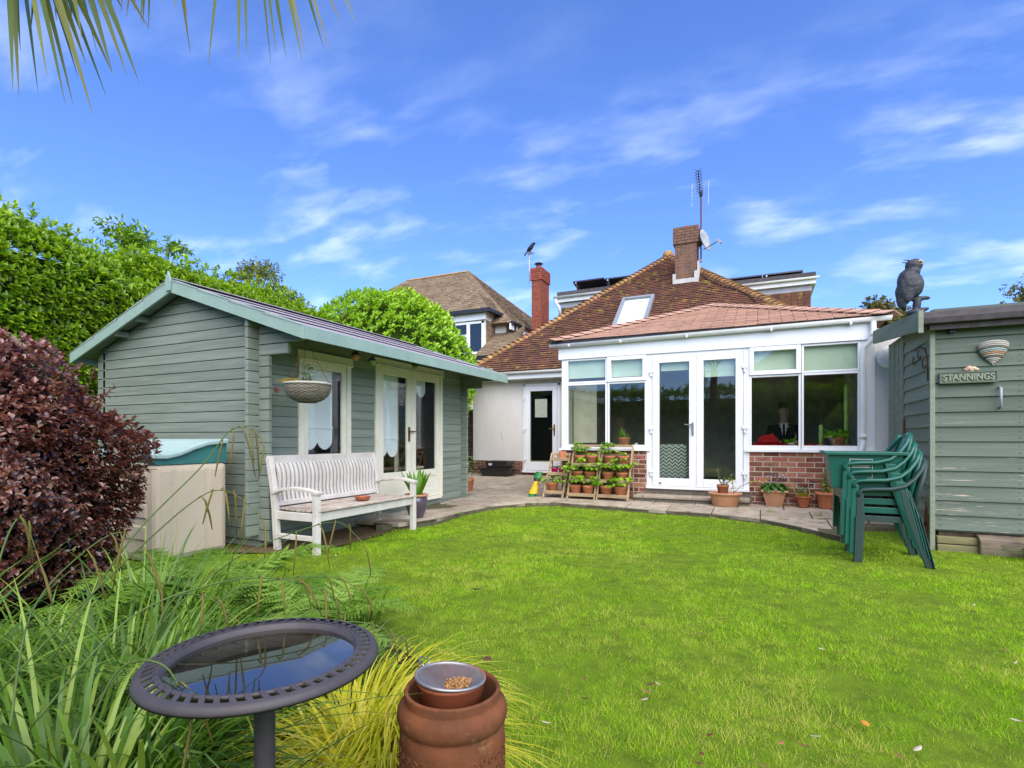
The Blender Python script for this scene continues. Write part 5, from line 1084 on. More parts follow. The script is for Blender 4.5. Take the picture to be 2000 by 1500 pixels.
# ---------------------------------------------------------------- stack of four garden chairs with a crate on top
def garden_chair(label, loc, mat):
    t = thing('garden_chair', label, 'chair', loc, 0, 'stacked green garden chairs')
    A = lambda m, n, bev=.004, sm=True: m.build(n, mat, t, smooth=sm, world=False)
    # local frame: faces -x, origin on the floor at its middle
    m = MB().box(-.23, .20, -.215, .215, .405, .425)
    m = MB()
    for i in range(6): m.box(-.215 + i * .07, -.155 + i * .07, -.215, .215, .405 - .006 * math.sin(i), .42)
    m.box(-.235, .21, -.235, -.213, .37, .425); m.box(-.235, .21, .213, .235, .37, .425); m.box(-.25, -.222, -.235, .235, .33, .425); m.box(.2, .222, -.22, .22, .35, .425)
    o = m.build('seat', mat, t, world=False, bevel=.006)
    for s in (-1, 1):
        # front leg, broad and channelled, running up into the arm
        m = MB(); y = s * .265
        m.prism([(-.255, y - .018, 0), (-.195, y - .018, 0), (-.175, y - .018, .40), (-.185, y - .018, .62), (-.24, y - .018, .655), (-.245, y - .018, .4)], (0, .044, 0)); m.prism([(-.262, y - .03 * s - .0, 0), (-.25, y - .03 * s, .42), (-.25, y + .03 * s, .42), (-.262, y + .03 * s, 0)], (.014, 0, 0)); m.build('front_leg', mat, t, world=False, bevel=.008)
        m = MB().tube([(-.225, y, .60), (-.222, y, .635), (-.19, y, .66), (-.1, y + .006 * s, .668), (.02, y + .008 * s, .672), (.12, y + .002 * s, .70), (.19, y - .02 * s, .76), (.245, y - .045 * s, .84), (.28, y - .085 * s, .92)], .033, 10, flat=(1.0, .6)); A(m, 'arm')
        m = MB().prism([(.27, y - .016, 0), (.325, y - .016, 0), (.225, y - .016, .44), (.16, y - .016, .66), (.08, y - .016, .665), (.13, y - .016, .44)], (0, .032, 0)); m.prism([(.325, y - .035, 0), (.335, y - .035, 0), (.235, y - .035, .44), (.225, y - .035, .44)], (0, .07, 0)); m.build('back_leg', mat, t, world=False, bevel=.008)
    loop = [(.19, -.19, .45), (.225, -.215, .65), (.265, -.205, .8), (.295, -.14, .9), (.305, 0, .93), (.295, .14, .9), (.265, .205, .8), (.225, .215, .65), (.19, .19, .45)]
    br = A(MB().tube(loop, .024, 10, flat=(.6, 1)), 'backrest')
    for i in range(5):
        y = -.14 + .07 * i; zt = .905 - abs(y) * .35; m = MB().tube([(.2, y * .9, .44), (.225, y, .62), (.26, y * 1.0 + (.02 if i % 2 else -.015), .77), (.292, y * .95, zt)], .017, 8, flat=(.45, 1.2)); m.build('back_slat', mat, br, smooth=True, world=False)
    return t
chx, chy = 1.03, 5.97; labs = ['dull dark green plastic chair at the bottom of the stack, standing on the grass', 'green plastic chair second from the bottom of the stack', 'green plastic chair third from the bottom of the stack', 'green plastic chair at the top of the stack, holding the green crate']
c0_ = garden_chair(labs[0], (chx, chy, -.15), 'green_plastic_dull'); c1_ = garden_chair(labs[1], (chx - .035, chy + .0055, -.072), 'green_plastic')
for i in (2, 3): dup(c1_, (chx - .035 * i, chy + .0055 * i, -.15 + .078 * i), 0, labs[i])
zc = -.15 + .234 + .432
cr_ = thing('recycling_crate', 'green plastic recycling crate with printed white panel, resting on the stacked chairs', 'crate', (.86, 5.93, zc))
m = MB(); w0, d0, w1, d1, hh = .255, .175, .29, .205, .335
def tub(m, w0, d0, w1, d1, z0, z1, t=.006):
    o_ = [(-w0, -d0, z0), (w0, -d0, z0), (w0, d0, z0), (-w0, d0, z0), (-w1, -d1, z1), (w1, -d1, z1), (w1, d1, z1), (-w1, d1, z1)]
    i_ = [(-w0 + t, -d0 + t, z0 + t), (w0 - t, -d0 + t, z0 + t), (w0 - t, d0 - t, z0 + t), (-w0 + t, d0 - t, z0 + t), (-w1 + t, -d1 + t, z1), (w1 - t, -d1 + t, z1), (w1 - t, d1 - t, z1), (-w1 + t, d1 - t, z1)]
    return m.add(o_ + i_, [(3, 2, 1, 0), (0, 1, 5, 4), (1, 2, 6, 5), (2, 3, 7, 6), (3, 0, 4, 7), (8, 9, 10, 11), (8, 12, 13, 9), (9, 13, 14, 10), (10, 14, 15, 11), (11, 15, 12, 8), (4, 5, 13, 12), (5, 6, 14, 13), (6, 7, 15, 14), (7, 4, 12, 15)])
tub(m, w0, d0, w1, d1, 0, hh).build('body', 'green_plastic', cr_, world=False, bevel=.014)
m = MB()
for a, b, c_, d_ in ((-w1 - .03, w1 + .03, -d1 - .03, -d1 + .004), (-w1 - .03, w1 + .03, d1 - .004, d1 + .03), (-w1 - .03, -w1 + .004, -d1 + .004, d1 - .004), (w1 - .004, w1 + .03, -d1 + .004, d1 - .004)): m.box(a, b, c_, d_, hh - .03, hh)
m.build('rim', 'green_plastic', cr_, world=False, bevel=.006)
MB().box(-w1 - .045, -w1 - .01, -.1, .1, hh - .02, hh + .008).build('handle', 'green_plastic', cr_, world=False, bevel=.004)
yf = lambda z: -(d0 + (d1 - d0) * z / hh) - .002
pn = lambda x0, x1, z0, z1, m: m.add([(x0, yf(z0), z0), (x1, yf(z0), z0), (x1, yf(z1), z1), (x0, yf(z1), z1)], [(0, 1, 2, 3)])
m = MB(); pn(-.12, .06, .265, .27, m); pn(-.12, .06, .08, .085, m); pn(-.12, -.115, .085, .265, m); pn(.055, .06, .085, .265, m); pn(.02, .055, .085, .1, m)
for z_ in (.205, .19): pn(-.1, .04, z_, z_ + .007, m)
m.build('printed_panel', 'stone_white', cr_, world=False)

# ---------------------------------------------------------------- pots and potted plants
def leaves_at(name, mat, parent, pts, dirs, L, W, tint=None, curl=.25, fold=.3, hi=True):
    pts = np.array(pts, float); dirs = np.array(dirs, float); n = len(pts)
    nr = np.tile([0., 0, 1], (n, 1)) + rng.normal(0, .15, (n, 3))
    me = leaf_mesh(name, pts, dirs, nr, np.array(L) * rng.uniform(.8, 1.15, n), np.array(W) * rng.uniform(.85, 1.15, n), rng.random(n) if tint is None else tint, fold, curl, hi)
    o_ = put(me, name, mat, parent, world=False)
    return stuff(o_) if 'flower' in name else o_
POT = [(.001, 0), (.062, 0), (.066, .006), (.085, .115), (.089, .118), (.0905, .15), (.088, .152), (.083, .150), (.08, .13), (.001, .128)]
def pot(name, label, loc, s, mat='terracotta', group=None, prof=POT, n=20, flute=None, sx=1, rim=None, cat='plant pot', sy=1, soil=True):
    t = thing(name, label, cat, loc, random.uniform(0, 6) if sx == 1 else 0, group)
    MB().lathe([(r * s, z * s) for r, z in prof], n, sx=sx, sy=sy, flute=flute).build('pot', mat, t, smooth=True, world=False)
    if soil: MB().lathe([(prof[-2][0] * s * .98, 0), (.001, .004)], n, (0, 0, prof[-1][1] * s + .002), sx=sx, sy=sy, cap=False).build('soil', 'bed_soil', t, world=False)
    return t, prof[-1][1] * s
def strawberry(t, z, n=9, h=.12, spread=.12, size=.07, mat='pot_leaf'):
    n = int(n * 1.5); h *= 1.3; spread *= 1.3; size *= 1.35
    P, D, st_ = [], [], MB()
    for i in range(n):
        a = random.uniform(0, 6.28); r = spread * random.uniform(.25, 1); hz = z + h * random.uniform(.45, 1.1) - .25 * max(0, r - .1)
        tip = Vector((r * math.cos(a), r * math.sin(a), hz)); st_.tube([(0.02 * math.cos(a), .02 * math.sin(a), z), (tip.x * .6, tip.y * .6, z + (hz - z) * .8), tip], .0022, 4)
        for da in (-1.1, 0, 1.1): P.append(tip); D.append((math.cos(a + da), math.sin(a + da), random.uniform(-.35, .1)))
    st_.build('stems', 'stem_green', t, world=False); leaves_at('foliage', mat, t, P, D, size, size * .75, fold=.35)
LZ = -.02
def ladder(x0, x1, tiers, label, H, dep, yw):
    """A-frame ladder shelf: two raked side rails, cross bars, trays"""
    t = thing('ladder_shelf', label, 'plant stand', ((x0 + x1) / 2, yw - dep / 2, LZ), 0, 'wooden ladder shelves for pots')
    yb, yt = yw - dep, yw - .07; rk = lambda z: yb + (yt - yb) * (z - LZ) / (H - LZ)
    for x in (x0, x1): MB().bar((x, yb, LZ), (x, yt, H), .026, .034, up=(0, 1, 0)).build('rail', 'ladder_wood', t, bevel=.003); MB().bar((x, yw - .02, LZ), (x, yt + .01, H - .04), .02, .026, up=(0, 1, 0)).build('back_leg', 'ladder_wood', t)
    MB().bar((x0, yt, H - .02), (x1, yt, H - .02), .018, .042, up=(0, 0, 1)).build('top_bar', 'ladder_wood', t, bevel=.003)
    for z in tiers:
        y0 = rk(z) - .015; dp = .19
        MB().box(x0 + .014, x1 - .014, y0, y0 + dp, z - .008, z + .0).build('shelf', 'ladder_wood', t)
        MB().box(x0 + .0, x1 - .0, y0 - .016, y0, z - .012, z + .042).build('tray_front', 'ladder_wood', t, bevel=.003); MB().box(x0 + .014, x1 - .014, y0 + dp, y0 + dp + .012, z - .01, z + .04).build('tray_back', 'ladder_wood', t)
    return t, rk
L1 = ladder(-3.32, -2.98, (.06, .36, .60), 'narrow wooden ladder shelf beside the yellow compost bag', .72, .5, 8.86)
L2 = ladder(-2.90, -2.44, (.035, .265, .52), 'wooden ladder shelf between the narrow one and the one beside the doorstep', .87, .48, 8.86)
L3 = ladder(-2.40, -1.90, (.035, .265, .52), 'wooden ladder shelf nearest the doorstep, full of strawberry pots', .87, .48, 8.86)
def shelfpot(L, x, z, s, label, plant=None, mat='terracotta', **k):
    y = L[1](z) + .085; t, zs = pot('flower_pot', label, (x, y, z + .001), s, mat, 'pots on the ladder shelves')
    if plant: strawberry(t, zs, **plant)
    return t, zs
t, zs = pot('flower_pot', 'empty terracotta pot turned upside down on the top tray of the narrow ladder', (-3.13, L1[1](.6) + .09, .601), 1.0, group='pots on the ladder shelves', prof=[(.088, 0), (.0905, .002), (.089, .035), (.085, .04), (.066, .145), (.055, .15), (.001, .15)], soil=False)
for k, xx in enumerate((-3.22, -3.09)):
    t, zs = pot('flower_pot', 'small magenta pot of pink flowers on the middle tray of the narrow ladder', (xx, L1[1](.36) + .07, .361), .68, 'magenta', 'magenta pots on the narrow ladder')
    P = []; D = []
    for i in range(26): a = random.uniform(0, 6.3); r = random.uniform(0, .07); P.append((r * math.cos(a), r * math.sin(a), zs + random.uniform(.02, .10))); D.append((math.cos(a), math.sin(a), .5))
    leaves_at('flowers', 'petal_pink', t, P, D, .028, .02); leaves_at('foliage', 'grey_leaf', t, [(p[0] * .8, p[1] * .8, zs) for p in P], [(d[0] * .6, d[1] * .6, 1) for d in D], .08, .008, hi=False)
shelfpot(L1, -3.2, .06, 1.12, 'terracotta pot with low bright green strawberry plant on the bottom tray of the narrow ladder', dict(n=9, h=.10, spread=.13, size=.065))
names = [('top', .52), ('middle', .265), ('bottom', .035)]
for L, xs_, lab in ((L2, (-2.79, -2.57), 'on the {} tray of the middle ladder'), (L3, (-2.27, -2.04), 'on the {} tray by the doorstep')):
    for (nm, z) in names:
        for j, x in enumerate(xs_):
            kind = {('top', 0): ('bushy upright', dict(n=13, h=.17, spread=.11, size=.06)), ('top', 1): ('sparse', dict(n=4, h=.07, spread=.07, size=.05)), ('middle', 0): ('wide drooping', dict(n=13, h=.12, spread=.2, size=.075)), ('middle', 1): ('tall leafy', dict(n=11, h=.19, spread=.15, size=.075)), ('bottom', 0): ('trailing', dict(n=10, h=.13, spread=.17, size=.07)), ('bottom', 1): ('compact', dict(n=11, h=.13, spread=.13, size=.065))}[(nm, j)]
            shelfpot(L, x, z, 1.12 if nm != 'middle' else 1.05, 'terracotta pot with {} strawberry plant '.format(kind[0]) + lab.format(nm), kind[1])
# compost bag leaning by the narrow ladder
gb = onz(1066, 975, -.02)
bag = thing('compost_bag', 'green and yellow plastic compost bag leaning beside the narrow ladder shelf', 'bag', (-3.52, 8.42, -.02))
m = MB(); K = 9
for i in range(K):
    t = i / (K - 1); z = -.02 + .42 * t; w = .085 * (1 - .35 * abs(t - .45) ** 1.2) * (.75 + .25 * math.sin(t * 9)); d = .06 * (1 - t ** 3 * .8) + .008; ox = -.03 + .09 * t; oy = .12 * t
    for j in range(12): a = 2 * math.pi * j / 12; m.v.append((-3.52 + ox + w * math.cos(a) + random.uniform(-.008, .008), 8.42 + oy + d * math.sin(a) + random.uniform(-.008, .008), z))
fs = [(i * 12 + j, i * 12 + (j + 1) % 12, (i + 1) * 12 + (j + 1) % 12, (i + 1) * 12 + j) for i in range(K - 1) for j in range(12)]
for nm, rows, mat in (('lower_print', (0, 1), 'bag_green'), ('yellow_print', (1, 5), 'bag_yellow'), ('dark_print', (5, 6), 'bag_dark'), ('top_fold', (6, 8), 'bag_green')):
    q = MB(); q.v = list(m.v[rows[0] * 12:(rows[1] + 1) * 12]); q.f = [tuple(i - rows[0] * 12 for i in f_) for f_ in fs[rows[0] * 12:rows[1] * 12]]; q.build(nm, mat, bag, smooth=True)
# row of planters along the brick wall
pz = -.018
p = onz(1415, 990, pz); OV = [(.001, 0), (.165, 0), (.17, .01), (.205, .19), (.21, .2), (.238, .205), (.24, .235), (.228, .238), (.2, .232), (.195, .2), (.001, .198)]
t, zs = pot('oval_planter', 'large ribbed oval terracotta planter in front of the glass doors', (p.x, p.y + .12, pz), .84, 'terracotta_tan', None, OV, 48, (.016, 24, 1, 3), sx=1.18, cat='planter')
P, D = [], []
tw = MB().tube([(.1, 0, zs), (.2, .0, zs + .12), (.35, .02, zs + .2), (.5, .02, zs + .24)], .004, 5).tube([(.12, -.02, zs), (.1, -.02, zs + .22)], .004, 5); tw.build('stems', 'stem_brown', t, world=False)
for i in range(16): P.append((.30 + .016 * i, random.uniform(-.02, .03), zs + .185 + .004 * i)); D.append((random.uniform(-.5, 1), random.uniform(-1, 1), random.uniform(-.2, .5)))
for i in range(26): P.append((.1 + random.uniform(-.05, .05), random.uniform(-.06, .04), zs + random.uniform(.05, .25))); D.append((random.uniform(-1, 1), random.uniform(-1, 1), random.uniform(-.3, .6)))
leaves_at('foliage', 'yellow_leaf', t, P, D, .05, .026)
t2, z2 = pot('flower_pot', 'small terracotta pot with a grey-green succulent set inside the oval planter', (p.x - .03, p.y + .13, pz + .168), .95, 'terracotta', None)
for k, pts in enumerate(([(.01, 0, z2), (.05, .01, z2 + .1), (.07, .01, z2 + .25)], [(-.02, 0, z2), (-.09, 0, z2 + .08), (-.13, 0, z2 + .17)], [(0, .01, z2), (-.02, .02, z2 + .07), (-.03, .02, z2 + .12)])):
    s_ = MB().tube(pts, .007, 5).build('stem', 'stem_green', t2, world=False); P, D = [], []
    for i in range(46): u = random.random(); a = Vector(pts[0]).lerp(Vector(pts[2]), u); a = Vector(pts[0]) * (1 - u) ** 2 + Vector(pts[1]) * 2 * u * (1 - u) + Vector(pts[2]) * u * u; b = random.uniform(0, 6.3); P.append(a); D.append((math.cos(b), math.sin(b), .7))
    leaves_at('foliage', 'grey_leaf', t2, P, D, .04, .011, hi=False)
# square planter with hosta
p = onz(1512, 989, pz); sq = thing('square_planter', 'square tapered tan planter full of hosta leaves and violet flowers', 'planter', (p.x, p.y + .13, pz))
m = MB(); tub(m, .105, .105, .155, .155, 0, .21, .012).build('pot', 'terracotta_tan', sq, world=False, bevel=.012)
m = MB(); m.box(-.125, .125, -.125, .125, -.0, .02); m = MB()
for a, b, c_, d_ in ((-.178, .178, -.178, -.15), (-.178, .178, .15, .178), (-.178, -.15, -.15, .15), (.15, .178, -.15, .15)): m.box(a, b, c_, d_, .205, .232)
m.build('rim', 'terracotta_tan', sq, world=False, bevel=.008); MB().box(-.145, .145, -.145, .145, .17, .185).build('soil', 'bed_soil', sq, world=False)
P, D = [], []
for i in range(85): a = random.uniform(0, 6.3); r = random.uniform(.0, .16); P.append((r * math.cos(a), r * math.sin(a), .225 + .09 * (1 - (r / .17) ** 2) + random.uniform(-.01, .02))); D.append((math.cos(a), math.sin(a), random.uniform(-.6, .15)))
leaves_at('foliage', 'hosta_leaf', sq, P, D, .105, .07, curl=.3)
m = MB(); P, D = [], []
for x, h in ((-.05, .5), (.12, .52), (.03, .46)):
    m.tube([(x * .4, 0, .22), (x, 0, h - .1), (x * 1.2, 0, h)], .003, 5)
    for i in range(18): P.append((x * 1.15 + random.uniform(-.035, .035), random.uniform(-.03, .03), h - random.uniform(0, .11))); D.append((random.uniform(-1, 1), random.uniform(-1, 1), random.uniform(-.8, .4)))
m.build('flower_stems', 'stem_green', sq, world=False); leaves_at('flowers', 'petal_violet', sq, P, D, .03, .014)
# small pot with canes
p = onz(1570, 992, pz); URN = [(.001, 0), (.062, 0), (.068, .012), (.062, .025), (.085, .07), (.098, .12), (.1, .14), (.118, .142), (.12, .158), (.108, .16), (.09, .14), (.001, .138)]
t, zs = pot('urn_pot', 'small footed terracotta pot of yellowing succulents with two bamboo canes', (p.x, p.y + .08, pz), 1.0, 'terracotta_plastic', None, URN, 24)
for i, (a, b) in enumerate((((-.05, 0), (-.19, .0)), ((.085, 0), (.06, .02)))): 
    o = MB().tube([(a[0], a[1], zs - .05), (b[0], b[1], zs + (.27 if i == 0 else .25))], .006, 6).build('cane', 'ladder_wood', t, world=False)
t.rotation_euler = (0, 0, 0)
P, D = [], []
for i in range(75): a = random.uniform(0, 6.3); r = random.uniform(0, .085); P.append((r * math.cos(a), r * math.sin(a), zs)); D.append((.25 * math.cos(a), .25 * math.sin(a), 1))
leaves_at('foliage', 'yellow_leaf', t, P[:30], D[:30], .11, .02); leaves_at('upper_foliage', 'grey_leaf', t, [(q[0] * 1.1, q[1] * 1.1, zs + random.uniform(.06, .15)) for q in P[30:]], [(q[0] * 4, q[1] * 4, .8) for q in D[30:]], .055, .022)
# fluted pot with a leafy spike
p = onz(1618, 995, pz); FL = [(.001, 0), (.105, 0), (.112, .015), (.128, .15), (.14, .16), (.142, .19), (.158, .193), (.163, .21), (.158, .228), (.145, .228), (.135, .2), (.001, .195)]
t, zs = pot('fluted_pot', 'round fluted terracotta pot with a single tall leafy stem', (p.x + .0, p.y + .13, pz), 1.0, 'terracotta', None, FL, 60, (.045, 15, 1, 3), cat='planter')
MB().tube([(0, 0, zs), (.01, 0, zs + .18), (.035, 0, zs + .37)], .006, 6).build('stem', 'stem_brown', t, world=False)
P, D = [], []
for i in range(54): u = (i / 54) ** .9; a = i * 2.4; P.append((.035 * u ** 2, 0, zs + .03 + .33 * u)); D.append((math.cos(a), math.sin(a), .1 + .7 * u))
leaves_at('foliage', 'pot_leaf', t, P, D, np.linspace(.13, .05, 54), np.linspace(.04, .02, 54), curl=.35)
# glazed pot with broad upright leaves beside the bench
p = onz(806, 1014, -.058); GP = [(.001, 0), (.085, 0), (.095, .01), (.135, .12), (.15, .2), (.146, .27), (.138, .285), (.158, .295), (.162, .312), (.15, .318), (.135, .3), (.001, .27)]
t, zs = pot('glazed_pot', 'dark blue glazed pot of broad upright leaves beside the white bench', (p.x - .04, p.y + .14, -.058), .96, 'blue_glaze', None, GP, 32)
MB().lathe([(.139, .284), (.158, .293), (.1635, .312), (.15, .3195), (.138, .304)], 32, cap=False).build('rim', 'terracotta_tan', t, smooth=True, world=False).scale = (.968, .968, .968)
n = 26; a = rng.uniform(0, 6.3, n); bs = np.stack([np.cos(a) * .05, np.sin(a) * .05, np.full(n, zs)], 1); hd = np.stack([np.cos(a), np.sin(a)], 1)
put(blade_mesh('foliage', bs, hd, rng.uniform(.28, .47, n), rng.uniform(.05, .075, n), rng.uniform(.86, .97, n), rng.uniform(0, .1, n), rng.random(n), 7, .55), 'foliage', 'strap_leaf', t, world=False)
# terracotta pot with flowering plant round the corner of the summerhouse
p = onz(907, 962, -.04); t, zs = pot('flower_pot', 'terracotta pot with a white flowering plant round the far corner of the summerhouse', (p.x - .05, p.y + .15, -.045), 1.75, 'terracotta', None)
P, D = [], []
for i in range(150): a = random.uniform(0, 6.3); r = random.uniform(0, .2); P.append((r * math.cos(a), r * math.sin(a), zs + random.uniform(0, .48))); D.append((math.cos(a), math.sin(a), random.uniform(-.3, .8)))
leaves_at('foliage', 'pot_leaf', t, P[:110], D[:110], .06, .035); leaves_at('flowers', 'petal_white', t, P[110:], D[110:], .045, .04)
# black trays by the kitchen wall
p = ony(962, 921, 11.45)
for i, (ox, oz, lab, w) in enumerate(((0, 0, 'wide flat black plastic tray lying on the patio below the white wall', .40), (.06, .19, 'smaller black plastic tub stacked in the wide black tray', .30))):
    tt = thing('plastic_tray', lab, 'tray', (p.x + ox, 11.72, patio_z(p.x, 11.72) + .004 + oz), 0, 'black trays by the kitchen wall'); m = MB(); tub(m, w * .85, .17, w, .21, 0, .19 if i == 0 else .17, .01).build('tub', 'black_plastic', tt, world=False, bevel=.01)
    m = MB()
    for a, b, c_, d_ in ((-w - .03, w + .03, -.24, -.205), (-w - .03, w + .03, .205, .24), (-w - .03, -w + .005, -.205, .205), (w - .005, w + .03, -.205, .205)): m.box(a, b, c_, d_, (.17 if i == 0 else .15), (.19 if i == 0 else .17))
    m.build('rim', 'black_plastic', tt, world=False, bevel=.006)
    if i: MB().box(-.2, -.11, -.212, -.2, .07, .12).build('sticker', 'stone_white', tt, world=False)
# hanging basket
hbp = onx(601, 752, -4.08); hk = Vector((-4.08, onx(597, 665, -4.08).y, 1.955))
hb_ = thing('hanging_basket', 'wicker hanging basket with yellow flowers on chains below the summerhouse eave', 'hanging basket', (hbp.x, hbp.y, hbp.z))
RB = .215
def rbk(t): return RB * math.sqrt(max(.0, 1 - (t * .93) ** 2.3))
MB().lathe([(max(.01, rbk(t) - .012), -.17 * t) for t in np.linspace(0, 1, 9)], 24, cap=False).build('liner', 'dark_wood', hb_, smooth=True, world=False)
for i in range(15):
    t = i / 14; r = rbk(t); m = MB(); K = 40; m.tube([((r + .005 * math.sin(K / 2 * a_ + math.pi * i)) * math.cos(a_), (r + .005 * math.sin(K / 2 * a_ + math.pi * i)) * math.sin(a_), -.17 * t) for a_ in np.linspace(0, 2 * math.pi, K * 2 + 1)], .0072, 5, cap=False).build('weave', 'wicker', hb_, smooth=True, world=False)
MB().tube([((RB + .006) * math.cos(a_), (RB + .006) * math.sin(a_), .008) for a_ in np.linspace(0, 2 * math.pi, 41)], .012, 8, cap=False).build('rim', 'wicker_pale', hb_, smooth=True, world=False)
MB().lathe([(RB - .01, -.012), (.001, .0)], 24, cap=False).build('soil', 'bed_soil', hb_, world=False)
for a_ in (.5, 2.6, 4.7):
    q = Vector((RB * math.cos(a_), RB * math.sin(a_), .01)); e = hk - hbp; m = MB(); nl = 26
    for i in range(nl):
        u0, u1 = q.lerp(e, i / nl), q.lerp(e, (i + 1) / nl); d = (u1 - u0); s_ = d.cross(Vector((0, 0, 1)) if i % 2 else Vector((1, 0, 0))).normalized() * .006
        m.tube([u0 + s_, u1 + s_], .0016, 4).tube([u0 - s_, u1 - s_], .0016, 4)
    m.build('chain', 'rust', hb_, world=False)
P, D = [], []
for i in range(110): u = random.random(); P.append((random.uniform(-.22, .12), -.16 + .1 * random.random() - .12 * u, .02 + random.uniform(-.01, .03))); D.append((random.uniform(-1, 1), random.uniform(-1, 1), random.uniform(.0, .8)))
P = [(-.9063 * 0 + x * .9 - .04 - .07 * max(0, -x), y + .05, z) for x, y, z in P]
leaves_at('flowers', 'petal_yellow', hb_, [(-.10 + random.uniform(-.13, .09), -.10 + random.uniform(-.1, .1), .02 + random.uniform(-.01, .03)) for _ in range(130)], [(random.uniform(-1, 1), random.uniform(-1, 1), .4) for _ in range(130)], .03, .022, hi=False)
leaves_at('foliage', 'grey_leaf', hb_, [(random.gauss(0, .04), random.gauss(0, .04), .01 + .19 * random.random()) for _ in range(120)], [(random.uniform(-1, 1), random.uniform(-1, 1), .6) for _ in range(120)], .035, .016, hi=False)

# ---------------------------------------------------------------- owl, crow
ob = Vector((1.455, 6.88, 2.272))
owl = thing('owl_statue', 'dark grey owl statue on a tree stump, standing on the corner of the shed roof', 'statue', ob)
S = .63; m = MB(); fx = Vector((1, -.1, 0)).normalized()
def OE(x, y, z, rx, ry, rz, tilt=0): ell(m, (ob.x + x * S, ob.y + y * S, ob.z + z * S), (rx * S, ry * S, rz * S), (0, tilt, 0))
OE(-.05, 0, .53, .165, .175, .26, -.12); OE(-.09, 0, .42, .15, .155, .2, .15); OE(.03, 0, .50, .13, .15, .2, 0); OE(.02, 0, .83, .125, .13, .115, 0); OE(.0, 0, .73, .115, .13, .1, 0)
OE(-.15, 0, .22, .06, .1, .14, -.35); OE(-.10, .10, .42, .1, .06, .22, -.15); OE(-.10, -.10, .42, .1, .06, .22, -.15); OE(.12, .0, .84, .03, .025, .035, .5)
for s_ in (-1, 1): ell(m, (ob.x - .09 * S, ob.y + s_ * .07 * S, ob.z + .915 * S), (.075 * S, .014 * S, .016 * S), (0, .22, 0))
ow = blob(m, 'body', 'owl', owl, .010, 5)
tx = bpy.data.textures.new('feather', 'VORONOI'); tx.noise_scale = .03; dm = ow.modifiers.new('feathers', 'DISPLACE'); dm.texture = tx; dm.strength = .007; dm.mid_level = .4; dm.texture_coords = 'LOCAL'
m = MB(); OE(.06, 0, .17, .06, .07, .15, .12); OE(.03, 0, .04, .13, .13, .055, .0); OE(.15, .02, .08, .09, .06, .035, -.3); OE(.1, 0, .27, .14, .05, .04, -.08); OE(.2, .01, .27, .05, .04, .03, 0)
blob(m, 'stump', 'owl', owl, .010, 1)
for s_ in (-1, 1):
    m = MB(); ell(m, (ob.x + .085 * S, ob.y + s_ * .085 * S, ob.z + .855 * S), (.045 * S, .02 * S, .045 * S)); e = m.build('eye', 'eye_amber', owl, smooth=True); m = MB(); ell(m, (ob.x + .095 * S, ob.y + s_ * .105 * S, ob.z + .857 * S), (.018 * S, .008 * S, .018 * S)); m.build('pupil', 'black_plastic', e, smooth=True)
MB().tube([(ob.x + .06, ob.y, ob.z + .02), (ob.x + .02, ob.y - .12, ob.z - .04), (ob.x - .01, ob.y - .125, ob.z - .16)], .008, 6).build('fixing_wire', 'black_metal', owl)
cp = Vector((apt.x + .04, apt.y, za_ + .04)); crow = thing('crow', 'small black crow perched on top of the thin aerial pole', 'bird', cp)
m = MB(); ell(m, cp + Vector((0, 0, .16)), (.17, .07, .085), (0, -.75, 0)); ell(m, cp + Vector((.14, 0, .31)), (.06, .05, .055)); ell(m, cp + Vector((.21, 0, .32)), (.055, .014, .018), (0, .1, 0)); ell(m, cp + Vector((-.16, 0, .01)), (.16, .04, .025), (0, -.9, 0)); ell(m, cp + Vector((.07, 0, .24)), (.08, .06, .08)); ell(m, cp + Vector((.0, 0, .04)), (.014, .03, .07))
blob(m, 'body', 'crow', crow, .012, 2)

# ---------------------------------------------------------------- bird bath
bc = onz(517, 1273, .50); LG = -.155
bath = thing('bird_bath', 'dark grey metal bird bath on a post, slotted rim, filled with water', 'bird bath', (bc.x, bc.y, LG))
RR = .243
def ring(prof, n, mat, name): return MB().lathe(prof, n, (bc.x, bc.y, bc.z), cap=False).build(name, mat, bath, smooth=True)
ring([(.184, -.030), (.189, -.014), (.193, -.005), (.198, -.002)], 96, 'bath_metal', 'inner_lip')
NS = 50; m = MB(); r0, r1 = .206, .227
# slotted band: bars between slots, slightly raked
for i in range(NS):
    a0 = 2 * math.pi * i / NS; a1 = a0 + 2 * math.pi / NS * .42; sk = .06
    pts = []
    for r, da in ((r0 - .004, 0), (r1 + .003, sk)):
        for a_ in (a0, (a0 + a1) / 2, a1): pts.append((bc.x + r * math.cos(a_ + da), bc.y + r * math.sin(a_ + da), bc.z + .001 - .004 * (r - r0) / (r1 - r0)))
    k = len(m.v); m.v += pts + [(p[0], p[1], p[2] - .005) for p in pts]
    m.f += [(k, k + 3, k + 4, k + 1), (k + 1, k + 4, k + 5, k + 2), (k, k + 6, k + 9, k + 3), (k + 2, k + 5, k + 11, k + 8), (k + 6, k + 7, k + 10, k + 9), (k + 7, k + 8, k + 11, k + 10)]
m.build('slotted_band', 'bath_metal', bath)
ring([(.196, -.0015), (.2065, .0005), (.207, -.006), (.196, -.009)], 96, 'bath_metal', 'band_inner_ring')
ring([(r1 - .002, -.002), (.233, -.003), (.240, -.007), (RR, -.015), (RR, -.021), (.238, -.015), (.231, -.010), (r1 - .002, -.008)], 96, 'bath_metal', 'outer_rim')
ring([(.197, -.007), (.184, -.034), (.13, -.062), (.05, -.07), (.001, -.071)], 64, 'bath_metal', 'bowl')
ring([(.1885, -.016), (.001, -.016)], 64, 'water', 'water')
ring([(.165, -.046), (.11, -.06), (.001, -.0655)], 48, 'water_bed', 'silt')
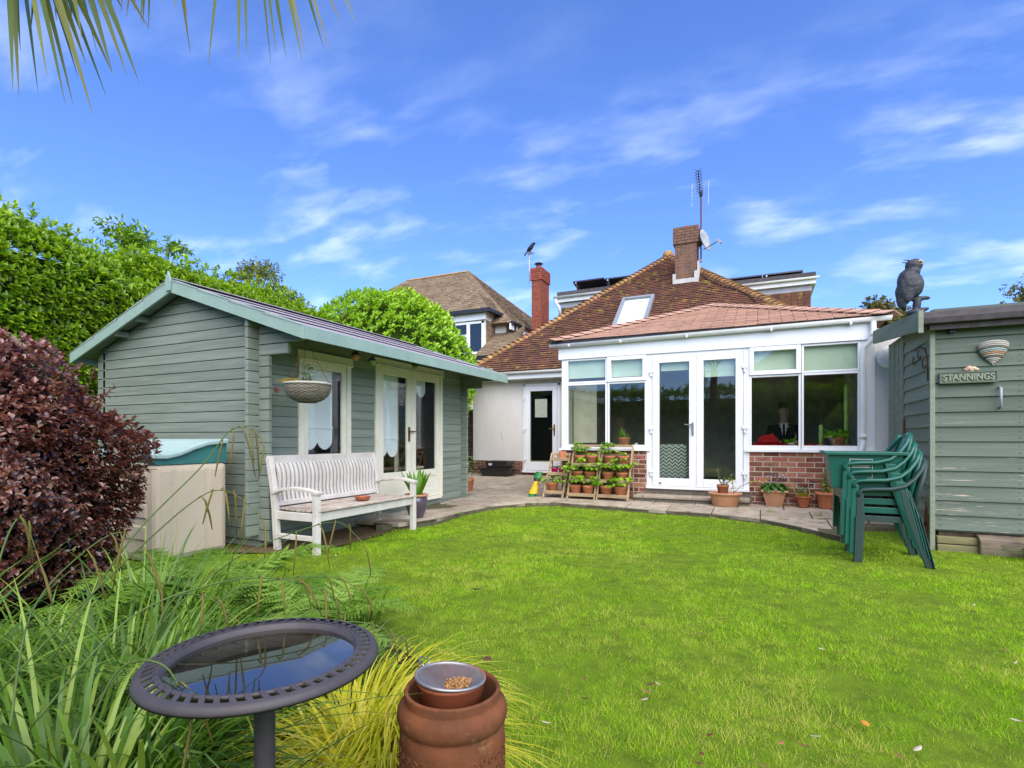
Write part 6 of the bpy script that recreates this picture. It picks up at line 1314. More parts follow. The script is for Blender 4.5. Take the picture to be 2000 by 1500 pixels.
MB().lathe([(.06, -.066), (.05, -.085), (.026, -.095), (.022, -.12), (.022, LG - bc.z + .02), (.05, LG - bc.z + .01), (.09, LG - bc.z)], 24, bc).build('post', 'bath_metal', bath, smooth=True)
# ---------------------------------------------------------------- chimney pot with sieve
kp = atd(884, 1340, 1.36); ZK = kp.z
cpn = thing('chimney_pot', 'old brown clay chimney pot with thick rolled rim, standing on the lawn edge', 'chimney pot', (kp.x, kp.y, LG))
hgt = ZK - LG; PR = [(.134, 0), (.133, .05), (.1325, hgt - .12), (.132, hgt - .086), (.1305, hgt - .083), (.1325, hgt - .079), (.137, hgt - .073), (.1395, hgt - .062), (.139, hgt - .05), (.135, hgt - .039), (.1265, hgt - .031), (.1205, hgt - .027), (.1195, hgt - .024), (.1215, hgt - .006), (.1195, hgt), (.113, hgt - .001), (.110, hgt - .01), (.107, hgt - .16), (.1, hgt - .3)]
MB().lathe(PR, 64, (0, 0, 0), cap=False).build('pot', 'chimney_clay', cpn, smooth=True, world=False)
for zz_ in (.135, .165, .20, .235, .27):
    m = MB(); a0 = random.random()
    for i in range(34):
        a_ = a0 + 2 * math.pi * i / 34; c_ = Vector((.1335 * math.cos(a_), .1335 * math.sin(a_), hgt - zz_ + random.uniform(-.002, .002))); tg = Vector((-math.sin(a_), math.cos(a_), 0)); K = 8
        m.tube([c_ + tg * .0075 * math.cos(u) + Vector((0, 0, .0075 * math.sin(u))) for u in np.linspace(0, 2 * math.pi, K + 1)], .0016, 4, cap=False)
    stuff(m.build('stamped_rings', 'chimney_clay', cpn, world=False, smooth=True))
ip = thing('plastic_pot', 'brown plastic flower pot sunk inside the clay chimney pot', 'plant pot', (kp.x - .006, kp.y + .004, ZK - .07))
MB().lathe([(.06, -.08), (.085, .08), (.088, .083), (.0885, .09), (.083, .09), (.06, -.07), (.001, -.07)], 40).build('pot', 'terracotta_plastic', ip, smooth=True, world=False)
sv_ = thing('kitchen_sieve', 'steel mesh sieve holding bird seed, resting on the chimney pot', 'sieve', (kp.x - .008, kp.y + .002, ZK + .024)); sv_.rotation_euler = (R(-4), R(3), 0)
MB().lathe([(.083, -.004), (.0845, .001), (.088, .004), (.0915, .001), (.0915, -.003), (.088, -.0045)], 56, cap=False).build('rim', 'sieve_rim', sv_, smooth=True, world=False)
bowl = lambda r: -.032 * (1 - (r / .084) ** 2)
m = MB(); g_ = .0033; K = int(.084 / g_)
vs, fs = [], []
W_t = .0019
for ax in (0, 1):
    for i in range(-K, K + 1):
        q = i * g_; hl = math.sqrt(max(0, .084 ** 2 - q * q))
        if hl < .006: continue
        k0 = len(vs); n_ = 12
        for j in range(n_ + 1):
            u = -hl + 2 * hl * j / n_; z_ = bowl(math.hypot(u, q))
            for e in (-W_t / 2, W_t / 2): vs.append((u, q + e, z_) if ax == 0 else (q + e, u, z_))
        fs += [(k0 + 2 * j, k0 + 2 * j + 1, k0 + 2 * j + 3, k0 + 2 * j + 2) for j in range(n_)]
stuff(put(np_mesh('mesh_wires', np.array(vs), np.array(fs)), 'mesh_wires', 'sieve_wire', sv_, world=False))
MB().tube([(-.085, .03, .0), (-.11, .06, .004), (-.125, .055, .004), (-.122, .035, .004), (-.105, .02, .002), (-.088, .012, 0)], .0022, 6).build('hook', 'steel', sv_, smooth=True, world=False)
n = 800; a = rng.uniform(0, 6.3, n); r = .036 * np.sqrt(rng.random(n)); px_ = np.stack([r * np.cos(a) + .012, r * np.sin(a) * .8 + .016, np.zeros(n)], 1); px_[:, 2] = -.032 * (1 - (np.hypot(px_[:, 0], px_[:, 1]) / .084) ** 2) + .002 + rng.random(n) * .02 * (1 - r / .036)
sdd = leaf_mesh('bird_seed', px_, rng.normal(0, 1, (n, 3)), rng.normal(0, 1, (n, 3)), .006, .0035, rng.random(n), .2, .1, False)
o = put(sdd, 'bird_seed', 'seed'); o.location = sv_.location; o['kind'] = 'stuff'; tag(o, 'little heap of tan bird seed lying in the sieve', 'bird seed')

# ---------------------------------------------------------------- fallen leaves on the lawn
def litter(px, py, L, W, mat, label, group=None, curl=.3):
    p = onz(px, py, -.13); a = random.uniform(0, 6.3)
    for _ in range(3): p = onz(px, py, lawn_z(p.x, p.y) + .03)
    K = 8; vs = []; 
    for i in range(K + 1):
        t = i / K; w = W * math.sin(math.pi * min(1, t * .96 + .02)) ** .8 / 2; zc_ = curl * L * (abs(t - .5) * 2) ** 2 * .35
        for s_ in (-1, 0, 1): vs.append(((t - .5) * L, s_ * w, zc_ + abs(s_) * w * .45))
    m = MB().add(vs, [(i * 3 + j, i * 3 + j + 1, i * 3 + j + 4, i * 3 + j + 3) for i in range(K) for j in (0, 1)])
    o = m.build('fallen_leaf', mat, smooth=True); o.location = p; o.rotation_euler = (random.uniform(-.25, .25), random.uniform(-.2, .2), a); sdm = o.modifiers.new('thick', 'SOLIDIFY'); sdm.thickness = .0008
    tag(o, label, 'leaf', group)
litter(1690, 1416, .062, .030, 'leaf_yellow', 'broad yellow and orange fallen leaf on the lawn')
litter(1793, 1465, .06, .02, 'leaf_pale', 'pale pinkish white curled leaf on the lawn')
litter(952, 1289, .05, .035, 'leaf_litter', 'crumpled tan leaf on the lawn behind the chimney pot'); litter(931, 1152, .075, .03, 'bark', 'dark grey fallen leaf on the lawn out beyond the bird bath')
for q in ((1525, 1452), (1568, 1458), (1370, 1474), (1365, 1492), (1490, 1497), (1263, 1352), (1140, 1328), (1142, 1365), (1048, 1403), (1758, 1478), (1636, 1276), (1410, 1210), (1207, 1243), (1375, 1240), (1965, 1272), (1530, 1104), (1137, 1101), (1385, 1437), (1271, 1338), (1900, 1195), (1925, 1114)): litter(*q, random.uniform(.025, .05), random.uniform(.010, .018), 'leaf_litter', 'small brown shrivelled leaf lying on the lawn', 'small brown leaves on the lawn', .5)
for q in ((1604, 1268), (1983, 1295), (1067, 1412), (1259, 1367), (1285, 1336), (1593, 1439), (1555, 1070), (1903, 1182), (1985, 1408), (656, 1085)): litter(*q, random.uniform(.03, .045), random.uniform(.008, .014), 'leaf_pale', 'small pale dry leaf lying on the lawn', 'small pale leaves on the lawn', .3)
# ---------------------------------------------------------------- foliage masses
def shoots_mesh(name, P, Nn, per, L, W, newness, up=.5, spread=1.0, hi=True, fold=.3, curl=.25):
    """a whorl of leaves round each shoot tip P pointing roughly along Nn"""
    n = len(P); ax = unit(Nn + np.array([0, 0, up]) + rng.normal(0, .28, (n, 3)))
    ref = np.where(np.abs(ax[:, 2:3]) < .9, np.array([[0, 0, 1.]]), np.array([[1., 0, 0]])); e1 = unit(np.cross(ax, ref)); e2 = np.cross(ax, e1)
    ps, ds, nr, tt, LL = [], [], [], [], []
    for k in range(per):
        a = k * 2.4 + rng.uniform(0, 6.28, n) * .12 + rng.uniform(0, 6.28); f = k / max(1, per - 1); tilt = (.35 + .95 * f) * spread + rng.normal(0, .18, n)
        rd = e1 * np.cos(a)[:, None] if np.isscalar(a) else e1 * np.cos(a)[:, None] + e2 * np.sin(a)[:, None]
        d = ax * np.cos(tilt)[:, None] + rd * np.sin(tilt)[:, None]
        ps.append(P - ax * (L * .55 * f)); ds.append(d); nr.append(ax * np.sin(tilt)[:, None] - rd * np.cos(tilt)[:, None] + rng.normal(0, .15, (n, 3)) + ax * .35)
        tt.append(np.clip(newness - .32 * f + rng.normal(0, .13, n), 0, 1)); LL.append(L * rng.uniform(.72, 1.15, n))
    Lc = np.concatenate(LL)
    return leaf_mesh(name, np.concatenate(ps), np.concatenate(ds), np.concatenate(nr), Lc, Lc * (W / L), np.concatenate(tt), fold, curl, hi)
def bumpy(P, sc, amp, seed=0):
    return np.array([mnoise.noise((p[0] * sc + seed, p[1] * sc, p[2] * sc)) + .5 * mnoise.noise((p[0] * sc * 2.3 + seed, p[1] * sc * 2.3 + 9, p[2] * sc * 2.3)) for p in P]) * amp
def ellipsoid_pts(c, r, n, zmin=-1.0, only=None):
    v = unit(rng.normal(0, 1, (n * 2, 3))); v = v[v[:, 2] > zmin]
    if only is not None: v = v[only(v)]
    v = v[:n]; return np.array(c) + v * np.array(r), unit(v / np.array(r)), v
def inner_blob(name, c, r, mat, parent, amp=.12, seed=0, sub=4, world=True):
    bm = bmesh.new(); bmesh.ops.create_icosphere(bm, subdivisions=sub, radius=1)
    for v in bm.verts:
        k = 1 + amp * mnoise.noise(Vector((v.co.x * 2 + seed, v.co.y * 2, v.co.z * 2))); v.co = Vector((c[0] + v.co.x * r[0] * k, c[1] + v.co.y * r[1] * k, c[2] + v.co.z * r[2] * k))
    me = bpy.data.meshes.new(name); bm.to_mesh(me); bm.free(); return put(me, name, mat, parent, world=world)
def put_w(me, name, mat, parent): return put(me, name, mat, parent)
# long laurel hedge behind the summerhouse
def hedge(label, x0, y0, y1, ztop, n, L, mat, name='laurel_hedge', dep=1.25, flip=1, axis='y', seed=0, per=8, zlow=.3, hi=True):
    o = thing(name, label, 'hedge', ((x0 - dep * flip, (y0 + y1) / 2, -.2) if axis == 'y' else ((y0 + y1) / 2, x0 - dep * flip, -.2)))
    s = rng.uniform(0, 1, n); y = rng.uniform(y0, y1, n); zs_ = ztop - 1.2; lowf = (zs_ - zlow) / (zs_ - zlow + 2.4)
    th = np.clip((s - lowf) / (1 - lowf), 0, 1) * math.pi * .62
    low = s < lowf; xl = np.where(low, x0, x0 - dep * flip + dep * flip * np.cos(th)); z = np.where(low, zlow + (zs_ - zlow) * s / lowf, zs_ + 1.2 * np.sin(th))
    nx = np.where(low, flip, flip * np.cos(th)); nz = np.where(low, .1, np.sin(th)); P = np.stack([xl, y, z], 1); Nn = np.stack([nx, np.zeros(n), nz], 1)
    if axis == 'x': P = P[:, [1, 0, 2]]; Nn = Nn[:, [1, 0, 2]]
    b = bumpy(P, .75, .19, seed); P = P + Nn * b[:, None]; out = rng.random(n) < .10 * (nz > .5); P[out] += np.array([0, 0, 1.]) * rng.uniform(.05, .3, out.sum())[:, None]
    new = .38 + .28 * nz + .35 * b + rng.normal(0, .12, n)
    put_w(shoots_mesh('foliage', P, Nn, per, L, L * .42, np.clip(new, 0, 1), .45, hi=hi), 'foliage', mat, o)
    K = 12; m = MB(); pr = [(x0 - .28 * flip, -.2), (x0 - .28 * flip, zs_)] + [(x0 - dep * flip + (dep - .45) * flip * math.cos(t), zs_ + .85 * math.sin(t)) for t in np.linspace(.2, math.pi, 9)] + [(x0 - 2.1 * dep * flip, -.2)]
    m.prism([(a, y0 + .25, b_) if axis == 'y' else (y0 + .25, a, b_) for a, b_ in pr], (0, y1 - y0 - .5, 0) if axis == 'y' else (y1 - y0 - .5, 0, 0)).build('dark_fill', 'inner_dark', o)  # solid filler, coloured dark like the hedge's shaded inside, closes see-through gaps
    return o
hedge('tall glossy laurel hedge behind the summerhouse roof', -8.55, -.5, 9.3, 4.0, 11500, .108, 'laurel')
# rounded bright laurel beyond the far end of the summerhouse
def bush(name, label, c, r, n, L, W, mat, inner, cat='bush', amp=.12, sc=1.0, per=7, newb=.5, hi=True, base=None, zmin=-.75, up=.5, seed=0, infr=.8, spread=1.0, stems=True, only=None):
    o = thing(name, label, cat, base or (c[0], c[1], -.17)); P, Nn, v = ellipsoid_pts(c, r, n, zmin, only); b = bumpy(P, sc, amp, seed); P = P + Nn * b[:, None]
    dpt = rng.random(len(P)) ** 3 * .22; P = P - Nn * (dpt * min(r))[:, None]
    new = newb + .22 * v[:, 2] + b / max(amp, .01) * .1 + rng.normal(0, .13, len(P))
    put_w(shoots_mesh('foliage', P, Nn, per, L, W, np.clip(new, 0, 1), up, spread, hi), 'foliage', mat, o)
    inner_blob('dark_core', c, [q * infr for q in r], inner, o, .15, seed)  # solid core stops see-through; its near-black colour stands for shade between leaves
    if stems:
        for k in range(4): a = k * 1.6; MB().tube([(c[0] + .08 * math.cos(a), c[1] + .08 * math.sin(a), -.18), (c[0] + .2 * math.cos(a), c[1] + .2 * math.sin(a), c[2])], [.03, .015], 6).build('stem', 'bark', o)
    return o
bush('laurel_bush', 'rounded bright green laurel bush rising behind the far end of the summerhouse', (-8.45, 10.8, 2.5), (2.15, 2.1, 2.15), 4400, .112, .05, 'laurel_bright', 'inner_dark', amp=.22, sc=.9, per=8, newb=.55, infr=.86, zmin=-.6)
psh = bush('purple_shrub', 'dense dark purple leaved shrub beside the storage box', (-4.36, 1.60, .70), (.76, .76, .90), 8600, .040, .023, 'purple_leaf', 'inner_purple', cat='shrub', amp=.24, sc=1.7, per=6, newb=.42, infr=.74, zmin=-.85, up=.6)
# loose sprays standing out of the purple shrub
Ps, Ds = [], []
for k in range(150):
    v = unit(rng.normal(0, 1, 3)); v[2] = abs(v[2]) * 1.1 - .25; v = unit(v); q = np.array((-4.36, 1.60, .70)) + v * np.array((.74, .74, .88)); d = unit(v + np.array([0, 0, .6]) + rng.normal(0, .3, 3)); Lk = rng.uniform(.08, .24)
    MB().tube([q, q + d * Lk * .6, q + d * Lk + np.array([0, 0, -.03])], .0022, 4).build('twig', 'stem_brown', psh)
    for i in range(16): u = rng.uniform(.1, 1); Ps.append(q + d * Lk * u + np.array([0, 0, -.03 * u * u])); Ds.append(unit(d * .7 + rng.normal(0, .7, 3)))
Ps = np.array(Ps); n = len(Ps); put(leaf_mesh('spray_leaves', Ps, np.array(Ds), np.tile([0, 0, 1.], (n, 1)) + rng.normal(0, .4, (n, 3)), rng.uniform(.022, .045, n), rng.uniform(.014, .024, n), rng.random(n), .3, .3), 'spray_leaves', 'purple_leaf', psh)
# trees
def tree(label, base, c, r, n, L, W, mat, group=None, clumps=14, trunk=.16, name='tree', per=5, hi=False, fill=.5):
    o = thing(name, label, 'tree', base, 0, group); c = Vector(c); b0 = Vector(base)
    MB().tube([b0, b0.lerp(c, .5) + Vector((.1, 0, 0)), c + Vector((0, 0, r[2] * .3))], [trunk, trunk * .7, trunk * .3], 8).build('trunk', 'bark', o)
    Ps, Ns = [], []
    for k in range(clumps):
        v = unit(rng.normal(0, 1, 3)); q = np.array(c) + v * np.array(r) * rng.uniform(.35, .85); rr = min(r) * rng.uniform(.28, .5)
        MB().tube([b0.lerp(c, rng.uniform(.5, .95)), Vector(q)], [trunk * .35, trunk * .1], 5).build('limb', 'bark', o)
        pp, nn, _ = ellipsoid_pts(q, (rr, rr, rr * .8), n // clumps, -.9); pp = pp - nn * (rng.random(len(pp)) ** 2 * rr * .7)[:, None]; Ps.append(pp); Ns.append(nn)
    P = np.concatenate(Ps); Nn = np.concatenate(Ns)
    put_w(shoots_mesh('crown', P, Nn, per, L, W, np.clip(rng.normal(fill, .22, len(P)), 0, 1), .3, 1.0, hi), 'crown', mat, o); return o
t0 = atd(300, 470, 11.0); tree('sparse twiggy tree top standing above the laurel hedge', (t0.x, t0.y, -.2), (t0.x - .2, t0.y, 4.75), (.75, .75, .95), 420, .12, .05, 'laurel', clumps=9, trunk=.07, per=4, fill=.45)
t0 = atd(490, 560, 13.5); tree('pale yellow-green tree behind the laurel hedge', (t0.x, t0.y, -.2), (t0.x, t0.y, 4.35), (1.25, 1.2, 1.15), 1500, .10, .04, 'tree_pale', clumps=22, trunk=.1)
t0 = atd(545, 585, 15.0); tree('second pale tree between the hedge and the bright laurel bush', (t0.x, t0.y, -.2), (t0.x, t0.y, 4.2), (.9, .9, 1.0), 700, .11, .04, 'tree_pale', clumps=14, trunk=.08)
t0 = atd(1712, 640, 26); tree('autumn tinted tree behind the conservatory and the shed', (t0.x, t0.y, -.2), (t0.x + .2, t0.y, 6.1), (1.9, 1.9, 1.6), 2200, .2, .09, 'tree_autumn', clumps=22, trunk=.2)
for px_, lab in ((1880, 'distant tree top just above the shed roof'), (1945, 'second distant tree top just above the shed roof')):
    t0 = atd(px_, 640, 27); tree(lab, (t0.x, t0.y, -.2), (t0.x, t0.y, 6.25), (1.7, 1.4, 1.05), 700, .2, .09, 'tree_pale', clumps=14, trunk=.15)
t0 = atd(2040, 600, 12); tree('thin leafed tree at the right end of the shed roof', (t0.x, t0.y, -.2), (t0.x, t0.y, 4.1), (.75, .7, .7), 260, .09, .04, 'tree_autumn', clumps=9, trunk=.06)

# ---------------------------------------------------------------- foreground planting
def clump(name, label, c, n, L, W, mat, lift=(.55, .95), droop=(.3, .9), rad=.08, cat='plant', seg=7, bias=None, parts=(), taper=.7, tw=.7):
    o = thing(name, label, cat, (c[0], c[1], c[2])); a = rng.uniform(0, 2 * math.pi, n)
    if bias is not None: a = np.where(rng.random(n) < .62, rng.normal(bias, .75, n), a)
    rr = rad * np.sqrt(rng.random(n)); hd = np.stack([np.cos(a), np.sin(a)], 1); b = np.stack([c[0] + rr * np.cos(a + 1), c[1] + rr * np.sin(a + 1), np.full(n, c[2])], 1)
    lf = rng.uniform(*lift, n); me = blade_mesh('leaves', b, hd, rng.uniform(*L, n), rng.uniform(*W, n), lf, rng.uniform(*droop, n) * lf, rng.random(n) ** (.75 if mat == 'gold_grass' else 1.3), seg, taper, rng.uniform(-tw, tw, n))
    put(me, 'leaves', mat, o); return o
gz_ = -.145
sed = clump('pendulous_sedge', 'large clump of arching sedge with hanging brown flower spikes by the bird bath', (-1.52, .78, gz_), 480, (.55, 1.15), (.010, .018), 'sedge_leaf', (.7, .99), (.3, .85), .15)
clump('sedge_clump', 'broad leaved sedge clump between the bird bath and the purple shrub', (-2.05, 1.25, gz_), 300, (.5, 1.1), (.009, .016), 'sedge_leaf', (.7, .99), (.25, .8), .2)
clump('sedge_clump', 'dark sedge clump under the rim of the bird bath', (-1.22, .42, gz_), 260, (.35, .7), (.008, .014), 'sedge_leaf', (.55, .95), (.4, 1.0), .14)
clump('sedge_clump', 'low sedge clump in front of the purple shrub stems', (-2.3, .55, gz_), 420, (.6, 1.25), (.010, .017), 'sedge_leaf', (.7, .99), (.25, .8), .25)
clump('sedge_clump', 'loose sedge clump behind the bird bath beside the ferns', (-1.75, 1.75, gz_), 110, (.35, .6), (.007, .012), 'sedge_leaf', (.5, .95), (.3, .9), .16)
clump('striped_grass', 'pale striped grass clump behind the bird bath at the lawn edge', (-1.72, 1.85, gz_), 300, (.22, .42), (.006, .011), 'stripe_grass', (.6, .98), (.2, .7), .13)
clump('striped_grass', 'low broad leaved green clump at the lawn edge behind the bird bath', (-1.50, 1.72, gz_), 150, (.2, .36), (.012, .022), 'pot_leaf', (.5, .95), (.2, .7), .12)
clump('sedge_clump', 'tall sedge clump rising in front of the storage box', (-2.75, 1.75, gz_), 150, (.5, 1.05), (.008, .014), 'sedge_leaf', (.75, .99), (.2, .7), .2)
for lab_, (X_, D_), n_ in (('strappy sedge clump at the very foot of the purple shrub', (-1.75, 1.75), 260), ('arching sedge clump in front of the dark fern', (-1.05, 1.75), 120), ('sedge clump growing beside the big fern', (-1.95, 2.35), 240), ('sedge clump close under the bird bath bowl', (-.85, 1.0), 200), ('upright sedge clump beside the purple shrub trunk', (-1.55, 1.2), 260)):
    q_ = Vector((X_ * _c - D_ * _s, X_ * _s + D_ * _c, 0)); clump('sedge_clump', lab_, (q_.x, q_.y, gz_), n_, (.4, .85), (.009, .016), 'sedge_leaf', (.65, .98), (.3, .9), .22)
gbias = math.atan2(.2, 1)
clump('golden_grass', 'golden yellow grass mound beside the chimney pot', (-1.08, 1.28, gz_), 1000, (.42, .74), (.006, .0105), 'gold_grass', (.62, .95), (.5, 1.0), .13, bias=.1)
clump('golden_grass', 'golden yellow grass mound behind the bird bath post', (-1.25, 1.50, gz_), 800, (.45, .8), (.006, .0105), 'gold_grass', (.62, .95), (.5, 1.0), .15, bias=-.3)
clump('golden_grass', 'golden yellow grass mound at the foot of the bird bath', (-1.10, .98, gz_), 700, (.3, .55), (.006, .010), 'gold_grass', (.45, .9), (.55, 1.15), .13, bias=0)
clump('golden_grass', 'small tuft of golden grass behind the chimney pot foot', (-.62, 1.36, gz_), 130, (.18, .32), (.005, .009), 'gold_grass', (.3, .8), (.5, 1.0), .07, bias=.4)
def flower_stem(parent, pts, ncat, Lc, mat='stem_green'):
    P = [atd(*p) for p in pts]; out = []
    for i in range(len(P) - 1):
        for u in np.linspace(0, 1, 6, endpoint=False):
            p0, p1, p2, p3 = P[max(i - 1, 0)], P[i], P[i + 1], P[min(i + 2, len(P) - 1)]
            out.append(.5 * ((2 * p1) + (p2 - p0) * u + (2 * p0 - 5 * p1 + 4 * p2 - p3) * u * u + (3 * p1 - p0 - 3 * p2 + p3) * u ** 3))
    out.append(P[-1]); n = len(out); s = MB().tube(out, [.0028 - .0018 * i / n for i in range(n)], 6).build('flower_stem', mat, parent, smooth=True)
    for k in range(ncat):
        q = out[int(n - 1 - k * n * .52 / max(1, ncat))]; L = Lc * random.uniform(.7, 1.2) * (1 if k else .8); dx_ = Vector((random.uniform(-.04, .05), random.uniform(-.04, .04), 0)); d0 = (out[-1] - out[-4]).normalized() * .03 if k == 0 else Vector((.012, 0, .008))
        cpt = [q, q + d0, q + d0 * 1.7 + dx_ * .3 + Vector((0, 0, -L * .2)), q + d0 * 1.9 + dx_ * .7 + Vector((0, 0, -L * .6)), q + d0 * 1.9 + dx_ + Vector((0, 0, -L))]
        MB().tube(cpt, [.001, .0016, .0029, .0031, .0012], 7).build('catkin', 'catkin', s, smooth=True)
FS = [([(100, 1290, 1.5), (250, 1060, 1.65), (390, 915, 1.8), (445, 845, 1.85), (478, 835, 1.85), (498, 845, 1.85)], 6, .17), ([(0, 1350, 1.35), (200, 1140, 1.5), (370, 985, 1.6), (440, 958, 1.65), (496, 996, 1.65)], 6, .15),
      ([(180, 1380, 1.5), (350, 1180, 1.7), (470, 1085, 1.8), (590, 1035, 1.9), (660, 1020, 1.9), (697, 1048, 1.9)], 5, .15), ([(60, 1420, 1.15), (250, 1210, 1.3), (420, 1140, 1.4), (540, 1130, 1.45), (640, 1162, 1.45), (684, 1235, 1.45)], 7, .14),
      ([(250, 1380, 1.25), (330, 1180, 1.4), (400, 1165, 1.4), (450, 1200, 1.4)], 3, .14), ([(560, 1330, 1.65), (630, 1230, 1.8), (700, 1215, 1.85), (765, 1235, 1.85), (805, 1268, 1.85)], 4, .11),
      ([(20, 1420, 1.1), (60, 1200, 1.3), (150, 1090, 1.5), (240, 1040, 1.6), (300, 1110, 1.6)], 5, .16), ([(300, 1380, 1.5), (430, 1170, 1.8), (560, 1130, 2.0), (660, 1130, 2.1), (710, 1160, 2.1)], 5, .12),
      ([(-40, 1300, 1.1), (0, 1090, 1.2), (40, 1010, 1.25), (70, 1075, 1.25)], 3, .12), ([(150, 1480, 1.0), (230, 1310, 1.05), (320, 1300, 1.05), (365, 1390, 1.05), (370, 1490, 1.05)], 3, .16)]
for pts, nc_, Lc in FS: flower_stem(sed, pts, nc_, Lc)
for lab,q in (('tuft of long grass at the bed edge beside the storage box', (-3.9, 2.6)), ('tuft of long grass at the bed edge below the ferns', (-2.9, 2.5)), ('loose grassy tuft between the ferns', (-3.3, 2.2)), ('grassy tuft at the bed edge near the striped grass', (-2.3, 2.35))):
    clump('grass_tuft', lab, (q[0], q[1], gz_), 260, (.2, .5), (.004, .009), 'sedge_leaf', (.5, .97), (.2, .8), .3)
# ferns
def fern(label, base, n, L, group=None):
    o = thing('fern', label, 'fern', base, 0, group); b = np.array(base)
    for k in range(n):
        a = 6.28 * k / n + random.uniform(-.3, .3); Lf = L * random.uniform(.75, 1.15); hd = np.array([math.cos(a), math.sin(a), 0]); sdv = np.array([-hd[1], hd[0], 0]); rise = random.uniform(.55, .95)
        pth = lambda t: b + hd * Lf * (.75 * t ** 1.2) + np.array([0, 0, Lf * (rise * t - .55 * t ** 2.3)])
        ps, ds, LL = [], [], []
        for i in range(26):
            t = .16 + .82 * i / 25; q = pth(t); tg = unit(pth(t + .02) - pth(t - .02)); pl = Lf * .22 * random.uniform(.85, 1.1) * math.sin(math.pi * min(1, (t - .05) ** .8)) ** .9 + .008
            for s_ in (-1, 1):
                pd = unit(sdv * s_ + tg * .35 + np.array([0, 0, random.uniform(-.35, .05)]))
                for j in range(9):
                    u = (j + .3) / 9; w_ = pl * .20 * (1 - u * .85) + .002
                    for s2 in (-1, 1): ps.append(q + pd * pl * u); ds.append(unit(tg * s2 + pd * .45)); LL.append(w_)
        LL = np.array(LL); nn = len(ps); me = leaf_mesh('frond', np.array(ps), np.array(ds), np.tile([0, 0, 1.], (nn, 1)) + rng.normal(0, .12, (nn, 3)), LL, LL * .95, np.full(nn, random.random()) * .75 + rng.random(nn) * .2, .1, .1, False)
        fo = put(me, 'frond', 'fern', o); MB().tube([pth(t) for t in np.linspace(0, 1, 9)], [.003, .003, .0028, .0026, .0022, .002, .0016, .001, .0006], 5).build('midrib', 'stem_green', fo, smooth=True)
fern('large feathery fern between the purple shrub and the storage box', (-3.0, 2.15, gz_), 13, .95); fern('feathery fern below the purple shrub', (-2.75, 1.55, gz_), 11, .8); fern('pale fern at the lawn edge behind the sedge', (-2.2, 2.2, gz_), 12, .75); fern('dark fern among the sedge leaves', (-1.95, 1.55, gz_ + .03), 12, .8)
fern('tall dark fern in front of the storage box', (-3.5, 2.35, gz_), 12, .85); fern('spreading fern at the lawn edge near the striped grass', (-2.5, 2.0, gz_), 11, .7)
fern('fern growing at the left foot of the purple shrub', (-2.9, 1.1, gz_), 9, .65)
# strap leaved plant in front of the sleeper, just out of frame
p = onz(2035, 1100, -.15)
clump('strap_plant', 'green strap leaved plant beside the old timber sleeper', (p.x, p.y, -.15), 46, (.35, .55), (.014, .02), 'strap_leaf', (.5, .95), (.4, .9), .06)
# weeds at the patio joints
for q in ((898, 998), (1052, 977), (1505, 1000), (1598, 1005), (1440, 1000), (1530, 1012)):
    w0 = onz(*q, -.03); o = clump('joint_weed', 'small green weed growing in a joint of the patio', (w0.x, w0.y, patio_z(w0.x, w0.y) - .005), 26, (.03, .08), (.004, .009), 'pot_leaf', (.3, .9), (.3, .8), .05, cat='weed', seg=3); o['group'] = 'weeds in the patio joints'
# ---------------------------------------------------------------- palm reaching in from above
cw = Vector((-1.35 * _c - .25 * -_s * -1, 0, 0))
def camw(X, D, z): return Vector((X * _c - D * _s, X * _s + D * _c, z))
tb_ = camw(-1.75, -.35, -.16); crownp = camw(-1.35, .25, 3.15)
palm = thing('palm_tree', 'fan palm whose drooping leaf tips hang in from above', 'palm', tb_)
MB().tube([tb_, tb_.lerp(crownp, .5) + Vector((-.08, 0, 0)), crownp], [.13, .11, .10], 14).build('trunk', 'bark', palm, smooth=True)
def fan(hub, tips, W=.028):
    MB().tube([crownp, crownp.lerp(hub, .5) + Vector((0, 0, .18)), hub], [.016, .012, .009], 7).build('petiole', 'stem_green', palm, smooth=True)
    n = len(tips); V, F, T = [], [], []
    for tp_ in tips:
        tp_ = Vector(tp_); d = tp_ - hub; sd_ = d.cross(Vector((_s * -1, _c, 0)) + Vector((random.uniform(-.5, .5), random.uniform(-.5, .5), random.uniform(-.3, .3)))).normalized(); K = 8; tn = random.random(); k0 = len(V); w0 = W * random.uniform(.75, 1.15)
        for i in range(K + 1):
            t = i / K; p_ = hub + d * t + Vector((0, 0, .10 * d.length * math.sin(math.pi * t) * .55)); w_ = w0 * (.5 + .5 * min(1, t * 3)) * (1 - t ** 2.2) + .0012
            up_ = Vector((0, 0, 1)) * w_ * .25; V += [p_ - sd_ * w_ / 2 + up_, p_, p_ + sd_ * w_ / 2 + up_]; T += [tn * .7 + .3 * max(0, t - .8) * 5 * 1.0] * 3
        for i in range(K):
            for j in (0, 1): F.append((k0 + i * 3 + j, k0 + i * 3 + j + 1, k0 + i * 3 + j + 4, k0 + i * 3 + j + 3))
    put(np_mesh('fan_leaf', np.array([tuple(v) for v in V]), np.array(F), np.clip(np.array(T), 0, 1), smooth=True), 'fan_leaf', 'palm_leaf', palm)
pj = lambda px, py, D: atd(px, py, D)
fan(pj(10, -260, 1.55), [pj(px, py, D) for px, py, D in ((37, 190, 1.5), (25, 178, 1.45), (-30, 120, 1.4), (75, 185, 1.55), (92, 150, 1.5), (128, 205, 1.5), (143, 205, 1.62), (181, 222, 1.55), (207, 187, 1.6), (152, 150, 1.65), (168, 125, 1.7), (-80, 60, 1.4), (-120, -40, 1.4), (40, 100, 1.7), (218, 140, 1.75))])
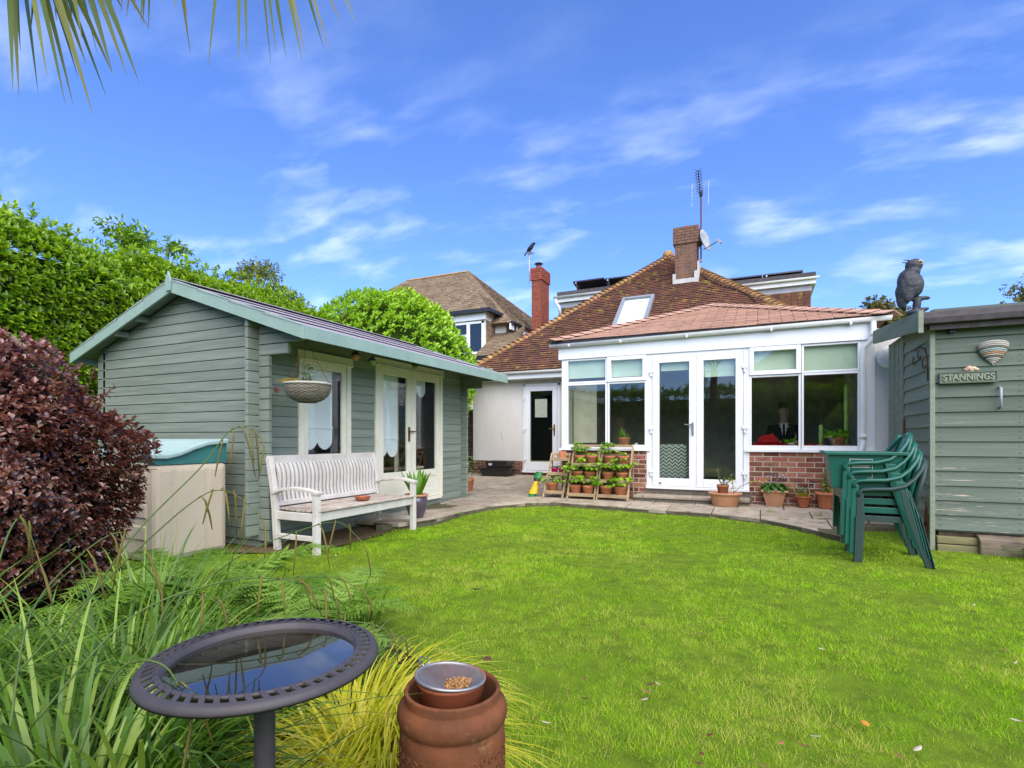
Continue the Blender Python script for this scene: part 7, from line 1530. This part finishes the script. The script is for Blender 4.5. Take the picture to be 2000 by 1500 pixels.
fan(pj(90, -240, 1.5), [pj(px, py, D) for px, py, D in ((272, 162, 1.5), (248, 148, 1.55), (220, 143, 1.6), (190, 104, 1.6), (160, 75, 1.55), (206, 30, 1.65), (140, 30, 1.65), (290, 55, 1.7), (240, 20, 1.8), (60, 60, 1.7), (110, 40, 1.6))])
fan(pj(300, -330, 1.75), [pj(px, py, D) for px, py, D in ((212, 30, 1.7), (235, 25, 1.7), (247, 34, 1.75), (275, 45, 1.75), (279, 48, 1.8), (290, 57, 1.8), (343, 17, 1.75), (365, 30, 1.8), (372, 107, 1.75), (262, 20, 1.8), (320, 5, 1.8))])
fan(pj(470, -380, 1.8), [pj(px, py, D) for px, py, D in ((406, 134, 1.75), (466, 116, 1.8), (482, 109, 1.8), (529, 125, 1.8), (539, 100, 1.85), (559, 113, 1.8), (590, 118, 1.85), (595, 102, 1.85), (632, 94, 1.85), (645, 102, 1.9), (664, 44, 1.9), (695, 45, 1.9), (622, 22, 1.9), (690, 20, 1.95), (552, 80, 1.9), (440, -10, 1.8))])
fan(camw(-1.9, -.6, 2.7), [camw(-2.2 + .25 * k, -1.2 + .1 * k, 2.1 - .12 * (k % 3)) for k in range(12)]); fan(camw(-.8, -.9, 2.9), [camw(-1.2 + .14 * k, -1.7 + .03 * k, 2.2 - .12 * (k % 3)) for k in range(12)])
for k in range(7):
    a = .9 * k; h_ = crownp + Vector((math.cos(a) * .55, math.sin(a) * .55 , .5 + .12 * (k % 3)))
    if (h_ - Vector((0, 0, CZ))).y * 1 > -5: fan(h_, [h_ + Vector((math.cos(a + .16 * (j - 5)) * .65, math.sin(a + .16 * (j - 5)) * .65, .25 - .03 * abs(j - 5) * (1 + j % 2))) for j in range(11)])
# ---------------------------------------------------------------- what stands behind the camera and shows in the glass
hedge('tall dark hedge across the end of the garden, seen only reflected in the windows', -4.6, -9, 5.5, 3.0, 1700, .22, 'laurel', name='end_hedge', axis='x', seed=5, per=6, flip=1, hi=False)
rh = thing('rear_house', 'red roofed house beyond the end hedge, seen only reflected in the windows', 'house', (4, -19, -.2))
MB().box(-1, 9, -24, -17, -.2, 4.6).build('wall', 'brick_red', rh); MB().add([(-1.4, -16.6, 4.5), (9.4, -16.6, 4.5), (9.4, -24.4, 4.5), (-1.4, -24.4, 4.5), (2.6, -20.5, 8.0), (5.4, -20.5, 8.0)], [(0, 1, 5, 4), (1, 2, 5), (2, 3, 4, 5), (3, 0, 4), (0, 3, 2, 1)]).build('roof', 'tile_clay', rh)
for wx in (.3, 3.2, 6.3): MB().box(wx, wx + 1.4, -16.98, -16.95, 1.0, 2.3).build('window', 'upvc', rh)
bush('garden_shrub', 'broad green shrub behind the lawn, seen only reflected in the windows', (3.4, -2.6, .9), (1.6, 1.2, 1.4), 900, .12, .06, 'laurel', 'inner_dark', cat='shrub', hi=False, per=6)
# ---------------------------------------------------------------- behind the conservatory glass
for a, b in ((XL + .12, -1.72), (-.14, XR - .05)): MB().box(a, b, YC + .125, YC + .33, ZS - .005, ZS + .02).build('window_board', 'upvc', cons)
zi = ZS + .021
p = ony(1219, 866, YC + .22); t, zs = pot('flower_pot', 'terracotta pot of arching leaves on the sill inside the conservatory window', (p.x, YC + .22, zi), 1.15, 'terracotta')
n = 60; a = rng.uniform(0, 6.3, n); bs = np.stack([np.cos(a) * .02, np.sin(a) * .02, np.full(n, zs)], 1)
put(blade_mesh('foliage', bs, np.stack([np.cos(a), np.sin(a)], 1), rng.uniform(.14, .3, n), rng.uniform(.010, .02, n), rng.uniform(.5, .97, n), rng.uniform(.1, .8, n), rng.random(n), 5), 'foliage', 'pot_leaf', t, world=False)
p = ony(1243, 866, YC + .2); o = MB(); ell(o, (p.x, YC + .2, zi + .04), (.04, .04, .042)); tag(o.build('round_ornament', 'stone_white', smooth=True), 'small pale round ornament on the sill beside the potted plant', 'ornament')
p = ony(1635, 866, YC + .22); t, zs = pot('flower_pot', 'terracotta pot of feathery green leaves inside the window beside the downpipe', (p.x, YC + .22, zi), 1.1, 'terracotta_plastic')
P = [(0, 0, zs)] * 60; a = [random.uniform(0, 6.3) for _ in P]; leaves_at('foliage', 'pot_leaf', t, P, [(math.cos(q), math.sin(q), random.uniform(.2, 1.6)) for q in a], .22, .022, hi=True)
p = ony(1546, 866, YC + .2); t, zs = pot('flower_pot', 'small pinkish pot with drooping leaves on the sill in front of the red table', (p.x, YC + .2, zi), .62, 'petal_pink' if False else 'cloth_beige')
P = [(0, 0, zs)] * 26; leaves_at('foliage', 'pot_leaf', t, P, [(random.uniform(-1.4, .6), random.uniform(-1, .4), random.uniform(.1, .8)) for _ in P], .11, .04)
for px_, h_, lab in ((1603, .36, 'short green columnar cactus on the sill inside the conservatory'), (1652, .95, 'tall pale green columnar cactus inside the conservatory window')):
    p = ony(px_, 866, YC + .26); t = thing('column_cactus', lab, 'cactus', (p.x, YC + .26, zi)); MB().lathe([(.045, 0), (.055, .07), (.05, .07), (.001, .065)], 16).build('pot', 'terracotta_plastic', t, smooth=True, world=False)
    MB().lathe([(.02, .06), (.026, .1), (.028, h_ * .6), (.024, h_ - .03), (.012, h_ - .004), (.001, h_)], 20, flute=(.18, 5, 0, 4)).build('stem', 'stem_pale', t, smooth=True, world=False)
# man seated at the red table
def skin(name, mat, parent, V, E_, Rr, sub=2, root=0):
    me = bpy.data.meshes.new(name); me.from_pydata([tuple(v) for v in V], E_, []); o = bpy.data.objects.new(name, me); C.objects.link(o); o.parent = parent; me.materials.append(MATS[mat])
    k = o.modifiers.new('skin', 'SKIN'); k.use_smooth_shade = True; sv = me.skin_vertices[0].data
    for i, r in enumerate(Rr): sv[i].radius = r if hasattr(r, '__len__') else (r, r)
    sv[root].use_root = True
    s_ = o.modifiers.new('sub', 'SUBSURF'); s_.levels = sub; s_.render_levels = sub; return o
man = thing('person', 'person in a dark suit, white shirt and tie seated behind the red table indoors', 'person', (.36, YC + 1.3, .16))
# local frame: floor z=0, faces -y
V = [(0, 0, .50), (0, .01, .66), (0, .02, .86), (0, .02, 1.0), (0, .01, 1.10), (0, -.015, 1.185), (0, -.02, 1.27), (0, -.012, 1.36)]; E_ = [(i, i + 1) for i in range(7)]; Rr = [(.15, .12), (.14, .105), (.155, .11), (.12, .085), (.05, .05), (.066, .08), (.088, .105), (.07, .08)]
def chain(start, pts, rs):
    pv = start
    for q, r in zip(pts, rs): V.append(q); Rr.append(r); E_.append((pv, len(V) - 1)); pv = len(V) - 1
    return pv
for s_ in (-1, 1):
    chain(0, [(.1 * s_, -.03, .48), (.12 * s_, -.42, .50), (.12 * s_, -.44, .1), (.12 * s_, -.46, .05), (.125 * s_, -.6, .035)], [.085, .065, .045, .045, .035])
    w_ = chain(3, [(.17 * s_, .02, 1.0), (.23 * s_, -.02, .78), (.15 * s_, -.26, .76), (.11 * s_, -.33, .765)], [.058, .044, .032, .03])
    for j in range(4): chain(w_, [((.11 - .03 + .02 * j) * s_, -.37, .765), ((.10 - .045 + .022 * j) * s_, -.41 - .008 * (1.5 - abs(j - 1.5)), .765), ((.095 - .045 + .022 * j) * s_, -.44 - .01 * (1.5 - abs(j - 1.5)), .755)], [.0095, .0085, .0075])
    chain(w_, [((.11 - .045) * s_, -.345, .768), ((.11 - .06) * s_, -.37, .765)], [.011, .009])
bd_ = skin('body', 'skin', man, V, E_, Rr)
jv = [(0, 0, .50), (0, .01, .66), (0, .02, .86), (0, .02, .99), (0, .02, 1.06)]; je = [(0, 1), (1, 2), (2, 3), (3, 4)]; jr = [(.175, .14), (.16, .125), (.178, .13), (.15, .105), (.075, .07)]
for s_ in (-1, 1):
    k = len(jv); jv += [(.19 * s_, .02, 1.0), (.245 * s_, -.02, .78), (.17 * s_, -.22, .76)]; je += [(3, k), (k, k + 1), (k + 1, k + 2)]; jr += [.072, .056, .044]
skin('jacket', 'suit', man, jv, je, jr)
tv = [(0, 0, .50)]; te = []; tr_ = [(.165, .13)]
for s_ in (-1, 1):
    k = len(tv); tv += [(.1 * s_, -.03, .48), (.12 * s_, -.42, .5), (.12 * s_, -.44, .12)]; te += [(0, k), (k, k + 1), (k + 1, k + 2)]; tr_ += [.098, .08, .062]
skin('trousers', 'suit', man, tv, te, tr_)
MB().prism([(-.055, -.128, 1.07), (.055, -.128, 1.07), (.012, -.148, .80), (-.012, -.148, .80)], (0, .02, 0)).build('shirt', 'shirt', man, world=False, bevel=.008)
MB().prism([(-.014, -.142, 1.06), (.014, -.142, 1.06), (.022, -.158, .83), (0, -.16, .79), (-.022, -.158, .83)], (0, .01, 0)).build('tie', 'suit', man, world=False)
m = MB(); ell(m, (0, .012, 1.355), (.088, .105, .085)); m.build('hair', 'dark_wood', man, smooth=True, world=False)
m = MB(); ell(m, (0, -.122, 1.27), (.014, .02, .025)); m.build('nose', 'skin', man, smooth=True, world=False)
for s_ in (-1, 1):
    m = MB(); ell(m, (.033 * s_, -.103, 1.30), (.013, .008, .007)); m.build('eye', 'black_plastic', man, smooth=True, world=False)
    m = MB(); ell(m, (.083 * s_, -.01, 1.285), (.012, .022, .032)); m.build('ear', 'skin', man, smooth=True, world=False)
MB().box(-.025, .025, -.108, -.098, 1.222, 1.228).build('mouth', 'heart', man, world=False)
ct = thing('dining_chair', 'dark wooden dining chair under the seated person', 'chair', (.36, YC + 1.32, .16))
MB().box(-.21, .21, -.2, .22, .36, .40).build('seat', 'dark_wood', ct, world=False, bevel=.01)
for lx in (-.19, .19):
    for ly in (-.18, .2): MB().bar((lx, ly, 0), (lx, ly, .36), .04, .04).build('leg', 'dark_wood', ct, world=False)
for lx in (-.19, 0, .19): MB().bar((lx, .21, .4), (lx, .24, .86), .03, .03).build('back_bar', 'dark_wood', ct, world=False)
MB().box(-.21, .21, .225, .255, .84, .92).build('top_rail', 'dark_wood', ct, world=False)
